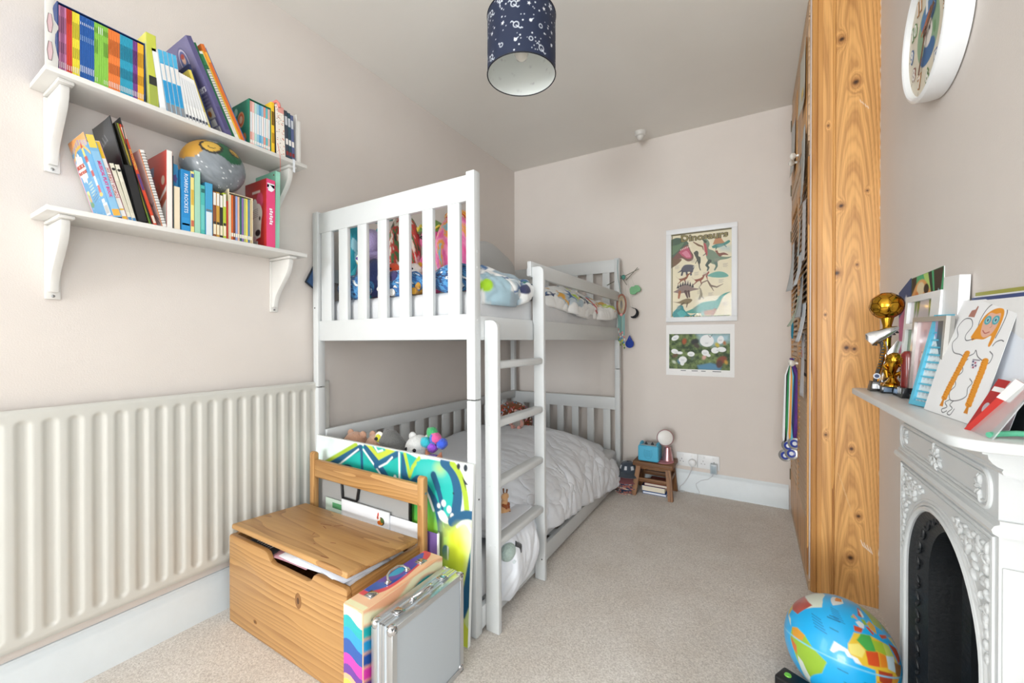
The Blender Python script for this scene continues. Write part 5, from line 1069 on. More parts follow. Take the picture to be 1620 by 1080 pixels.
Q = ((.348, 1.115, ZM), (.362, 1.066, ZM), (.400, 1.075, 1.060), (.410, 1.040, 1.045)); t, n = leaning('folded_card', 'bright red folded card with a white flap at the near end of the mantel', 'card', *Q, th=.001, col='d23a34'); bars('white_flap', 'paper_white', t, *LQ, n, ((.0, .7, .0, .35),), .001)
t = T('plastic_sleeve', 'clear plastic sleeve of coloured paper at the near mantel corner', 'sleeve', (.38, 1.05, ZM)); mat('clear_plastic', 'e9eef0', .08, alpha=.35)
bm = bmn(); box(bm, .352, .354, 1.02, 1.10, ZM, ZM + .115, mx=Matrix.Translation((.352, 0, ZM)) @ Matrix.Rotation(R(28), 4, 'Y') @ Matrix.Translation((-.352, 0, -ZM))); part('sleeve', bm, 'clear_plastic', t, False)
bm = bmn(); tube(bm, [(.352, 1.03, ZM + .006), (.372, 1.045, ZM + .007), (.392, 1.05, ZM + .009), (.415, 1.045, ZM + .01)], .005, 8); part('green_pen', bm, cm('58b08c'), t)
# ================================================================== pine bench with toy box
bn = T('toy_box_bench', 'pine toy box bench with lid ajar in front of the bunk bed', 'toy box', (-1.45, .985, 0))
X0, X1, Y0, Y1, ZB = -1.812, -1.088, .828, 1.150, .350
# front board with the finger notch
o = [(X0, .002), (X1, .002)] + arc(X1 - .014, ZB - .014, .014, 0, 90, 4) + [(-1.24, ZB), (-1.258, ZB - .006), (-1.275, ZB - .028), (-1.295, ZB - .036), (-1.50, ZB - .036), (-1.52, ZB - .028), (-1.538, ZB - .006), (-1.556, ZB)] + arc(X0 + .014, ZB - .014, .014, 90, 180, 4)
bm = bmn(); prism(bm, o, 'y', Y0, Y0 + .018, .003); part('front_board', bm, 'pine_bench', bn)
for k in ((-1.345, .232, .034, .050), (-1.62, .062, .022, .014)):
    bm = bmn(); ball(bm, (k[0], Y0 - .0002, k[1]), (k[2] * .55, .0008, k[3] * .55), 14, 8); part('knot', bm, cm('8d6236'), bn)
    bm = bmn(); ball(bm, (k[0], Y0 - .0006, k[1]), (k[2] * .25, .0008, k[3] * .25), 12, 8); part('knot', bm, cm('5a3a1e'), bn)
for xa in (X0, X1 - .018):
    bm = bmn(); prism(bm, [(Y0 + .018, .002), (Y1, .002), (Y1, ZB - .002), (Y0 + .05, ZB - .002), (Y0 + .018, ZB - .006)], 'x', xa, xa + .018, .002); part('side_board', bm, 'pine_bench_side', bn)
bm = bmn(); box(bm, X0 + .018, X1 - .018, Y1 - .016, Y1, .002, ZB - .004, .0015); part('back_board', bm, 'pine_bench', bn)
bm = bmn(); box(bm, X0 + .018, X1 - .018, Y0 + .018, Y1 - .016, .02, .03); part('bottom', bm, 'pine_bench', bn)
# lid, lifted at the near right
mxl = Matrix.Translation((-1.45, Y1 - .02, ZB + .012)) @ Matrix.Rotation(R(-4.2), 4, 'X') @ Matrix.Rotation(R(-.6), 4, 'Y')
bm = bmn(); box(bm, -.325, .372, -.312, .0, .0, .020, .006, 3, mxl); lid = part('lid', bm, 'pine_bench', bn)
for i, (x, y, L_, a) in enumerate(((-.02, -.11, .05, .3), (.03, -.09, .035, .8), (.02, -.19, .018, -1.0), (.15, -.20, .022, .3), (.22, -.285, .03, .1), (.10, -.24, .01, 0), (.0, -.13, .03, -.3))):
    bm = bmn(); box(bm, -L_ / 2, L_ / 2, -.0013, .0013, .0200, .0204, mx=mxl @ Matrix.Translation((x, y, 0)) @ Matrix.Rotation(a, 4, 'Z')); part('scuff', bm, cm('8a4a30'), lid, False)
# back posts and rail
for xa in (-1.776, -1.102):
    o = [(Y1 + .0, .002), (Y1 + .026, .002)] + arc(Y1 + .013, .597, .013, 0, 180, 8)
    bm = bmn(); prism(bm, o, 'x', xa, xa + .032, .004); p = part('back_post', bm, 'pine_bench_up', bn)
    for z in (.545, .30):
        bm = bmn(); lathe(bm, [(.0055, 0), (.0055, .001), (.003, .002)], n=12, mx=Matrix.Translation((xa + .0322, Y1 + .013, z)) @ Matrix.Rotation(R(90), 4, 'Y')); part('bolt_head', bm, 'screw_steel', p)
bm = bmn(); box(bm, -1.744, -1.102, Y1 + .003, Y1 + .023, .496, .576, .004); part('back_rail', bm, 'pine_bench', bn)
for z in (.28, .04):
    bm = bmn(); lathe(bm, [(.0055, 0), (.0055, .001), (.003, .002)], n=12, mx=Matrix.Translation((X1 + .0002, Y0 + .03, z)) @ Matrix.Rotation(R(90), 4, 'Y')); part('bolt_head', bm, 'screw_steel', bn)
# papers inside
for i, (lb, x0, x1, y0, y1, z, c_, rz, ty) in enumerate((('white drawing paper poking out under the bench lid', -1.50, -1.115, .852, 1.10, .338, 'eef0f4', .03, -1.0), ('pale blue-white sheet folded in the toy box opening', -1.42, -1.12, .85, 1.05, .345, 'dfe6f2', -.10, -2.0), ('pinkish magazine lying in the toy box notch', -1.58, -1.36, .850, 1.02, .325, 'b98a96', .10, 2.0), ('dark patterned booklet at the left of the toy box opening', -1.72, -1.54, .852, 1.00, .330, '3a4048', -.05, 1.0))):
    t = T('paper', lb, 'paper', ((x0 + x1) / 2, (y0 + y1) / 2, z)); mq = Matrix.Translation(((x0 + x1) / 2, (y0 + y1) / 2, z)) @ Matrix.Rotation(rz, 4, 'Z') @ Matrix.Rotation(R(ty), 4, 'X'); hx, hy = (x1 - x0) / 2, (y1 - y0) / 2
    nx = 12; s, q = np.meshgrid(np.linspace(-hx, hx, nx), np.linspace(-hy, hy, 6)); Pz = .004 * np.sin(s * 16 + i) + .003 * np.cos(q * 20)
    P = np.stack([s, q, Pz], -1) @ np.array(mq.to_3x3()).T + np.array(mq.translation); p = part('sheet', grid_mesh('sheet', P), cm(c_, .7), t); p.modifiers.new('thickness', 'SOLIDIFY').thickness = .001
    if i == 3:
        bm = bmn()
        for k in range(7): box(bm, -.05 + k * .016, -.045 + k * .016, -.06, -.02 + .01 * (k % 3), .006, .0068, mx=mq)
        part('pattern', bm, cm('c9cdd2'), t, False)
# --- things between the bench and the bed
cp_ = T('art_portfolio', 'clear plastic carry case with black edging behind the bench', 'carry case', (-1.50, 1.20, 0))
mat('cloudy_plastic', 'b9b8b6', .25, alpha=.72)
bm = bmn(); box(bm, -1.83, -1.18, 1.196, 1.200, .03, .478); part('sheet', bm, 'cloudy_plastic', cp_, False)
for b in ((-1.83, -1.18, 1.192, 1.203, .476, .488), (-1.83, -1.822, 1.192, 1.203, .03, .48), (-1.188, -1.18, 1.192, 1.203, .03, .48)): bm = bmn(); box(bm, *b); part('edging', bm, 'black_plastic', cp_, False)
bm = bmn(); tube(bm, [(-1.60, 1.191, .480), (-1.592, 1.189, .43), (-1.588, 1.188, .418), (-1.50, 1.188, .418), (-1.492, 1.189, .43), (-1.484, 1.191, .480)], .006, 8); part('handle', bm, 'black_plastic', cp_)
t = T('paper', 'green and white leaflet in the gap behind the bench lid', 'leaflet', (-1.67, 1.188, .25)); bm = bmn(); box(bm, -1.71, -1.585, 1.187, 1.1885, .20, .400); part('sheet', bm, cm('cfe0d2'), t, False); bm = bmn(); box(bm, -1.66, -1.585, 1.1862, 1.1868, .36, .385); part('green_print', bm, cm('5aa06c'), t, False)
def cardbox(label, x0, x1, y0, y1, z0, z1):
    t = T('flat_box', label, 'box', ((x0 + x1) / 2, (y0 + y1) / 2, z0)); bm = bmn(); box(bm, x0, x1, y0, y1, z0, z1, .002); part('carton', bm, cm('eef0f4', .4), t)
    bm = bmn(); box(bm, x0 + .012, x1 - .012, y0 - .0008, y0, z0 + .012, z1 - .012, .0003, 1); part('lid_panel', bm, cm('f6f7fa', .35), t); return t
t = cardbox('white flat box with a small parrot picture behind the bench', -1.585, -1.285, 1.1775, 1.186, .10, .418)
cv = Cv(.06, .06, 60, 60, 'f6f7fa'); cv.ell(.036, .040, .017, .016, '1f1d1c'); cv.ell(.032, .042, .014, .013, 'ee9a22'); cv.ell(.040, .036, .009, .010, '55703a'); cv.ell(.020, .028, .010, .013, 'f3efe6'); cv.ell(.016, .030, .005, .006, 'c8372c'); cv.ell(.018, .018, .004, .010, 'd8442f', rot=.2); cv.ell(.024, .048, .010, .008, 'e8731f'); cv.ell(.016, .026, .002, .002, '181818')
part('parrot_print', grid_mesh('parrot_print', lay(cv, (-1.366, 1.1764, .418), (.064, 0, 0), (0, 0, -.064)), cv.c), 'painted', t)
cardbox('second white flat box, plain, right of the parrot box', -1.345, -1.11, 1.187, 1.1915, .10, .405)
t = T('display_folder', 'purple backed folder standing right of the bench post', 'folder', (-1.09, 1.19, 0)); bm = bmn(); box(bm, -1.20, -1.028, 1.187, 1.1905, .004, .390, .001); part('cover', bm, cm('6a4f8c', .4), t); bm = bmn(); box(bm, -1.034, -1.026, 1.1862, 1.1915, .004, .392); part('white_edge', bm, 'white_plastic', t, False)
# --- graffiti board
gb = T('graffiti_canvas', 'graffiti painted board in green and teal leaning on the bunk bed', 'canvas', (-1.38, 1.226, 0)); W_, H_ = .985, .668
cv = Cv(W_, H_, 300, 210, 'd6eee6'); x, y = cv.x, cv.y
tl, nv, gr, ye, wh = '18b3a6', '1a5a80', '3aa856', 'b9cf3a', 'f2f6f4'
cv.c[:] = lin('dff0ea')
cv.poly([(.0, .16), (.10, .117), (.30, .012), (.62, .0), (.70, .018), (.755, .010), (.82, .010), (.88, .03), (.93, .09), (.93, .668), (0, .668)], '12aba0')
nz = fbm(x * 9, y * 14, 3)[..., None]; cv.c = np.clip(cv.c * (.78 + .5 * nz), 0, 1)
cv.poly([(.66, .13), (.74, .125), (.80, .20), (.825, .30), (.825, .40), (.80, .668), (.60, .668)], '4dbb45', soft=.03); cv.poly([(.70, .26), (.82, .24), (.83, .668), (.68, .668)], '9fd22e', soft=.06); cv.ell(.72, .20, .03, .06, '2f9a4a', soft=.03)
cv.line([(.07, .131), (.098, .117), (.299, .014)], .026, 'a9c534'); cv.line([(.10, .137), (.128, .123), (.33, .020)], .028, nv); cv.line([(.338, .015), (.345, .07), (.354, .14)], .017, nv); cv.line([(.372, .010), (.44, .065), (.51, .125), (.56, .16)], .036, nv); cv.line([(.17, .125), (.194, .111), (.319, .029)], .008, wh); cv.line([(.353, .026), (.43, .083), (.50, .138)], .009, wh)
cv.poly([(.36, .0), (.382, .010), (.458, .058), (.56, .006), (.52, .0)], 'c3cf3e'); cv.poly([(.405, .0), (.45, .030), (.50, .010), (.49, .0)], '2ab0a4'); cv.line([(.43, .004), (.45, .022), (.48, .012)], .008, wh)
cv.line([(.44, .085), (.462, .073), (.579, .012)], .026, nv); cv.line([(.463, .087), (.51, .063), (.543, .034)], .008, wh); cv.line([(.584, .010), (.595, .15)], .010, wh)
cv.poly([(.597, .008), (.615, .012), (.632, .08), (.668, .13), (.64, .16), (.600, .10)], nv); cv.line([(.618, .008), (.640, .06), (.651, .096), (.668, .055), (.702, .014)], .017, 'b1c937')
for a_, b_, r1, r2 in ((.565, .118, .010, .013), (.22, .075, .006, .010), (.19, .10, .007, .007)): cv.ell(a_, b_, r1, r2, wh if a_ > .5 else nv)
cv.ell(.25, .115, .03, .008, '14304a')
# teal bow with its navy outline, then the drips and the paw-like splashes
cv.poly(cv.curve([(.69, .03), (.75, .018), (.815, .022), (.865, .05), (.890, .11), (.885, .18), (.865, .24), (.83, .20), (.79, .13), (.74, .085), (.69, .09)], 6), '1db7ad'); cv.ell(.815, .042, .022, .018, 'd6dc36', soft=.02, al=.85); cv.ell(.79, .06, .05, .02, '6fd4cc', soft=.03, al=.5)
cv.line(cv.curve([(.84, .012), (.872, .03), (.896, .06), (.911, .106), (.911, .156), (.897, .215), (.87, .245)], 6), .046, nv); cv.poly([(.893, .004), (.985, .0), (.985, .17), (.956, .13), (.937, .067)], 'e9f1ee'); cv.line(cv.curve([(.880, .010), (.910, .035), (.934, .070), (.951, .123), (.960, .175)], 6), .026, 'a9c434')
for a_, b_, r1, r2 in ((.912, .016, .009, .012), (.947, .017, .010, .014)): cv.ell(a_, b_, r1, r2, '1d2a34')
cv.poly([(.931, .052), (.963, .078), (.950, .080), (.952, .10), (.945, .082)], '1d2a34')
cv.line(cv.curve([(.664, .120), (.704, .094), (.738, .113), (.775, .146), (.806, .188), (.826, .244), (.835, .30), (.835, .38), (.825, .48)], 6), [.024] * 20 + [.030] * 29, nv); cv.line(cv.curve([(.736, .126), (.765, .161), (.791, .207)]), .011, wh); cv.line(cv.curve([(.823, .29), (.822, .33), (.815, .40)]), .010, wh)
cv.line(cv.curve([(.784, .070), (.809, .115), (.832, .171), (.850, .250)], 6), [.030] * 7 + [.024] * 6 + [.012] * 4 + [.004] * 2, nv)
for a_, b_, r1, r2 in ((.818, .183, .009, .010), (.843, .169, .012, .013), (.872, .187, .012, .014), (.888, .210, .009, .012)): cv.ell(a_, b_, r1, r2, wh, rot=.2)
cv.poly(cv.curve([(.812, .21), (.838, .197), (.862, .215), (.878, .240), (.852, .243), (.826, .232), (.812, .21)], 4), 'eef5f2'); cv.ell(.854, .278, .016, .018, nv); cv.ell(.744, .229, .008, .014, '14303a'); cv.ell(.891, .122, .004, .004, '14303a')
cv.poly([(.845, .26), (.90, .235), (.985, .225), (.985, .668), (.85, .668)], 'cfe03c', soft=.04); cv.line(cv.curve([(.885, .232), (.927, .203), (.958, .190), (.99, .187)]), .034, nv); cv.line(cv.curve([(.915, .243), (.940, .222), (.962, .222), (.984, .247)]), .012, wh); cv.ell(.955, .275, .03, .035, 'eef0cc', soft=.03); cv.ell(.925, .31, .03, .05, 'd9e62a', soft=.03); cv.ell(.862, .352, .018, .028, nv); cv.line([(.872, .33), (.874, .375)], .006, wh); cv.ell(.885, .43, .04, .06, 'b9dc3c', soft=.04)
cv.poly([(.985, .30), (.985, .52), (.965, .57), (.935, .55), (.955, .46)], nv); cv.poly([(.93, .668), (.935, .56), (.985, .60), (.985, .668)], 'd6e24a'); cv.line([(.0, .0), (.985, .0)], .004, 'f4f7f6')
gx0, gx1 = -1.838, -.894; zt, ye0, ye1 = .664, 1.2325, 1.196
P = np.stack([gx0 + (gx1 - gx0) * cv.x / W_, ye1 + (ye0 - ye1) * (1 - cv.y / H_) - .0032, .004 + (zt - .004) * (1 - cv.y / H_) - .012 * np.clip(1 - cv.x / .05, 0, 1) * 0], -1)
bm = bmn(); prism(bm, [(ye1 - .003, .003), (ye1 + .012, .003), (ye0 + .009, zt), (ye0 - .003, zt)], 'x', gx0, gx1); part('board', bm, cm('eef1ee', .6), gb, False)
part('painting', grid_mesh('painting', P, cv.c), 'painted', gb)
# --- patterned art case and aluminium case
def carry_case(t, x0, x1, y0, y1, z1, side):
    xm = (x0 + x1) / 2
    for yl in (y0 + (y1 - y0) * .19, y0 + (y1 - y0) * .81):
        bm = bmn(); box(bm, xm - .016, xm + .016, yl - .016, yl + .016, z1, z1 + .003, .0012); l = part('latch', bm, 'chrome', t)
        bm = bmn(); box(bm, xm - .010, xm + .012, yl - .011, yl + .011, z1 + .003, z1 + .0065, .0015); part('latch_flap', bm, 'chrome', l)
    ya, yb = y0 + (y1 - y0) * .38, y0 + (y1 - y0) * .62
    for q in (ya, yb): bm = bmn(); box(bm, xm - .008, xm + .008, q - .009, q + .009, z1, z1 + .006, .002); ball(bm, (xm, q, z1 + .008), (.006, .008, .005), 10, 7); part('handle_mount', bm, 'chrome', t)
    bm = bmn(); tube(bm, [(xm, ya, z1 + .009), (xm + side * .012, ya + .008, z1 + .018), (xm + side * .018, ya + .025, z1 + .022), (xm + side * .018, yb - .025, z1 + .022), (xm + side * .012, yb - .008, z1 + .018), (xm, yb, z1 + .009)], [.0035, .004, .0052, .0052, .004, .0035], 10); part('handle', bm, 'chrome', t)
cx0, cx1, cy0, cy1, cz = -1.035, -.950, .775, 1.120, .358
ac = T('art_case', 'rainbow wave patterned art case with chrome latches beside the bench', 'case', ((cx0 + cx1) / 2, .95, 0))
bm = bmn(); box(bm, cx0, cx1, cy0, cy1, .001, cz, .003); part('shell', bm, cm('f1c9a0', .3), ac)
bands = ['f4efc8', '1fb1b4', '2a9fd6', '2457a8', 'e23fb0', '6a3a9c', 'f3b48c', 'f0e75a', '2f9a50', 'f1c9a0']
cv = Cv(cx1 - cx0, cz, 50, 190, 'f4b890'); ed = [0, .045, .078, .115, .155, .190, .215, .235, .285, .315, .36]
wv_ = .014 * np.sin(cv.x * 48 + 1.0) + .01 * np.sin(cv.x * 25)
for k in range(10):
    a, b_ = ed[k], ed[k + 1]; m_ = ((cv.y + wv_ * (1 if k % 2 else .8) >= a) & (cv.y + wv_ * .9 < b_ + .02)); cv.c[m_] = lin(bands[k])
dots = ((np.sin(cv.x * 1500) > .2) & (np.sin(cv.y * 1500) > .2) & (cv.x > .045)); cv.c[dots] *= .8
part('end_print', grid_mesh('end_print', lay(cv, (cx0 + .002, cy0 - .0005, cz - .002), (cx1 - cx0 - .004, 0, 0), (0, 0, -(cz - .004))), cv.c), 'painted_gloss', ac)
cv = Cv(cy1 - cy0, cx1 - cx0, 170, 45, 'f3b48c'); L_ = cy1 - cy0
cv.poly(cv.curve([(0, .0), (.0, .085), (.05, .085), (.12, .075), (.22, .082), (.30, .07), (L_, .085), (L_, .0)], 4), 'f6c79f'); cv.poly(cv.curve([(.05, .03), (.10, .064), (.17, .068), (.25, .055), (.31, .05), (L_, .03), (L_, 0), (.05, 0)], 5), 'e0545c'); cv.poly(cv.curve([(.07, .022), (.12, .052), (.19, .055), (.27, .042), (.315, .022), (.31, 0), (.07, 0)], 5), '3a5fb0'); cv.poly(cv.curve([(.12, .012), (.16, .044), (.25, .040), (.29, .015), (.27, 0), (.12, 0)], 5), '6a4fa8'); cv.poly(cv.curve([(.155, .010), (.18, .030), (.215, .030), (.225, .010), (.20, .002), (.155, .01)], 5), '2ab2d8'); cv.rect(.0, .0, .02, .085, 'f6f0c4')
part('top_print', grid_mesh('top_print', lay(cv, (cx0 + .002, cy0 + .002, cz + .0006), (0, L_ - .004, 0), (cx1 - cx0 - .004, 0, 0))[:, ::-1], cv.c[:, ::-1]), 'painted_gloss', ac)
cv = Cv(L_, cz, 60, 60, 'f3b48c')
for k in range(9): cv.line(cv.curve([(0, .04 * k + .02), (.12, .04 * k + .05), (.24, .04 * k), (L_, .04 * k + .03)]), .032, bands[k % 10])
part('side_print', grid_mesh('side_print', lay(cv, (cx1 + .0005, cy0 + .002, cz - .002), (0, L_ - .004, 0), (0, 0, -(cz - .004))), cv.c), 'painted_gloss', ac)
carry_case(ac, cx0, cx1, cy0, cy1, cz, -1)
mat('alu_sheet', 'c6cfd6', .4, metal=.35, var=.02, vs=300); mat('alu_edge', 'cfd2d4', .28, metal=.9)
ax0, ax1, ay0, ay1, az = -.934, -.852, .792, 1.112, .334
al = T('aluminium_case', 'silver aluminium flight case with chrome corners beside the patterned case', 'case', ((ax0 + ax1) / 2, .95, 0))
bm = bmn(); box(bm, ax0 + .002, ax1 - .002, ay0 + .002, ay1 - .002, .003, az - .002); part('shell', bm, 'alu_sheet', al)
xm = (ax0 + ax1) / 2
for xa, xb in ((ax0, ax0 + .022), (ax1 - .022, ax1), (xm - .010, xm - .001), (xm + .001, xm + .010)):
    for b in ((xa, xb, ay0, ay0 + .004, .001, az), (xa, xb, ay1 - .004, ay1, .001, az), (xa, xb, ay0, ay1, az - .004, az), (xa, xb, ay0, ay1, .001, .005)): bm = bmn(); box(bm, *b, .0012); part('edge_rail', bm, 'alu_edge', al)
for b in ((ay0, ay0 + .018, .001, az), (ay1 - .018, ay1, .001, az), (ay0, ay1, az - .018, az), (ay0, ay1, .001, .019)):
    for xs in (ax1, ax0): bm = bmn(); box(bm, xs - .0012, xs + .0012, *b, .0006, 1); part('face_rail', bm, 'alu_edge', al)
for xs in (ax0, ax1):
    for ys in (ay0, ay1):
        for zs in (.014, az - .012):
            bm = bmn(); ball(bm, (xs + (.010 if xs == ax0 else -.010), ys + (.010 if ys == ay0 else -.010), zs), (.0155, .0155, .0165), 16, 10); c = part('corner_guard', bm, 'chrome', al)
            bm = bmn(); lathe(bm, [(.003, 0), (.0025, .0015)], n=10, mx=Matrix.Translation((xs + (.006 if xs == ax1 else -.006) * .9, ys + (.010 if ys == ay0 else -.010), zs)) @ Matrix.Rotation(R(90 if xs == ax1 else -90), 4, 'Y')); part('rivet', bm, 'screw_steel', c)
carry_case(al, ax0, ax1, ay0, ay1, az, 1)
# ================================================================== mattresses and bedding
mat('sheet_grey', 'd6d8da', .85, var=.03, vs=30, bump=.15, bs=40); mat('duvet_white', 'eef2f8', .85, var=.02, vs=20, bump=.12, bs=500, sheen=.2); mat('cushion_grey', 'a9a8a6', .9, bump=.2, bs=300, sheen=.3)
def mattress(label, z0, z1):
    bm = bmn(); box(bm, -1.834, -.918, 1.292, 3.158, z0, z1, .03, 4)
    return solo('mattress', bm, 'sheet_grey', label, 'mattress')
mattress('pale grey sheeted mattress on the upper bunk behind the slats', 1.158, 1.325)
mattress('pale sheeted mattress on the lower bunk under the white duvet', .098, .27)
def ridged(x, y, s): return (1 - np.abs(2 * fbm(x, y, s, 3) - 1)) ** 3
def cloth(P, disp):
    """push a grid of points along its own normals"""
    du = np.gradient(P, axis=1); dv = np.gradient(P, axis=0); n = np.cross(du, dv); n /= np.linalg.norm(n, axis=2, keepdims=True) + 1e-9
    return P + n * disp[..., None]
def solid_cloth(name, P, m, label, cat, col=None, th=.012, flip=False):
    me = grid_mesh(name, P[:, ::-1] if flip else P, None if col is None else (col[:, ::-1] if flip else col)); o = solo(name, me, m, label, cat); md = o.modifiers.new('thickness', 'SOLIDIFY'); md.thickness = th; md.offset = -1; return o
# lower duvet
ny, nx = 190, 250
f, yy = np.meshgrid(np.linspace(0, 1, ny), np.linspace(0, 1, nx)); Y_ = 1.50 + 1.655 * yy
def ss(a, b, v): q = np.clip((v - a) / (b - a), 0, 1); return q * q * (3 - 2 * q)
th = f * PI * .5; c_, s_ = np.cos(th) ** .62, np.sin(th) ** .72
zb = .20 - .145 * ss(1.55, 3.0, Y_); hh = (.475 + .02 * np.sin(Y_ * 3) - .14 * ss(2.55, 3.15, Y_) - .10 * (1 - ss(1.5, 1.9, Y_)))
ex = -.872 + .018 * np.sin(Y_ * 7) - .03 * ss(2.9, 3.15, Y_) - .02 * (1 - ss(1.5, 1.75, Y_))
X_ = -1.80 + (ex + 1.80) * s_; Z_ = zb + (hh - zb) * c_ + .03 * np.sin(X_ * 5 + 1) * c_
P = np.stack([X_, Y_, Z_], -1); arcl = f * 1.25
wp = .12 * fbm(Y_ * 3, arcl * 3, 2); r1 = ridged(Y_ * 5.5 + 1.6 * arcl + wp * 6, arcl * 1.6 + wp * 3, 5); r2 = ridged(Y_ * 13 - 2.4 * arcl + wp * 8, arcl * 3.2, 15); r3 = fbm(Y_ * 4, arcl * 4, 40) - .5
P = cloth(P, -(.020 * r1 * ss(.2, .7, f) + .011 * r2 * ss(.1, .5, f) + .006 * r1 + .03 * r3))
solid_cloth('duvet', P, 'duvet_white', 'rumpled white duvet on the lower bunk', 'duvet', th=.02)
# white pillow slumped over the lower rail between the ladder stiles
ny, nx = 90, 70; f, v = np.meshgrid(np.linspace(0, 1, nx), np.linspace(0, 1, ny))
Y_ = 1.385 + .30 * f + .03 * v * (f - .3); zt = .33 - .06 * f; prof = v
X_ = np.where(v < .35, -1.12 + (v / .35) * .235, -.885 + .062 * np.sin(np.clip((v - .35) / .65, 0, 1) * PI * .93)); Z_ = np.where(v < .35, .30 + .05 * np.sin(v / .35 * PI * .5), .35 - (v - .35) / .65 * (.315 - .055 * np.abs(f - .35) * 1.3))
ed = np.minimum(f, 1 - f); X_ = X_ - .045 * (1 - np.clip(ed / .22, 0, 1)) ** 2 * ss(.3, .5, v); w1 = ridged(f * 5 + v * 1.4, v * 2.2, 9)
P = cloth(np.stack([X_, Y_, Z_], -1), .012 * w1 * ss(.3, .6, v) + .012 * (fbm(f * 4, v * 4, 6) - .5))
solid_cloth('pillow', P, 'duvet_white', 'white pillow slumped over the lower rail between the ladder stiles', 'pillow', th=.03)
# upper duvet printed with dinosaurs
ny, nx = 150, 260; f, yy = np.meshgrid(np.linspace(0, 1, ny), np.linspace(0, 1, nx)); Y_ = 1.315 + 1.83 * yy; Y_ = Y_ + .42 * (1 - yy) ** 3 * (1 - ss(.30, .60, f))
th = f * PI * .5; c_, s_ = np.cos(th) ** .55, np.sin(th) ** .55
gap = np.exp(-((Y_ - 1.86) / .07) ** 2); near = 1 - ss(1.74, 1.86, Y_)
zb = np.where(near > .5, 1.27 + .07 * ss(1.5, 1.75, Y_), 1.30 - .035 * ss(1.95, 2.4, Y_) + .03 * ss(2.8, 3.1, Y_)); hh = 1.475 + .015 * np.sin(Y_ * 6) - .05 * gap - .05 * ss(2.95, 3.15, Y_)
ex = -.905 + .012 * np.sin(Y_ * 9) + .012 * near - .03 * gap
X_ = -1.55 + (ex + 1.55) * s_; Z_ = zb + (hh - zb) * c_ - .02 * (1 - f)
arcl = f * .85; wp = .15 * fbm(Y_ * 4, arcl * 4, 22); r1 = ridged(Y_ * 6 + 2.2 * arcl + wp * 5, arcl * 2.0, 25); r2 = ridged(Y_ * 12 - 3 * arcl, arcl * 4, 29)
P = cloth(np.stack([X_, Y_, Z_], -1), -(.022 * r1 + .010 * r2 + .03 * (fbm(Y_ * 5, arcl * 5, 33) - .5)))
cv = Cv(1.83, .85, 260, 150, 'eef0ef'); cv.x, cv.y = Y_.T.copy() - 1.315, arcl.T.copy(); rs = random.Random(17)
pal = ['9fb4bf', '30436b', '2f7d78', 'b8d23a', 'c93a3c', 'e0a73a', '2c5f92', '8aa2ad', '39455f']
for i in range(16): x, y = rs.random() * 1.83, .25 + rs.random() * .6; cv.poly([(x + rs.uniform(.06, .13) * math.cos(a), y + rs.uniform(.05, .10) * math.sin(a)) for a in np.linspace(0, 2 * PI, 9)[:-1]], rs.choice(('a9bdc8', '9db2bf', 'bccbd3')))
def dino(x, y, s, c, rot):
    q = lambda a, b: (x + s * (a * math.cos(rot) - b * math.sin(rot)), y + s * (a * math.sin(rot) + b * math.cos(rot)))
    cv.ell(*q(0, 0), .045 * s, .026 * s, c, rot); cv.line([q(.035, -.005), q(.07, -.045), q(.095, -.05)], [.024 * s, .016 * s, .018 * s], c); cv.line([q(-.03, 0), q(-.085, .012), q(-.12, -.005)], [.028 * s, .012 * s, .002 * s], c)
    for a in (-.025, .022): cv.line([q(a, .015), q(a + .005, .05)], .014 * s, c)
    for a in (-.03, -.012, .006, .022): cv.poly([q(a - .009, -.018), q(a + .009, -.018), q(a, -.04)], c)
for i in range(34): dino((i % 17) * .108 + rs.random() * .05, (.40 if i < 17 else .68) + rs.random() * .12 - .06, rs.uniform(.75, 1.15), rs.choice(pal[1:7]), rs.random() * 6.28)
for i in range(70): x, y = rs.random() * 1.83, .2 + rs.random() * .65; cv.ell(x, y, .008 + rs.random() * .010, .006 + rs.random() * .006, rs.choice(pal + ['f2f3f1'] * 3), rs.random() * 3)
cv.poly([(.00, .62), (.10, .60), (.17, .70), (.15, .85), (.02, .85)], 'a4c3d0'); cv.ell(.02, .76, .03, .05, 'a5d42a'); cv.ell(.13, .62, .03, .024, 'f4f6f6'); cv.ell(.36, .68, .05, .022, '1f7a70', .3); cv.ell(.30, .78, .045, .04, '3a3f66')
cv.line([(1.30, .55), (1.34, .65), (1.36, .78)], [.05, .055, .03], 'c83238'); cv.ell(1.36, .80, .04, .022, 'b52f38'); cv.poly([(1.42, .45), (1.60, .50), (1.66, .62), (1.50, .60)], 'e2b03c'); cv.line([(1.10, .55), (1.14, .68), (1.16, .74)], [.03, .03, .02], '24555e')
solid_cloth('duvet', P, 'painted_cloth', 'dinosaur patterned duvet bunched on the upper bunk', 'duvet', col=cv.c.transpose(1, 0, 2), th=.015)
# grey cushion at the wall
bm = bmn(); ball(bm, (0, 0, 0), (.20, .07, .20), 28, 18, Matrix.Translation((-1.655, 2.36, 1.60)) @ Matrix.Rotation(R(28), 4, 'Z') @ Matrix.Rotation(R(-14), 4, 'X'), f=lambda d: .72 + .5 * (abs(d.x) ** 4 + abs(d.z) ** 4) ** .5 * (1 if abs(d.x) + abs(d.z) > .5 else 1))
solo('cushion', bm, 'cushion_grey', 'plain grey cushion standing at the back of the upper bunk', 'cushion')
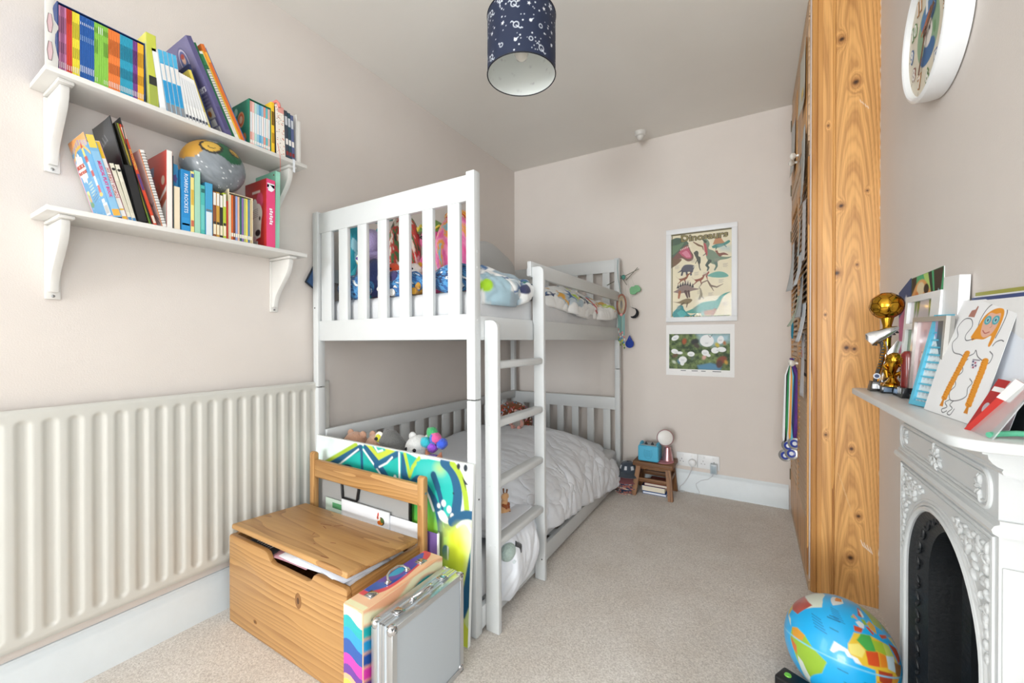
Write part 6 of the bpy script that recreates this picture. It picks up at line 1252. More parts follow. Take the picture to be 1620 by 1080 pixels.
# ================================================================== soft toys
def plushmat(h): 
    k = 'plush_' + h
    if k not in M: mat(k, h, .95, var=.10, vs=90, bump=.5, bs=160, sheen=.35)
    return k
def plush(label, x, y, z, r, c, head=True, face=None, ears=None, c2=None, squash=(1, 1, 1), name='soft_toy', up=1.0, group=None, lim=True):
    """sitting toy: rounded body, head, ears, limbs, eyes looking to the room's near end"""
    t = T(name, label, 'soft toy', (x, y, z), group); face = face or c; wob = lambda d: 1 + .05 * math.sin(5 * d.x + 3 * d.z) + .04 * math.cos(6 * d.y)
    bm = bmn(); ball(bm, (x, y, z + r * .95 * up), (r * squash[0], r * .85 * squash[1], r * up * squash[2]), 20, 14, f=wob); part('body', bm, plushmat(c), t)
    if not head: return t
    hz = z + r * up * 1.9 + r * .45; hr = r * .72
    bm = bmn(); ball(bm, (x, y - r * .1, hz), (hr, hr * .92, hr * .95), 20, 14); part('head', bm, plushmat(face), t)
    for s in (-1, 1):
        bm = bmn()
        if ears == 'long': tube(bm, [(x + s * hr * .45, y, hz + hr * .7), (x + s * hr * .6, y, hz + hr * 1.25), (x + s * hr * .75, y + .01, hz + hr * 1.7)], [hr * .22, hr * .3, hr * .1], 10)
        elif ears == 'point': tube(bm, [(x + s * hr * .55, y, hz + hr * .55), (x + s * hr * .8, y, hz + hr * 1.2)], [hr * .35, hr * .04], 10)
        else: ball(bm, (x + s * hr * .72, y, hz + hr * .72), (hr * .34, hr * .2, hr * .34), 12, 8)
        part('ear', bm, plushmat(c2 or c), t)
        bm = bmn(); ball(bm, (x + s * hr * .36, y - r * .1 - hr * .82, hz + hr * .12), hr * .13, 10, 8); part('eye', bm, cm('16161a', .15), t)
        if lim:
            bm = bmn(); tube(bm, [(x + s * r * .6, y - r * .2, z + r * 1.35 * up), (x + s * r * 1.0, y - r * .55, z + r * .95 * up), (x + s * r * .95, y - r * .8, z + r * .6 * up)], [r * .26, r * .28, r * .26], 10); part('arm', bm, plushmat(c2 or c), t)
            bm = bmn(); tube(bm, [(x + s * r * .45, y - r * .3, z + r * .35 * up), (x + s * r * .62, y - r * .95, z + r * .26)], [r * .32, r * .3], 10); part('leg', bm, plushmat(c2 or c), t)
    bm = bmn(); ball(bm, (x, y - r * .1 - hr * .9, hz - hr * .18), (hr * .32, hr * .2, hr * .24), 12, 8); mz = part('muzzle', bm, plushmat(c2 or face), t)
    bm = bmn(); ball(bm, (x, y - r * .1 - hr * 1.1, hz - hr * .10), (hr * .1, hr * .06, hr * .07), 8, 6); part('nose', bm, cm('2a2022', .3), mz)
    return t
def painted_blob(label, c, r, cols, bg, seed, rot=(0, 0, 0), name='soft_toy', cat='soft toy', dots=None, stretch=1.0, scale=5.0):
    nx, ny = 110, 70; a, b_ = np.meshgrid(np.linspace(0, 2 * PI, nx, endpoint=False), np.linspace(.001, PI - .001, ny)); D = np.stack([np.sin(b_) * np.cos(a), np.sin(b_) * np.sin(a), np.cos(b_)], -1)
    n_ = fbm(D[..., 0] * scale + D[..., 2] * 2 + seed, D[..., 1] * scale + D[..., 2] * scale * .8, seed); col = np.empty(D.shape); col[:] = lin(bg)
    for k, h in enumerate(cols): lo = .30 + .5 * k / len(cols); col[(n_ > lo)] = lin(h) if k % 1 == 0 else 0
    if dots:
        for q in np.random.RandomState(seed).randn(dots[0], 3): q /= np.linalg.norm(q); an = np.arccos(np.clip(D @ q, -1, 1)); col[an < dots[2]] = lin(dots[1])
    rr = 1 + .06 * (fbm(D[..., 0] * 3 + 5, D[..., 1] * 3 + D[..., 2] * 3, seed + 2) - .5); P = D * rr[..., None] * np.array(r); P = P @ np.array(Euler(rot).to_matrix()).T + np.array(c)
    t = T(name, label, cat, (c[0], c[1], c[2] - r[2])); part('body', grid_mesh('body', P, col, wrap=True), 'painted_cloth', t); return t
zm = 1.327
t = painted_blob('teal plush bolster with pale spots behind the leftmost slat gap', (-1.775, 1.40, zm + .20), (.055, .07, .205), ['1d8fa0', '2aa0b4'], '1a7f95', 3, dots=(30, 'a9e0ea', .17), scale=3)
bm = bmn(); tube(bm, [(-1.79, 1.36, zm + .02), (-1.74, 1.335, zm + .06), (-1.70, 1.34, zm + .02)], [.03, .04, .02], 12); part('flipper', bm, plushmat('1f4f72'), t)
t = plush('lavender plush with a teal hood behind the second slat gap', -1.66, 1.42, zm, .092, 'a99ac6', face='a99ac6', c2='3fb0bc', up=1.45)
t = plush('white plush cat with red hat and mustard scarf on the upper bunk', -1.53, 1.45, zm, .090, 'e8e4de', ears='point', c2='d33f3c', up=1.4)
bm = bmn(); tube(bm, [(-1.535 + .075 * math.cos(a), 1.47 + .07 * math.sin(a), zm + .205) for a in np.linspace(0, 2 * PI, 16)[:-1]], .018, 8, True); part('scarf', bm, plushmat('d9a23a'), t)
# big-eyed round toy pressed against the bars
t = T('soft_toy', 'round plush with a huge yellow and white eye against the slats', 'soft toy', (-1.60, 1.335, zm)); bm = bmn(); ball(bm, (-1.575, 1.36, zm + .10), (.055, .05, .095), 20, 14); part('body', bm, plushmat('3f4f86'), t)
for k, (c_, r_) in enumerate((('f2a83a', .040), ('f5d34a', .034), ('f3efe4', .026), ('5a3f8a', .012))): bm = bmn(); ball(bm, (-1.607, 1.315 - .004 * k, zm + .185), (r_, .022 - .002 * k + .004 * k, r_), 20, 12); part('eye_ring', bm, plushmat(c_), t)
painted_blob('cream plush owl printed with red and green leaves on the upper bunk', (-1.43, 1.41, zm + .225), (.085, .07, .175), ['e6ddcc', 'c8453c', '4f7a4a', '2f2a2e'], 'efe7d8', 6, scale=4)
t = plush('orange-red plush with white feet and a navy bow', -1.425, 1.345, zm, .055, 'e2562f', c2='f0ece6', up=.9)
for s in (-1, 1): bm = bmn(); ball(bm, (-1.425 + s * .035, 1.305, zm + .085), (.034, .018, .028), 12, 8); part('bow', bm, plushmat('3a3566'), t)
t = plush('bright magenta plush with a green zigzag cap on the upper bunk', -1.30, 1.47, zm + .02, .085, 'e6559a', c2='e77fb0', up=1.3, lim=False)
bm = bmn(); lathe(bm, [(.068, 0), (.066, .02), (.045, .05), (.01, .07)], (-1.30, 1.46, zm + .02 + .085 * 2.92 + .03), 18); part('cap', bm, plushmat('6f9a3a'), t)
bm = bmn()
for k in range(18): a = k / 18 * 2 * PI; tube(bm, [(-1.30 + .068 * math.cos(a), 1.46 + .068 * math.sin(a), zm + .305 + .02 * (k % 2)), (-1.30 + .068 * math.cos(a + .349), 1.46 + .068 * math.sin(a + .349), zm + .305 + .02 * ((k + 1) % 2))], .005, 6)
part('zigzag', bm, plushmat('e9d24a'), t)
plush('mustard and white plush puppy behind the fifth slat gap', -1.295, 1.345, zm, .05, 'd9a032', face='f0ece4', up=.9)
painted_blob('large pink tie-dye plush behind the rightmost slat gaps', (-1.14, 1.43, zm + .175), (.098, .08, .185), ['e66aa6', 'f08fb8', 'f0a24c', '7fc4d2'], 'ea5a98', 11, scale=4)
t = painted_blob('small red and yellow zigzag plush snake on top of the toy pile', (-1.15, 1.46, zm + .355), (.065, .05, .030), ['d8402f', 'e9c23a', 'f1ead8', 'd8402f'], 'c9382c', 14, scale=9)
for nm, lb, cx, cw, sd in (('cushion', 'navy and blue shark print pillow at the left of the upper toy pile', -1.67, .13, 5), ('cushion', 'blue spotted pillow at the middle of the upper toy pile', -1.36, .14, 9), ('cushion', 'dark blue leafy pillow at the right of the upper toy pile', -1.06, .12, 12)):
    painted_blob(lb, (cx, 1.322, zm + .055), (cw, .028, .062), ['2f5f9c', '4f93c6', '243a66', 'dfe6ea'], '2a5a94', sd, name=nm, cat='cushion', scale=7)
t = T('soft_toy', 'teal felt fin peeking over the headboard rail', 'soft toy', (-1.50, 1.33, 1.70)); bm = bmn(); prism(bm, [(-1.545, 1.68), (-1.44, 1.68), (-1.452, 1.772), (-1.50, 1.775), (-1.53, 1.766)], 'y', 1.33, 1.352, .006); part('fin', bm, plushmat('7fc0bc'), t)
t = T('fabric_bag', 'navy fabric bag corner poking out between bed post and wall', 'bag', (-1.90, 1.30, 1.35)); bm = bmn(); prism(bm, [(1.262, 1.505), (1.33, 1.50), (1.36, 1.32), (1.30, 1.36), (1.215, 1.415)], 'x', -1.9155, -1.892, .004); part('cloth', bm, cm('2a4a72', .8), t); bm = bmn(); tube(bm, [(-1.903, 1.262, 1.505), (-1.903, 1.215, 1.415), (-1.903, 1.30, 1.36)], .006, 8); part('piping', bm, cm('1a2433', .7), t)
# lower bunk: toys lined up behind the graffiti board
zl = .275
plush('beige plush bear at the left behind the graffiti board', -1.715, 1.365, zl, .088, 'c79a80', up=1.76, squash=(.95, 1, 1))
plush('pinkish beige plush rabbit beside the bear behind the graffiti board', -1.575, 1.385, zl, .088, 'd0a58c', ears=None, c2='c89a82', up=1.78)
t = T('soft_toy', 'dark grey plush shark with a yellow eye on the lower bunk', 'soft toy', (-1.47, 1.39, zl)); bm = bmn(); tube(bm, [(-1.40, 1.39, zl + .16), (-1.44, 1.37, zl + .32), (-1.49, 1.36, zl + .40), (-1.50, 1.355, zl + .425)], [.075, .07, .045, .012], 14); part('body', bm, plushmat('6a6a68'), t)
for k, (c_, r_) in enumerate((('ece8dc', .030), ('d9d53a', .020), ('26261f', .010))): bm = bmn(); ball(bm, (-1.515, 1.335 - .006 * k, zl + .392), (r_, .012 + .004 * k, r_), 14, 10); part('eye', bm, plushmat(c_), t)
t = plush('white fluffy plush owl with dark eyes on the lower bunk', -1.315, 1.395, zl, .092, 'd9d9d8', face='dcdcda', up=1.80, squash=(1, 1, 1))
t = plush('rainbow plush unicorn with an orange muzzle on the lower bunk', -1.205, 1.36, zl + .02, .075, '6a4fb0', face='7a5ac0', c2='f0a07a', ears='point', up=1.75, lim=False)
for k, c_ in enumerate(('35b8c8', '3fae6a', '2f6fd0', '9a4fd0', 'e05a9a', '3a5fd8')): bm = bmn(); ball(bm, (-1.235 + .026 * (k % 3) + .03 * (k // 3), 1.345 + .01 * (k % 2), zl + .405 + .022 * ((k * 2) % 3) - .02 * (k // 3)), (.026, .024, .024), 12, 9, f=lambda d: 1 + .15 * math.sin(9 * d.x) * math.cos(8 * d.z)); part('mane_curl', bm, plushmat(c_), t)
plush('small beige plush puppy at the right end behind the graffiti board', -1.085, 1.345, zl + .14, .052, 'b99a8c', up=1.35)
# doughnut cushion
dn = T('doughnut_cushion', 'chocolate doughnut cushion covered in sprinkles on the lower bunk', 'cushion', (-1.62, 2.78, .35)); mxd = Matrix.Translation((-1.63, 2.76, .485)) @ Vector((.5, -.82, .28)).to_track_quat('Z', 'Y').to_matrix().to_4x4()
def torus(R0, r0, a0, a1, m_, nm, nu=48, nv=16):
    P = np.array([[((R0 + r0 * math.cos(q)) * math.cos(p), (R0 + r0 * math.cos(q)) * math.sin(p), r0 * math.sin(q)) for p in np.linspace(0, 2 * PI, nu, endpoint=False)] for q in np.linspace(a0, a1, nv)]); P = P @ np.array(mxd.to_3x3()).T + np.array(mxd.translation); return part(nm, grid_mesh(nm, P, wrap=True), m_, dn)
torus(.098, .060, 0, 2 * PI, plushmat('a5652f'), 'dough'); torus(.098, .0615, R(-5), R(185), plushmat('7a4a2c'), 'icing')
rs = random.Random(2)
for c_ in ('e9e2d6', 'd98a9a', 'c94a3c', '6aa0b8', '3a2a22'):
    bm = bmn()
    for k in range(60):
        p, q = rs.random() * 2 * PI, rs.uniform(.15, 2.95); r0 = .0625; pos = Vector(((.098 + r0 * math.cos(q)) * math.cos(p), (.098 + r0 * math.cos(q)) * math.sin(p), r0 * math.sin(q))); nrm = Vector((math.cos(q) * math.cos(p), math.cos(q) * math.sin(p), math.sin(q)))
        box(bm, -.008, .008, -.0026, .0026, -.002, .002, mx=mxd @ Matrix.Translation(pos) @ nrm.to_track_quat('Z', 'Y').to_matrix().to_4x4() @ Matrix.Rotation(rs.random() * 3.1, 4, 'Z'))
    tag(part('sprinkles', bm, cm(c_, .6), dn, False), kind='stuff')
plush('grey and pink plush mole beside the doughnut cushion', -1.44, 2.52, .50, .045, 'a8a29c', c2='e0a79a', up=.9)
# giraffe and penguin by the ladder
t = T('soft_toy', 'small plush giraffe with brown patches on the lower bunk edge', 'soft toy', (-.985, 1.60, .30)); gx, gy, gz = -.985, 1.60, .30
bm = bmn(); tube(bm, [(gx, gy, gz - .01), (gx, gy, gz + .03), (gx, gy - .005, gz + .075), (gx + .005, gy - .01, gz + .105)], [.03, .032, .016, .014], 14); part('body', bm, plushmat('e6b27c'), t)
bm = bmn(); ball(bm, (gx + .012, gy - .02, gz + .115), (.016, .024, .016), 12, 8); part('head', bm, plushmat('e6b27c'), t)
for s in (-1, 1): bm = bmn(); tube(bm, [(gx + .006 + s * .008, gy - .01, gz + .125), (gx + .006 + s * .010, gy - .008, gz + .145)], [.003, .0045], 8); part('horn', bm, plushmat('7a4a2a'), t)
rs = random.Random(6)
for k in range(12): a = rs.uniform(-2.2, .6); z = rs.uniform(0, .09); r_ = .031 if z < .04 else .018; bm = bmn(); ball(bm, (gx + r_ * math.cos(a) * .95, gy + r_ * math.sin(a) * .95, gz + z), (.009, .009, .010), 8, 6); part('patch', bm, plushmat('a2562c'), t)
t = T('soft_toy', 'pale green plush with a black flipper lying on the white pillow', 'soft toy', (-.88, 1.43, .22)); bm = bmn(); ball(bm, (-.862, 1.425, .262), (.028, .045, .036), 16, 12); part('body', bm, plushmat('b5c9c2'), t); bm = bmn(); tube(bm, [(-.85, 1.455, .285), (-.845, 1.485, .262), (-.842, 1.49, .235)], [.012, .014, .006], 10); part('flipper', bm, plushmat('26282c'), t); bm = bmn(); ball(bm, (-.845, 1.455, .222), (.018, .03, .020), 12, 9); part('foot', bm, plushmat('cfd9dc'), t)
# ================================================================== end wall: posters, sockets, stool, caps
pf = T('framed_poster', 'white framed dinosaur poster hanging on the end wall', 'poster', (-.335, FY - .01, 1.26)); px0, px1, pz0, pz1 = -.573, -.098, 1.262, 1.957
mat('frame_white', 'eceef0', .4)
fw_ = .036
for b in ((px0, px1, pz1 - fw_, pz1), (px0, px1, pz0, pz0 + fw_), (px0, px0 + fw_, pz0 + fw_, pz1 - fw_), (px1 - fw_, px1, pz0 + fw_, pz1 - fw_)):
    bm = bmn(); box(bm, b[0], b[1], FY - .022, FY - .0005, b[2], b[3], .0015); part('frame_bar', bm, 'frame_white', pf)
W_, H_ = px1 - px0 - 2 * fw_, pz1 - pz0 - 2 * fw_; cv = Cv(120, 190, 230, 364, 'e9e0c4')
n_ = fbm(cv.x / 30, cv.y / 30, 3)[..., None]; cv.c = cv.c * (.92 + .16 * n_); cv.poly([(0, 0), (120, 0), (120, 3), (0, 3)], '6b6244')
def dn_(pts, c, k=5): cv.poly(cv.curve(pts, k), c)
def leg(*L): 
    for pts, w_, c in L: cv.line(pts, w_, c)
# great open-jawed head, top left
dn_([(-2, 12), (12, 8), (28, 14), (36, 24), (30, 30), (18, 36), (10, 50), (-2, 58)], '56695a'); dn_([(-2, 26), (14, 24), (28, 18), (18, 34), (4, 46), (-2, 46)], '6f8a6c'); dn_([(18, 36), (34, 26), (40, 40), (46, 52), (44, 62), (34, 64), (22, 56), (8, 60), (2, 56), (10, 46)], '7f5a50'); dn_([(16, 42), (32, 30), (40, 46), (42, 56), (34, 58), (22, 50)], 'c05a72'); dn_([(22, 44), (32, 40), (40, 54), (32, 55)], 'd98aa0'); dn_([(-2, 50), (8, 56), (22, 58), (14, 68), (-2, 78)], '7a5e48')
for k in range(7): cv.poly([(19 + k * 3.4, 36 - k * 1.3), (21 + k * 3.4, 35 - k * 1.3), (20 + k * 3.4, 39 - k)], 'f2efe0')
# T-rex
dn_([(66, 16), (74, 20), (78, 30), (76, 40), (86, 46), (98, 58), (110, 62), (120, 62), (112, 66), (96, 68), (90, 76), (80, 72), (72, 60), (70, 44), (66, 30)], '7d917c'); dn_([(66, 26), (71, 30), (74, 48), (72, 56), (68, 44)], 'b8565a'); leg(([(78, 68), (72, 76), (76, 82), (74, 88)], [8, 5, 4, 3], '4e5c54'), ([(90, 72), (92, 80), (88, 88)], [7, 4, 3], '5f7a70'), ([(71, 50), (66, 54)], 2, '5a5a4e'), ([(64, 18), (70, 24)], [2, 5], '46503f'))
# dimetrodon, upright hunter, flyer, small runner
dn_([(84, 32), (90, 18), (98, 17), (104, 26), (108, 32)], 'c08a62'); dn_([(82, 36), (90, 32), (104, 31), (114, 26), (117, 30), (108, 36), (96, 40), (84, 40)], '4f8f84'); leg(([(92, 38), (90, 43)], 2, '3f6f66'), ([(106, 35), (110, 40)], 2, '3f6f66')); dn_([(88, 46), (93, 46), (96, 52), (106, 52), (114, 58), (104, 57), (98, 60), (94, 56)], '8a5a4c')
dn_([(46, 46), (52, 42), (56, 46), (56, 54), (60, 58), (60, 70), (56, 72), (52, 60)], '54584e'); leg(([(57, 68), (58, 80), (60, 86)], [3, 2, 2], '4a4e44'), ([(54, 62), (50, 70)], 1.5, '4a4e44'), ([(46, 22), (56, 30), (64, 34), (66, 42)], [2, 4, 3, 1], '7a5a3c'))
# triceratops
dn_([(22, 78), (28, 72), (40, 72), (48, 76), (46, 84), (44, 90), (38, 88), (26, 88), (20, 84)], '5a5a66'); leg(([(22, 84), (14, 88)], [4, 1], '4f4f5a'), ([(24, 86), (22, 94)], 4, '4a4a56'), ([(32, 88), (33, 95)], 4, '4a4a56'), ([(41, 88), (41, 95)], 3.5, '4a4a56'), ([(46, 78), (54, 74)], [2, .5], 'd9d2c0'))
# raptors
for ox, oy, c in ((8, 96, '8a5238'), (40, 100, '8c4a34')): dn_([(ox + 2, oy), (ox + 8, oy + 6), (ox + 20, oy + 4), (ox + 28, oy - 2), (ox + 24, oy + 8), (ox + 12, oy + 12)], c); leg(([(ox + 14, oy + 10), (ox + 6, oy + 18)], [3, 1.5], c), ([(ox + 20, oy + 8), (ox + 22, oy + 18)], [3, 1.5], c), ([(ox + 26, oy - 1), (ox + 34, oy - 6)], [4, 1], c))
# crested green, top-right band
dn_([(72, 100), (84, 94), (96, 92), (108, 96), (114, 104), (100, 106), (84, 104)], '6fb0a4'); leg(([(76, 92), (72, 100), (74, 108)], [3, 3, 1], '9a4038'))
# stegosaurus
for k in range(7): x = 14 + k * 5; cv.poly([(x - 3, 124 - 5 * math.sin(k / 6 * PI)), (x + 3, 124 - 5 * math.sin(k / 6 * PI)), (x + 1, 114 - 7 * math.sin(k / 6 * PI))], '3f3a3c')
dn_([(4, 132), (14, 126), (22, 119), (34, 118), (44, 124), (58, 128), (44, 131), (34, 134), (18, 136)], '8f7a74'); leg(([(18, 132), (16, 146)], [6, 4], 'a8684a'), ([(30, 132), (34, 146)], [6, 3], '5a4442'), ([(36, 132), (38, 145)], [5, 3], '5a4442'))
# pterosaur, slender ones
leg(([(58, 124), (64, 114), (74, 110), (80, 122), (92, 126), (104, 120)], [1, 2.5, 2.5, 4, 3, 1], '7f6a58'), ([(80, 122), (86, 134)], [3, 1], '7f6a58'), ([(58, 150), (62, 140), (60, 128), (57, 124)], [5, 5, 2.5, 1.5], '9a927a'), ([(62, 142), (66, 150)], 2, '8a826c'))
dn_([(2, 154), (14, 155), (26, 150), (36, 148), (44, 152), (36, 160), (22, 160)], '8a7a5a'); leg(([(26, 158), (16, 166), (14, 172)], [4, 2, 1.5], '6a5c44'), ([(34, 158), (32, 168)], [3, 1.5], '6a5c44'))
# big long-neck
dn_([(24, 180), (44, 172), (60, 160), (78, 156), (90, 155), (98, 146), (108, 140), (118, 138), (110, 143), (102, 152), (96, 168), (88, 180), (76, 184), (60, 182), (44, 182)], '4f9e92'); dn_([(58, 182), (76, 176), (90, 176), (86, 184), (74, 187)], 'b58a70'); leg(([(88, 176), (84, 186), (82, 192)], [7, 5, 4], 'a67a62'), ([(64, 180), (66, 190)], [7, 5], '8fb4ac'))
# horned teal, bottom left
dn_([(4, 178), (10, 172), (16, 164), (24, 164), (28, 174), (40, 186), (52, 182), (42, 190), (10, 192), (2, 186)], '2f8f94'); dn_([(12, 180), (22, 174), (32, 184), (20, 192)], '4fb3b4')
for k in range(22): cv.ell(30 + k * 4 + (k % 3), 189, 2.0, 1.6, ('6f7a4a', '3f4a30', '8fa05a')[k % 3])
for k, (x, y) in enumerate(((8, 72), (42, 60), (88, 64), (104, 76), (48, 90), (66, 92), (30, 108), (96, 110), (54, 132), (76, 138), (12, 164), (46, 168), (104, 160), (66, 176))):
    for j in range(4): cv.line([(x, y + j * 2.2), (x + 9 - (j % 2) * 2, y + j * 2.2)], .8, 'a59a90', al=.8)
cv.poly([(96, 36), (118, 40), (118, 50), (100, 46)], 'a9c4cc', soft=6, al=.7); cv.line([(2, 4), (2, 188)], 1.6, '5a5f42')
po = part('poster', grid_mesh('poster', lay(cv, (px0 + fw_, FY - .011, pz1 - fw_), (W_, 0, 0), (0, 0, -H_)), cv.c), 'painted', pf)
for ext, c_, bd, dy in ((.0002, '4a3f24', .004, .0118), (.0003, '8f8350', .0012, .0122)): text('title', 'Dinosaurs', .066, cm(c_), po, frame(((px0 + px1) / 2 + .022, FY - dy, pz1 - fw_ - .040), (1, 0, 0), (0, 0, 1)), ext=ext, sx=1.16, bold=bd)
m, nt, b = nodes('poster_glazing'); tr = nt.nodes.new('ShaderNodeBsdfTransparent'); gl = nt.nodes.new('ShaderNodeBsdfGlossy'); gl.inputs['Roughness'].default_value = 0.04; ms = nt.nodes.new('ShaderNodeMixShader'); lw = nt.nodes.new('ShaderNodeLayerWeight'); lw.inputs[0].default_value = .15; nt.links.new(lw.outputs['Fresnel'], ms.inputs[0]); nt.links.new(tr.outputs[0], ms.inputs[1]); nt.links.new(gl.outputs[0], ms.inputs[2]); nt.links.new(ms.outputs[0], nt.nodes['Material Output'].inputs[0]); M['poster_glazing'] = m
bm = bmn(); box(bm, px0 + fw_, px1 - fw_, FY - .0155, FY - .0145, pz0 + fw_, pz1 - fw_); part('glazing', bm, 'poster_glazing', pf, False)
# educational poster below
wp_ = T('wall_poster', 'landscape jungle dinosaur worksheet poster below the framed one', 'poster', (-.345, FY - .002, .862)); q0, q1, r0, r1 = -.574, -.115, .862, 1.240
bm = bmn(); box(bm, q0, q1, FY - .0022, FY - .0004, r0, r1); part('sheet', bm, 'paper_white', wp_, False)
cv = Cv(115, 72, 230, 144, '44603a'); n1 = fbm(cv.x / 7, cv.y / 7, 4); n2 = fbm(cv.x / 3, cv.y / 3, 8)
cv.c = np.array(lin('2f4628')) + (np.array(lin('8aa060')) - np.array(lin('2f4628'))) * np.clip((n1 - .3) * 1.6, 0, 1)[..., None]; cv.c *= (.6 + .8 * n2)[..., None]
cv.poly([(55, 0), (115, 0), (115, 14), (90, 24), (62, 20)], 'a9cbd6', soft=6); cv.poly([(55, 64), (80, 58), (100, 64), (98, 72), (58, 72)], '5b8fb0', soft=2)
for x, y, a, c in ((30, 15, 6, 'a8542c'), (50, 16, 8, '2c3030'), (54, 24, 6, '4a4238'), (105, 18, 4, 'b5764a'), (100, 52, 10, '8a4a34'), (96, 60, 8, '5a3a34'), (108, 56, 4, 'c99a3c'), (20, 57, 5, '4f7f9a'), (12, 44, 6, '6a4f38'), (68, 47, 5, 'd9a9a0'), (46, 48, 5, '5a6a58'), (10, 58, 4, 'c9d2c0'), (92, 22, 5, 'c9b84a')): cv.ell(x, y, a, a * .7, c, rot=x, soft=1.5)
for x, y, a, b_, rt in ((12, 8, 8, 5, -.5), (73, 14, 13, 12, 0), (98, 12, 6, 8, .2), (11, 36, 7, 5, .2), (21, 39, 6, 3, 0), (43, 41, 7, 5, 0), (70, 38, 7, 6, .4), (76, 43, 4, 3, .3), (88, 33, 7, 6, 0), (100, 31, 8, 5, .1), (27, 53, 8, 7, 0), (26, 60, 4, 5, 0)): cv.ell(x, y, a, b_, 'f2f5f6', rt)
for k in range(8): x, y = ((12, 8), (98, 12), (14, 37), (43, 41), (70, 38), (94, 32), (27, 53), (73, 18))[k]; cv.line([(x - 3, y), (x + 3, y)], .5, 'a9b0b4'); cv.line([(x - 3, y + 1.6), (x + 2, y + 1.6)], .5, 'a9b0b4')
cv.line([(76, 3), (79, 7), (83, 2)], 1.0, '4a4f54'); part('picture', grid_mesh('picture', lay(cv, (q0 + .022, FY - .0028, r1 - .068), (q1 - q0 - .05, 0, 0), (0, 0, -.262)), cv.c), 'painted', wp_)
for i, x in enumerate((-.47, -.395, -.33, -.255)): bm = bmn(); box(bm, x, x + (.036, .042, .03, .056)[i], FY - .0027, FY - .0022, r0 + .034, r0 + .039); part('caption', bm, cm('5a5f66'), wp_, False)
# wall sockets
def socket(xc, label, swx):
    t = T('double_socket', label, 'socket', (xc, FY, .185)); z0, z1 = .186, .287
    bm = bmn(); box(bm, xc - .072, xc + .072, FY - .009, FY - .0003, z0, z1, .003); pl = part('faceplate', bm, 'white_plastic', t)
    for sx_ in (-.036, .036):
        bm = bmn(); box(bm, xc + sx_ - .006 + .012 * (1 if sx_ < 0 else -1) * .5, xc + sx_ + .006 + .012 * (1 if sx_ < 0 else -1) * .5, FY - .0115, FY - .009, z1 - .026, z1 - .010, .001); part('switch', bm, 'white_plastic', pl)
        for dx, dz, w2, h2 in ((0, .012, .0035, .007), (-.011, -.008, .006, .0035), (.011, -.008, .006, .0035)): bm = bmn(); box(bm, xc + sx_ + dx - w2 / 2, xc + sx_ + dx + w2 / 2, FY - .0094, FY - .0088, z0 + .042 + dz - h2 / 2, z0 + .042 + dz + h2 / 2); part('pin_hole', bm, cm('2c2c2e'), pl, False)
    return t
socket(-.4245, 'white double wall socket nearer the stool', 1); socket(-.2795, 'white double wall socket on the right above the skirting', 1)
t = T('mains_plug', 'round white mains plug with a cable by the stool', 'plug', (-.386, FY - .03, .20)); bm = bmn(); lathe(bm, [(.026, 0), (.027, .012), (.024, .026), (.016, .032)], n=24, mx=Matrix.Translation((-.386, FY - .0095, .222)) @ Matrix.Rotation(R(90), 4, 'X')); part('body', bm, 'white_plastic', t)
bm = bmn(); tube(bm, [(-.388, FY - .03, .198), (-.392, FY - .032, .17), (-.415, FY - .032, .11), (-.445, FY - .035, .06), (-.47, FY - .04, .035), (-.475, FY - .05, .012), (-.46, FY - .055, .006), (-.44, FY - .05, .006)], .0026, 8); part('cable', bm, cm('d5d8db', .4), t)
t = T('usb_charger', 'grey charger block with a thin cable in the right socket', 'charger', (-.243, FY - .03, .19)); bm = bmn(); box(bm, -.266, -.220, FY - .048, FY - .0095, .166, .238, .006, 3); part('body', bm, cm('c3ccd2', .35), t); bm = bmn(); box(bm, -.258, -.228, FY - .0487, FY - .048, .172, .226, .0006); part('face_panel', bm, cm('9fb0ba', .3), t)
bm = bmn(); tube(bm, [(-.246, FY - .03, .166), (-.25, FY - .032, .15), (-.28, FY - .034, .12), (-.325, FY - .035, .105), (-.36, FY - .036, .075), (-.355, FY - .038, .05), (-.335, FY - .042, .02), (-.34, FY - .05, .006), (-.37, FY - .055, .006)], .0016, 6); part('cable', bm, cm('c9cdd2', .4), t)
# stool
st = T('wooden_stool', 'small rustic dark wooden stool by the end wall', 'stool', (-.62, 3.14, 0)); zt = .242
bm = bmn(); box(bm, -.762, -.484, 3.022, 3.252, zt - .032, zt, .006, 3); part('seat', bm, 'stool_wood', st); woodmat('stool_leg_wood', '9a6d45', '553319', axis=2, scale=8, rough=.55)
tops = {}
for i, (xb, yb, xt, yt) in enumerate(((-.750, 3.010, -.722, 3.052), (-.494, 3.010, -.520, 3.052), (-.750, 3.240, -.722, 3.222), (-.500, 3.246, -.520, 3.222))):
    bm = bmn(); A = [bm.verts.new((xb + a * .0165, yb + b_ * .015, .001)) for a, b_ in ((-1, -1), (1, -1), (1, 1), (-1, 1))]; B = [bm.verts.new((xt + a * .0165, yt + b_ * .015, zt - .032)) for a, b_ in ((-1, -1), (1, -1), (1, 1), (-1, 1))]
    bm.faces.new(A[::-1]); bm.faces.new(B); [bm.faces.new((A[j], A[(j + 1) % 4], B[(j + 1) % 4], B[j])) for j in range(4)]; part('leg', bm, 'stool_leg_wood', st, False)
for b in ((-.72, -.52, 3.030, 3.048, .098, .126), (-.72, -.52, 3.218, 3.236, .098, .126), (-.742, -.724, 3.045, 3.225, .125, .150), (-.516, -.498, 3.045, 3.225, .125, .150), (-.71, -.53, 3.045, 3.060, zt - .055, zt - .033)): bm = bmn(); box(bm, *b, .002); part('stretcher', bm, 'stool_wood', st)
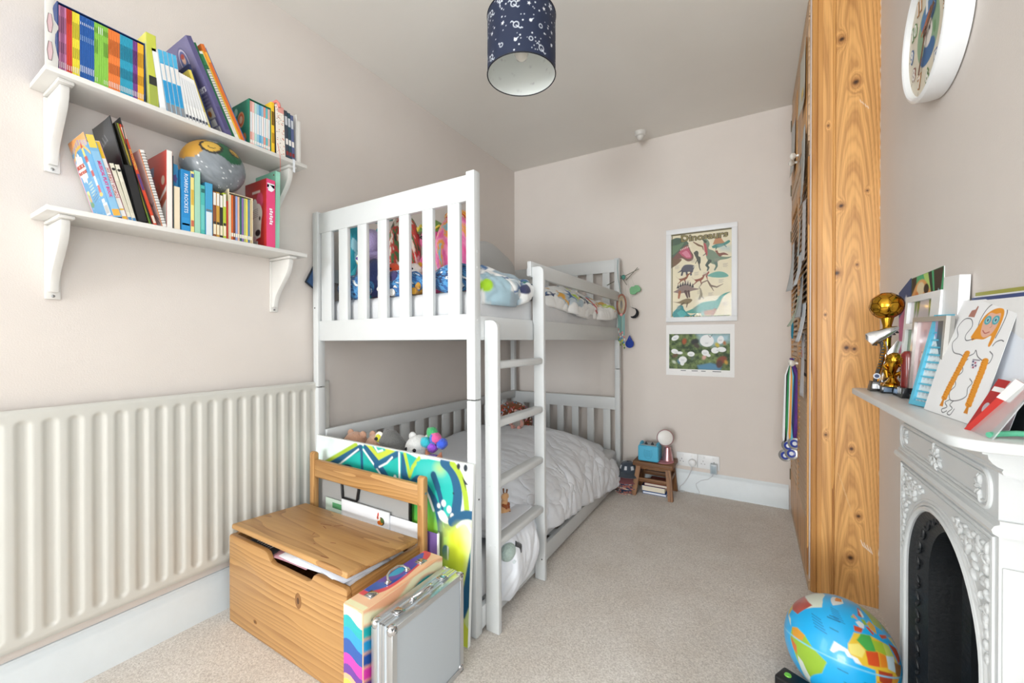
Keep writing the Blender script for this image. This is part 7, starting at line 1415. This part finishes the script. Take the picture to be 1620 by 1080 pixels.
# things on and under the stool
bm = bmn(); lathe(bm, [(.072, 0), (.073, .002), (.072, .004)], (-.566, 3.125, zt), 36); solo('felt_mat', bm, cm('c88a94', .9), 'round pink mat on the stool under the lamp', 'mat')
rd = T('music_box', 'light blue cube music speaker with an owl-shaped grille on the stool', 'speaker', (-.655, 3.10, zt)); a0, a1, b0_, b1_, c0, c1 = -.727, -.582, 3.035, 3.165, zt + .0045, zt + .118
bm = bmn(); box(bm, a0, a1, b0_, b1_, c0, c1, .012, 4); part('body', bm, cm('4fb0d2', .6), rd); bm = bmn(); box(bm, a0 + .014, a1 - .014, b0_ + .014, b1_ - .014, c1 - .001, c1 + .003, .001); part('top_plate', bm, cm('8f9aa2', .4), rd)
for s in (-1, 1):
    xc = (a0 + a1) / 2 + s * .058; bm = bmn(); ball(bm, (xc, (b0_ + b1_) / 2, c1 - .004), (.013, .050, .024), 16, 10); part('ear', bm, cm('4fb0d2', .6), rd)
    bm = bmn(); lathe(bm, [(.012, 0), (.002, .020)], ((a0 + a1) / 2 + s * .022, 3.08, c1 + .003), 10); part('figure', bm, cm('33363c', .5), rd)
xc, zc = (a0 + a1) / 2, (c0 + c1) / 2; ow = [(-.026, .030), (-.012, .022), (.012, .022), (.026, .030), (.028, -.005), (.018, -.030), (0, -.036), (-.018, -.030), (-.028, -.005)]
bm = bmn(); tube(bm, [(xc + a, b0_ - .0006, zc + b_) for a, b_ in ow], .0012, 6, True)
for k in range(6): cyl(bm, (xc - .018 + k * .0072, b0_ - .0003, zc - .022), (xc - .018 + k * .0072, b0_ - .0003, zc + .016), .0009, n=6)
part('grille', bm, cm('3a8eb0', .5), rd)
lp = T('table_lamp', 'small pink lamp with a round white disc on the stool', 'lamp', (-.54, 3.15, zt)); mat('pink_metal', 'cf9fa4', .3, metal=.7)
bm = bmn(); lathe(bm, [(.040, 0), (.040, .004), (.030, .05), (.022, .094), (.012, .10)], (-.540, 3.15, zt + .0045), 28); part('base', bm, 'pink_metal', lp)
ml = Matrix.Translation((-.556, 3.145, zt + .168)) @ Matrix.Rotation(R(22), 4, 'Z') @ Matrix.Rotation(R(84), 4, 'X')
bm = bmn(); lathe(bm, [(.02, -.03), (.045, -.022), (.058, -.004), (.060, .004), (.056, .008)], n=36, mx=ml, cap=False); part('shade', bm, 'pink_metal', lp); bm = bmn(); lathe(bm, [(.055, .003), (.045, .010), (.025, .015), (.001, .017)], n=36, mx=ml, cap=False); part('diffuser', bm, cm('f2f0ec', .35), lp)
bm = bmn(); cyl(bm, (-.542, 3.15, zt + .10), (-.553, 3.155, zt + .122), .007, n=10); part('neck', bm, 'pink_metal', lp)
for lb, b, c_, cc in (('white wide book lying flat at the bottom under the stool', (-.70, -.535, 3.07, 3.20, .001, .018), 'e9edf2', '3a62a8'), ('navy covered thick book under the stool', (-.708, -.545, 3.075, 3.205, .0185, .058), 'efe6d0', '24406a'), ('dark red book resting on the others under the stool', (-.69, -.53, 3.08, 3.20, .0585, .078), 'e8dfd0', '8a2f2c'), ('maroon book on top of the pile under the stool', (-.66, -.54, 3.085, 3.20, .0785, .096), '7a2426', '7a2426')):
    t = T('book', lb, 'book', ((b[0] + b[1]) / 2, (b[2] + b[3]) / 2, b[4])); bm = bmn(); box(bm, b[0] + .003, b[1] - .002, b[2] + .002, b[3] - .002, b[4] + .002, b[5] - .002); part('pages', bm, cm(c_, .8), t, False)
    for za, zb in ((b[4], b[4] + .0022), (b[5] - .0022, b[5])): bm = bmn(); box(bm, b[0], b[1], b[2], b[3], za, zb); part('cover', bm, cm(cc), t, False)
    bm = bmn(); box(bm, b[0], b[0] + .0028, b[2], b[3], b[4], b[5]); part('spine', bm, cm(cc), t, False)
# caps stacked on the floor
for i, (lb, c1_, c2_) in enumerate((('navy floral cap at the bottom of the cap stack by the bed', '2f4468', 'flo'), ('flower print cap, second from the bottom of the cap stack', '3a4a70', 'flo'), ('red and navy cap, third in the cap stack by the bed', '8a4f52', 'plain'), ('charcoal cap with white lettering on top of the cap stack', '3a4450', 'top'))):
    z = .004 + i * .045; x, y = -.815 + .006 * (i % 2), 3.085 - .004 * i; t = T('baseball_cap', lb, 'cap', (x, y, z), 'stacked caps')
    nx_, ny_ = 60, 24; a, b_ = np.meshgrid(np.linspace(0, 2 * PI, nx_, endpoint=False), np.linspace(0, PI / 2 * .98, ny_)); P = np.stack([x + .062 * np.cos(b_) ** .6 * np.cos(a), y + .070 * np.cos(b_) ** .6 * np.sin(a), z + .002 + .076 * np.sin(b_)], -1)
    col = np.empty(P.shape); col[:] = lin(c1_)
    if c2_ == 'flo':
        rg = np.random.RandomState(i + 3)
        for k in range(60): ca, cb = rg.rand() * 6.28, rg.rand() * 1.4; d = np.hypot((((a - ca + PI) % (2 * PI)) - PI) * np.cos(cb), b_ - cb); col[d < .13 + .08 * rg.rand()] = lin(('d98a8a', 'e9d9c4', 'c9564a', 'e9a24c', '6a9ab0')[k % 5])
    if c2_ == 'top': col[(np.sin(a * 7) > .4) & (b_ > .35) & (b_ < .8) & (np.sin(a) < -.45)] = lin('cfd3d8')
    part('crown', grid_mesh('crown', P, col, wrap=True), 'painted_cloth', t)
    s, q = np.meshgrid(np.linspace(-1, 1, 22), np.linspace(0, 1, 8)); an = -PI / 2 + s * 1.15; rr_ = 1 + q * .75 * (1 - .35 * s ** 2); P = np.stack([x + .060 * rr_ * np.cos(an), y + .068 * rr_ * np.sin(an), z + .010 - .020 * q + .010 * (1 - s ** 2) * 0 - .012 * s ** 2 * q + .0], -1); P[..., 2] = np.maximum(P[..., 2], .002 + i * .004 + z * .75)
    col = np.empty(P.shape); col[:] = lin(c1_)
    if c2_ == 'flo':
        nn = fbm(s * 6 + i, q * 4, 5); col[nn > .55] = lin('d98a7a'); col[nn < .38] = lin('e9d9c4')
    o = part('peak', grid_mesh('peak', P, col), 'painted_cloth', t); o.modifiers.new('thickness', 'SOLIDIFY').thickness = .003
# dream catcher and mobile on the far bed post
dc = T('dream_catcher', 'dream catcher with teal ribbons and beads hanging on the far bed post', 'dream catcher', (-.885, 3.12, 1.05)); yq = 3.148
bm = bmn(); tube(bm, [(-.880 + .034 * math.cos(a), yq, 1.40 - .0 + .078 * math.sin(a)) for a in np.linspace(0, 2 * PI, 33)[:-1]], .007, 8, True); part('hoop', bm, cm('9a6a5a', .8), dc)
bm = bmn()
for k in range(14): a = 2 * PI * k / 14; tube(bm, [(-.880 + .034 * math.cos(a), yq, 1.40 + .078 * math.sin(a)), (-.880 + .034 * math.cos(a + 2.2), yq, 1.40 + .078 * math.sin(a + 2.2))], .0009, 5)
part('web', bm, cm('e3cf9a', .6), dc)
bm = bmn(); tube(bm, [(-.915, yq + .02, 1.76), (-.912, yq, 1.68), (-.905, yq - .004, 1.60), (-.882, yq, 1.478)], .0022, 6); part('cord', bm, cm('6f9aa0', .7), dc)
bm = bmn(); ball(bm, (-.880, yq - .006, 1.322), (.012, .008, .012), 12, 8); part('pink_bead', bm, cm('e59a9a', .4), dc)
for k, (dx, L_, c_) in enumerate(((-.022, .20, '7fb0a8'), (-.008, .26, '6fa8a6'), (.008, .24, '8fc0b8'), (.022, .30, '7ab0b0'))):
    bm = bmn(); box(bm, -.880 + dx - .005, -.880 + dx + .005, yq - .001 - .002 * k, yq - .002 * k, 1.325 - L_ * .55, 1.325); rb = part('ribbon', bm, cm(c_, .7), dc, False)
    for j, bc in enumerate(('e08a8a', 'f0f0f0', '4f9fd0', 'b9d23a', '6a8f3a')):
        bm = bmn(); ball(bm, (-.880 + dx + .003 * math.sin(j * 2), yq - .004, 1.325 - L_ * .58 - j * .021), (.006, .006, .009), 10, 7); part('bead', bm, cm(bc, .35), rb)
mo = T('felt_mobile', 'stick mobile with felt cloud, moon and raindrop by the bed post', 'mobile', (-.83, 3.19, 1.05)); ym = 3.225
for A, B in (((-1.00, ym - .06, 1.560), (-.770, ym + .02, 1.682)), ((-.870, ym + .02, 1.600), (-.775, ym, 1.690)), ((-.945, ym - .02, 1.70), (-.86, ym, 1.56))): bm = bmn(); cyl(bm, A, B, .0032, .0022, 8); part('stick', bm, cm('6a6a58', .7), mo)
bm = bmn(); ball(bm, (-.885, ym - .012, 1.622), (.018, .012, .018), 12, 8, f=lambda d: 1 + .2 * math.sin(7 * d.x) * math.cos(6 * d.z)); part('wool_knot', bm, cm('4f8a80', .9), mo)
for x, zt_, zb_ in ((-.800, 1.66, 1.55), (-.812, 1.60, 1.375), (-.835, 1.60, 1.13), (-.86, 1.68, 1.62)): bm = bmn(); tube(bm, [(x - .04, ym - .005, zt_), (x, ym, zb_)], .0007, 5); part('thread', bm, cm('b5b0a2', .7), mo)
cl = [(-.838, 1.505), (-.838, 1.53), (-.825, 1.545), (-.805, 1.545), (-.795, 1.555), (-.772, 1.552), (-.758, 1.535), (-.752, 1.515), (-.765, 1.50), (-.78, 1.50), (-.792, 1.485), (-.815, 1.482), (-.832, 1.488)]
bm = bmn(); prism(bm, cl, 'y', ym, ym + .010, .003); part('felt_cloud', bm, cm('7fb88a', .9), mo)
mn = [(-.806 + .038 * math.cos(a), 1.336 + .040 * math.sin(a)) for a in np.linspace(R(-125), R(95), 14)] + [(-.822 + .034 * math.cos(a), 1.346 + .034 * math.sin(a)) for a in np.linspace(R(80), R(-105), 12)]
bm = bmn(); prism(bm, mn, 'y', ym, ym + .010, .002); part('felt_moon', bm, cm('1f2126', .9), mo)
dp = [(-.838, 1.168), (-.818, 1.125)] + [(-.838 + .033 * math.cos(a), 1.098 + .034 * math.sin(a)) for a in np.linspace(R(25), R(-205), 14)] + [(-.858, 1.125)]
bm = bmn(); prism(bm, dp, 'y', ym, ym + .010, .003); part('felt_raindrop', bm, cm('23409a', .9), mo)
# ================================================================== globe ball and camera on the floor
gc, gr_ = np.array([.238, 1.650, .1475]), .147
cv = Cv(360, 180, 420, 210, '23b2f0'); LL = lambda P_: [(a + 180, 90 - b_) for a, b_ in P_]
def land(P_, c): cv.poly(LL(P_), c)
land([(-168, 66), (-156, 71), (-125, 70), (-95, 72), (-80, 68), (-62, 58), (-55, 50), (-66, 44), (-76, 36), (-81, 26), (-90, 30), (-97, 26), (-98, 18), (-88, 16), (-83, 9), (-92, 14), (-105, 20), (-115, 30), (-125, 42), (-132, 55), (-150, 60)], 'd9e0d0'); land([(-125, 49), (-95, 49), (-70, 46), (-80, 26), (-97, 26), (-115, 32), (-124, 42)], 'b8564a'); land([(-116, 32), (-97, 26), (-97, 16), (-106, 20)], 'd9b84a')
land([(-73, 78), (-50, 82), (-25, 82), (-20, 72), (-42, 60), (-52, 66)], 'e2e6e6'); land([(-60, 80), (-30, 82), (-26, 74), (-45, 70)], 'd98a4a')
land([(-80, 9), (-72, 12), (-60, 9), (-50, 1), (-35, -7), (-40, -22), (-50, -30), (-58, -38), (-66, -48), (-70, -54), (-74, -50), (-71, -30), (-76, -14), (-81, -4)], '9bc23a'); land([(-80, 9), (-72, 12), (-60, 9), (-62, 2), (-76, -2)], 'e0a03a'); land([(-80, -2), (-70, -8), (-70, -18), (-76, -14)], 'd9743c'); land([(-70, -18), (-63, -22), (-58, -38), (-66, -50), (-73, -50), (-71, -30)], 'd5ded8')
land([(-17, 21), (-10, 35), (10, 37), (32, 31), (43, 12), (51, 11), (40, -5), (40, -16), (32, -28), (20, -35), (12, -18), (9, 4), (-8, 5), (-17, 14)], 'e8c23c'); land([(-2, 36), (10, 37), (12, 22), (2, 20), (-8, 28)], '4fae54'); land([(10, 33), (25, 32), (25, 20), (12, 23)], 'a9c63c'); land([(25, 32), (35, 30), (37, 20), (25, 20)], 'c8d86a'); land([(-17, 21), (-6, 25), (0, 20), (-4, 12), (-15, 12)], 'efe07a'); land([(0, 20), (14, 22), (14, 8), (2, 7)], 'd9562c'); land([(15, 22), (24, 20), (23, 9), (15, 8)], 'e98a2c'); land([(24, 20), (37, 20), (35, 5), (24, 8)], 'c9dfe6'); land([(35, 15), (51, 11), (42, -2), (35, 4)], '9a6a3a'); land([(12, 5), (30, 4), (30, -12), (14, -6)], 'b5482c'); land([(30, 3), (40, -2), (39, -12), (30, -9)], 'e0a03a'); land([(12, -6), (23, -10), (22, -18), (12, -17)], 'd98a2c'); land([(18, -20), (32, -24), (26, -34), (18, -34)], 'b9c63c'); land([(-15, 11), (-8, 10), (-4, 5), (-10, 5)], 'e9eef0'); land([(44, -13), (50, -16), (46, -25)], 'd9562c')
land([(-9, 37), (-9, 43), (0, 43), (3, 42), (-1, 37)], 'd0542f'); land([(-5, 48), (2, 51), (8, 48), (5, 43), (-1, 43)], 'dfe4e2'); land([(6, 54), (14, 54), (14, 48), (8, 47)], '8fb43c'); land([(8, 46), (13, 46), (18, 40), (15, 38)], 'c9503a'); land([(14, 50), (24, 54), (28, 48), (22, 40), (15, 44)], 'e0a83c'); land([(-8, 54), (-1, 51), (1, 53), (-3, 58), (-6, 57)], 'd99a8a'); land([(-10, 52), (-6, 52), (-6, 55), (-10, 54)], '9bc23a'); land([(5, 58), (12, 56), (20, 62), (28, 70), (20, 70), (10, 63)], 'c9543c'); land([(12, 56), (18, 58), (24, 66), (20, 68), (14, 62)], 'e3e6dc')
land([(26, 40), (44, 40), (40, 37), (28, 36)], 'd9562c'); land([(28, 50), (40, 70), (70, 74), (110, 76), (150, 72), (178, 68), (160, 58), (140, 52), (110, 50), (80, 50), (55, 51), (42, 44)], 'a9bb4a'); land([(50, 50), (85, 50), (75, 40), (56, 40)], '8fb454'); land([(36, 32), (56, 26), (52, 16), (44, 13)], 'c8502c'); land([(44, 38), (60, 36), (60, 26), (50, 30)], 'd9ca5a'); land([(68, 24), (78, 34), (88, 26), (80, 10), (77, 8)], 'd98a3a'); land([(75, 40), (110, 50), (122, 40), (120, 25), (105, 20), (85, 28)], 'e3c24a'); land([(113, -22), (130, -12), (145, -15), (153, -28), (140, -38), (116, -34)], 'e0943c'); land([(-180, -70), (180, -70), (180, -90), (-180, -90)], 'e9eeef'); cv.line([(0, 90), (360, 90)], 1.6, '7fd0f2')
cv.line(LL([(-40, 44), (-28, 44)]), .9, '1b3a66'); cv.line(LL([(-42, 41), (-26, 41)]), .9, '1b3a66')
for k in range(5): cv.line(LL([(-62 + k * 2.5, 36 - k * 3), (-48 + k * 2.5, 34 - k * 3)]), .7, '1c5f9c')
for k in range(6): cv.line(LL([(-44 + k * 2, 56 - k * 2.6), (-30 + k * 2, 54 - k * 2.6)]), .7, '1c6fae')
for x, y in ((-25, -8), (-18, -20), (-30, 14), (0, -12), (5, -22), (-36, 30)): cv.line(LL([(x, y), (x + 9, y - .8)]), .8, '15567f')
cv.poly(LL([(-30, 18), (-17, 15), (-13, 8), (-17, 8), (-20, 12), (-25, 11), (-30, 6), (-33, 7)]), 'f0f4f5')
lon, lat = np.radians(cv.x - 180), np.radians(90 - cv.y); D = np.stack([np.cos(lat) * np.cos(lon), np.cos(lat) * np.sin(lon), np.sin(lat)], -1); P = D * gr_
# spin so the Atlantic faces the room, pole leaning right
to_cam = Vector((-.238, -1.65, 1.13 - .147)).normalized()
m0 = Matrix.Rotation(R(25), 3, 'Z'); rgt = to_cam.cross(Vector((0, 0, 1))).normalized() * -1; upv = rgt.cross(to_cam) * -1
if upv.z < 0: upv = -upv
rgt = upv.cross(to_cam)
B_ = np.array([list(to_cam), list(rgt), list(upv)]).T     # local x -> camera, y -> right, z -> up
tilt = np.array(Matrix.Rotation(R(3), 3, 'X')); nod = np.array(Matrix.Rotation(R(14), 3, 'Y')); tilt = tilt.T
P = P @ np.array(m0).T @ nod.T @ tilt.T @ B_.T + gc
gl_ = T('inflatable_globe', 'inflatable world globe ball on the carpet by the fireplace', 'globe', (float(gc[0]), float(gc[1]), 0)); part('ball', grid_mesh('ball', P, cv.c), 'painted_gloss', gl_)
vp = np.array([0, 0, -1.0]) @ np.array(m0).T @ nod.T @ tilt.T @ B_.T * gr_ + gc; bm = bmn(); lathe(bm, [(.010, -.001), (.009, .002), (.004, .004)], n=14, mx=Matrix.Translation(Vector(vp)) @ (Vector(vp) - Vector(gc)).to_track_quat('Z', 'Y').to_matrix().to_4x4()); part('valve', bm, cm('e9f2f5', .4), gl_)
cmr = T('toy_camera', 'black and silver toy camera with a green button on the carpet', 'toy camera', (.105, 1.55, 0)); mq = Matrix.Translation((.108, 1.555, 0)) @ Matrix.Rotation(R(-28), 4, 'Z')
bm = bmn(); box(bm, -.045, .05, -.02, .045, .0005, .052, .008, 3, mq); part('body', bm, 'black_plastic', cmr); bm = bmn(); lathe(bm, [(.010, 0), (.009, .003)], n=18, mx=mq @ Matrix.Translation((-.018, .012, .052))); part('green_button', bm, cm('7fd04a', .4), cmr)
bm = bmn(); box(bm, .0, .085, -.075, -.02, .0005, .045, .006, 3, mq); part('silver_part', bm, cm('aebccb', .25, .7), cmr); bm = bmn(); box(bm, .012, .075, -.070, -.03, .045, .0465, .0006, 1, mq); part('screen_panel', bm, cm('3a4450', .2), cmr)
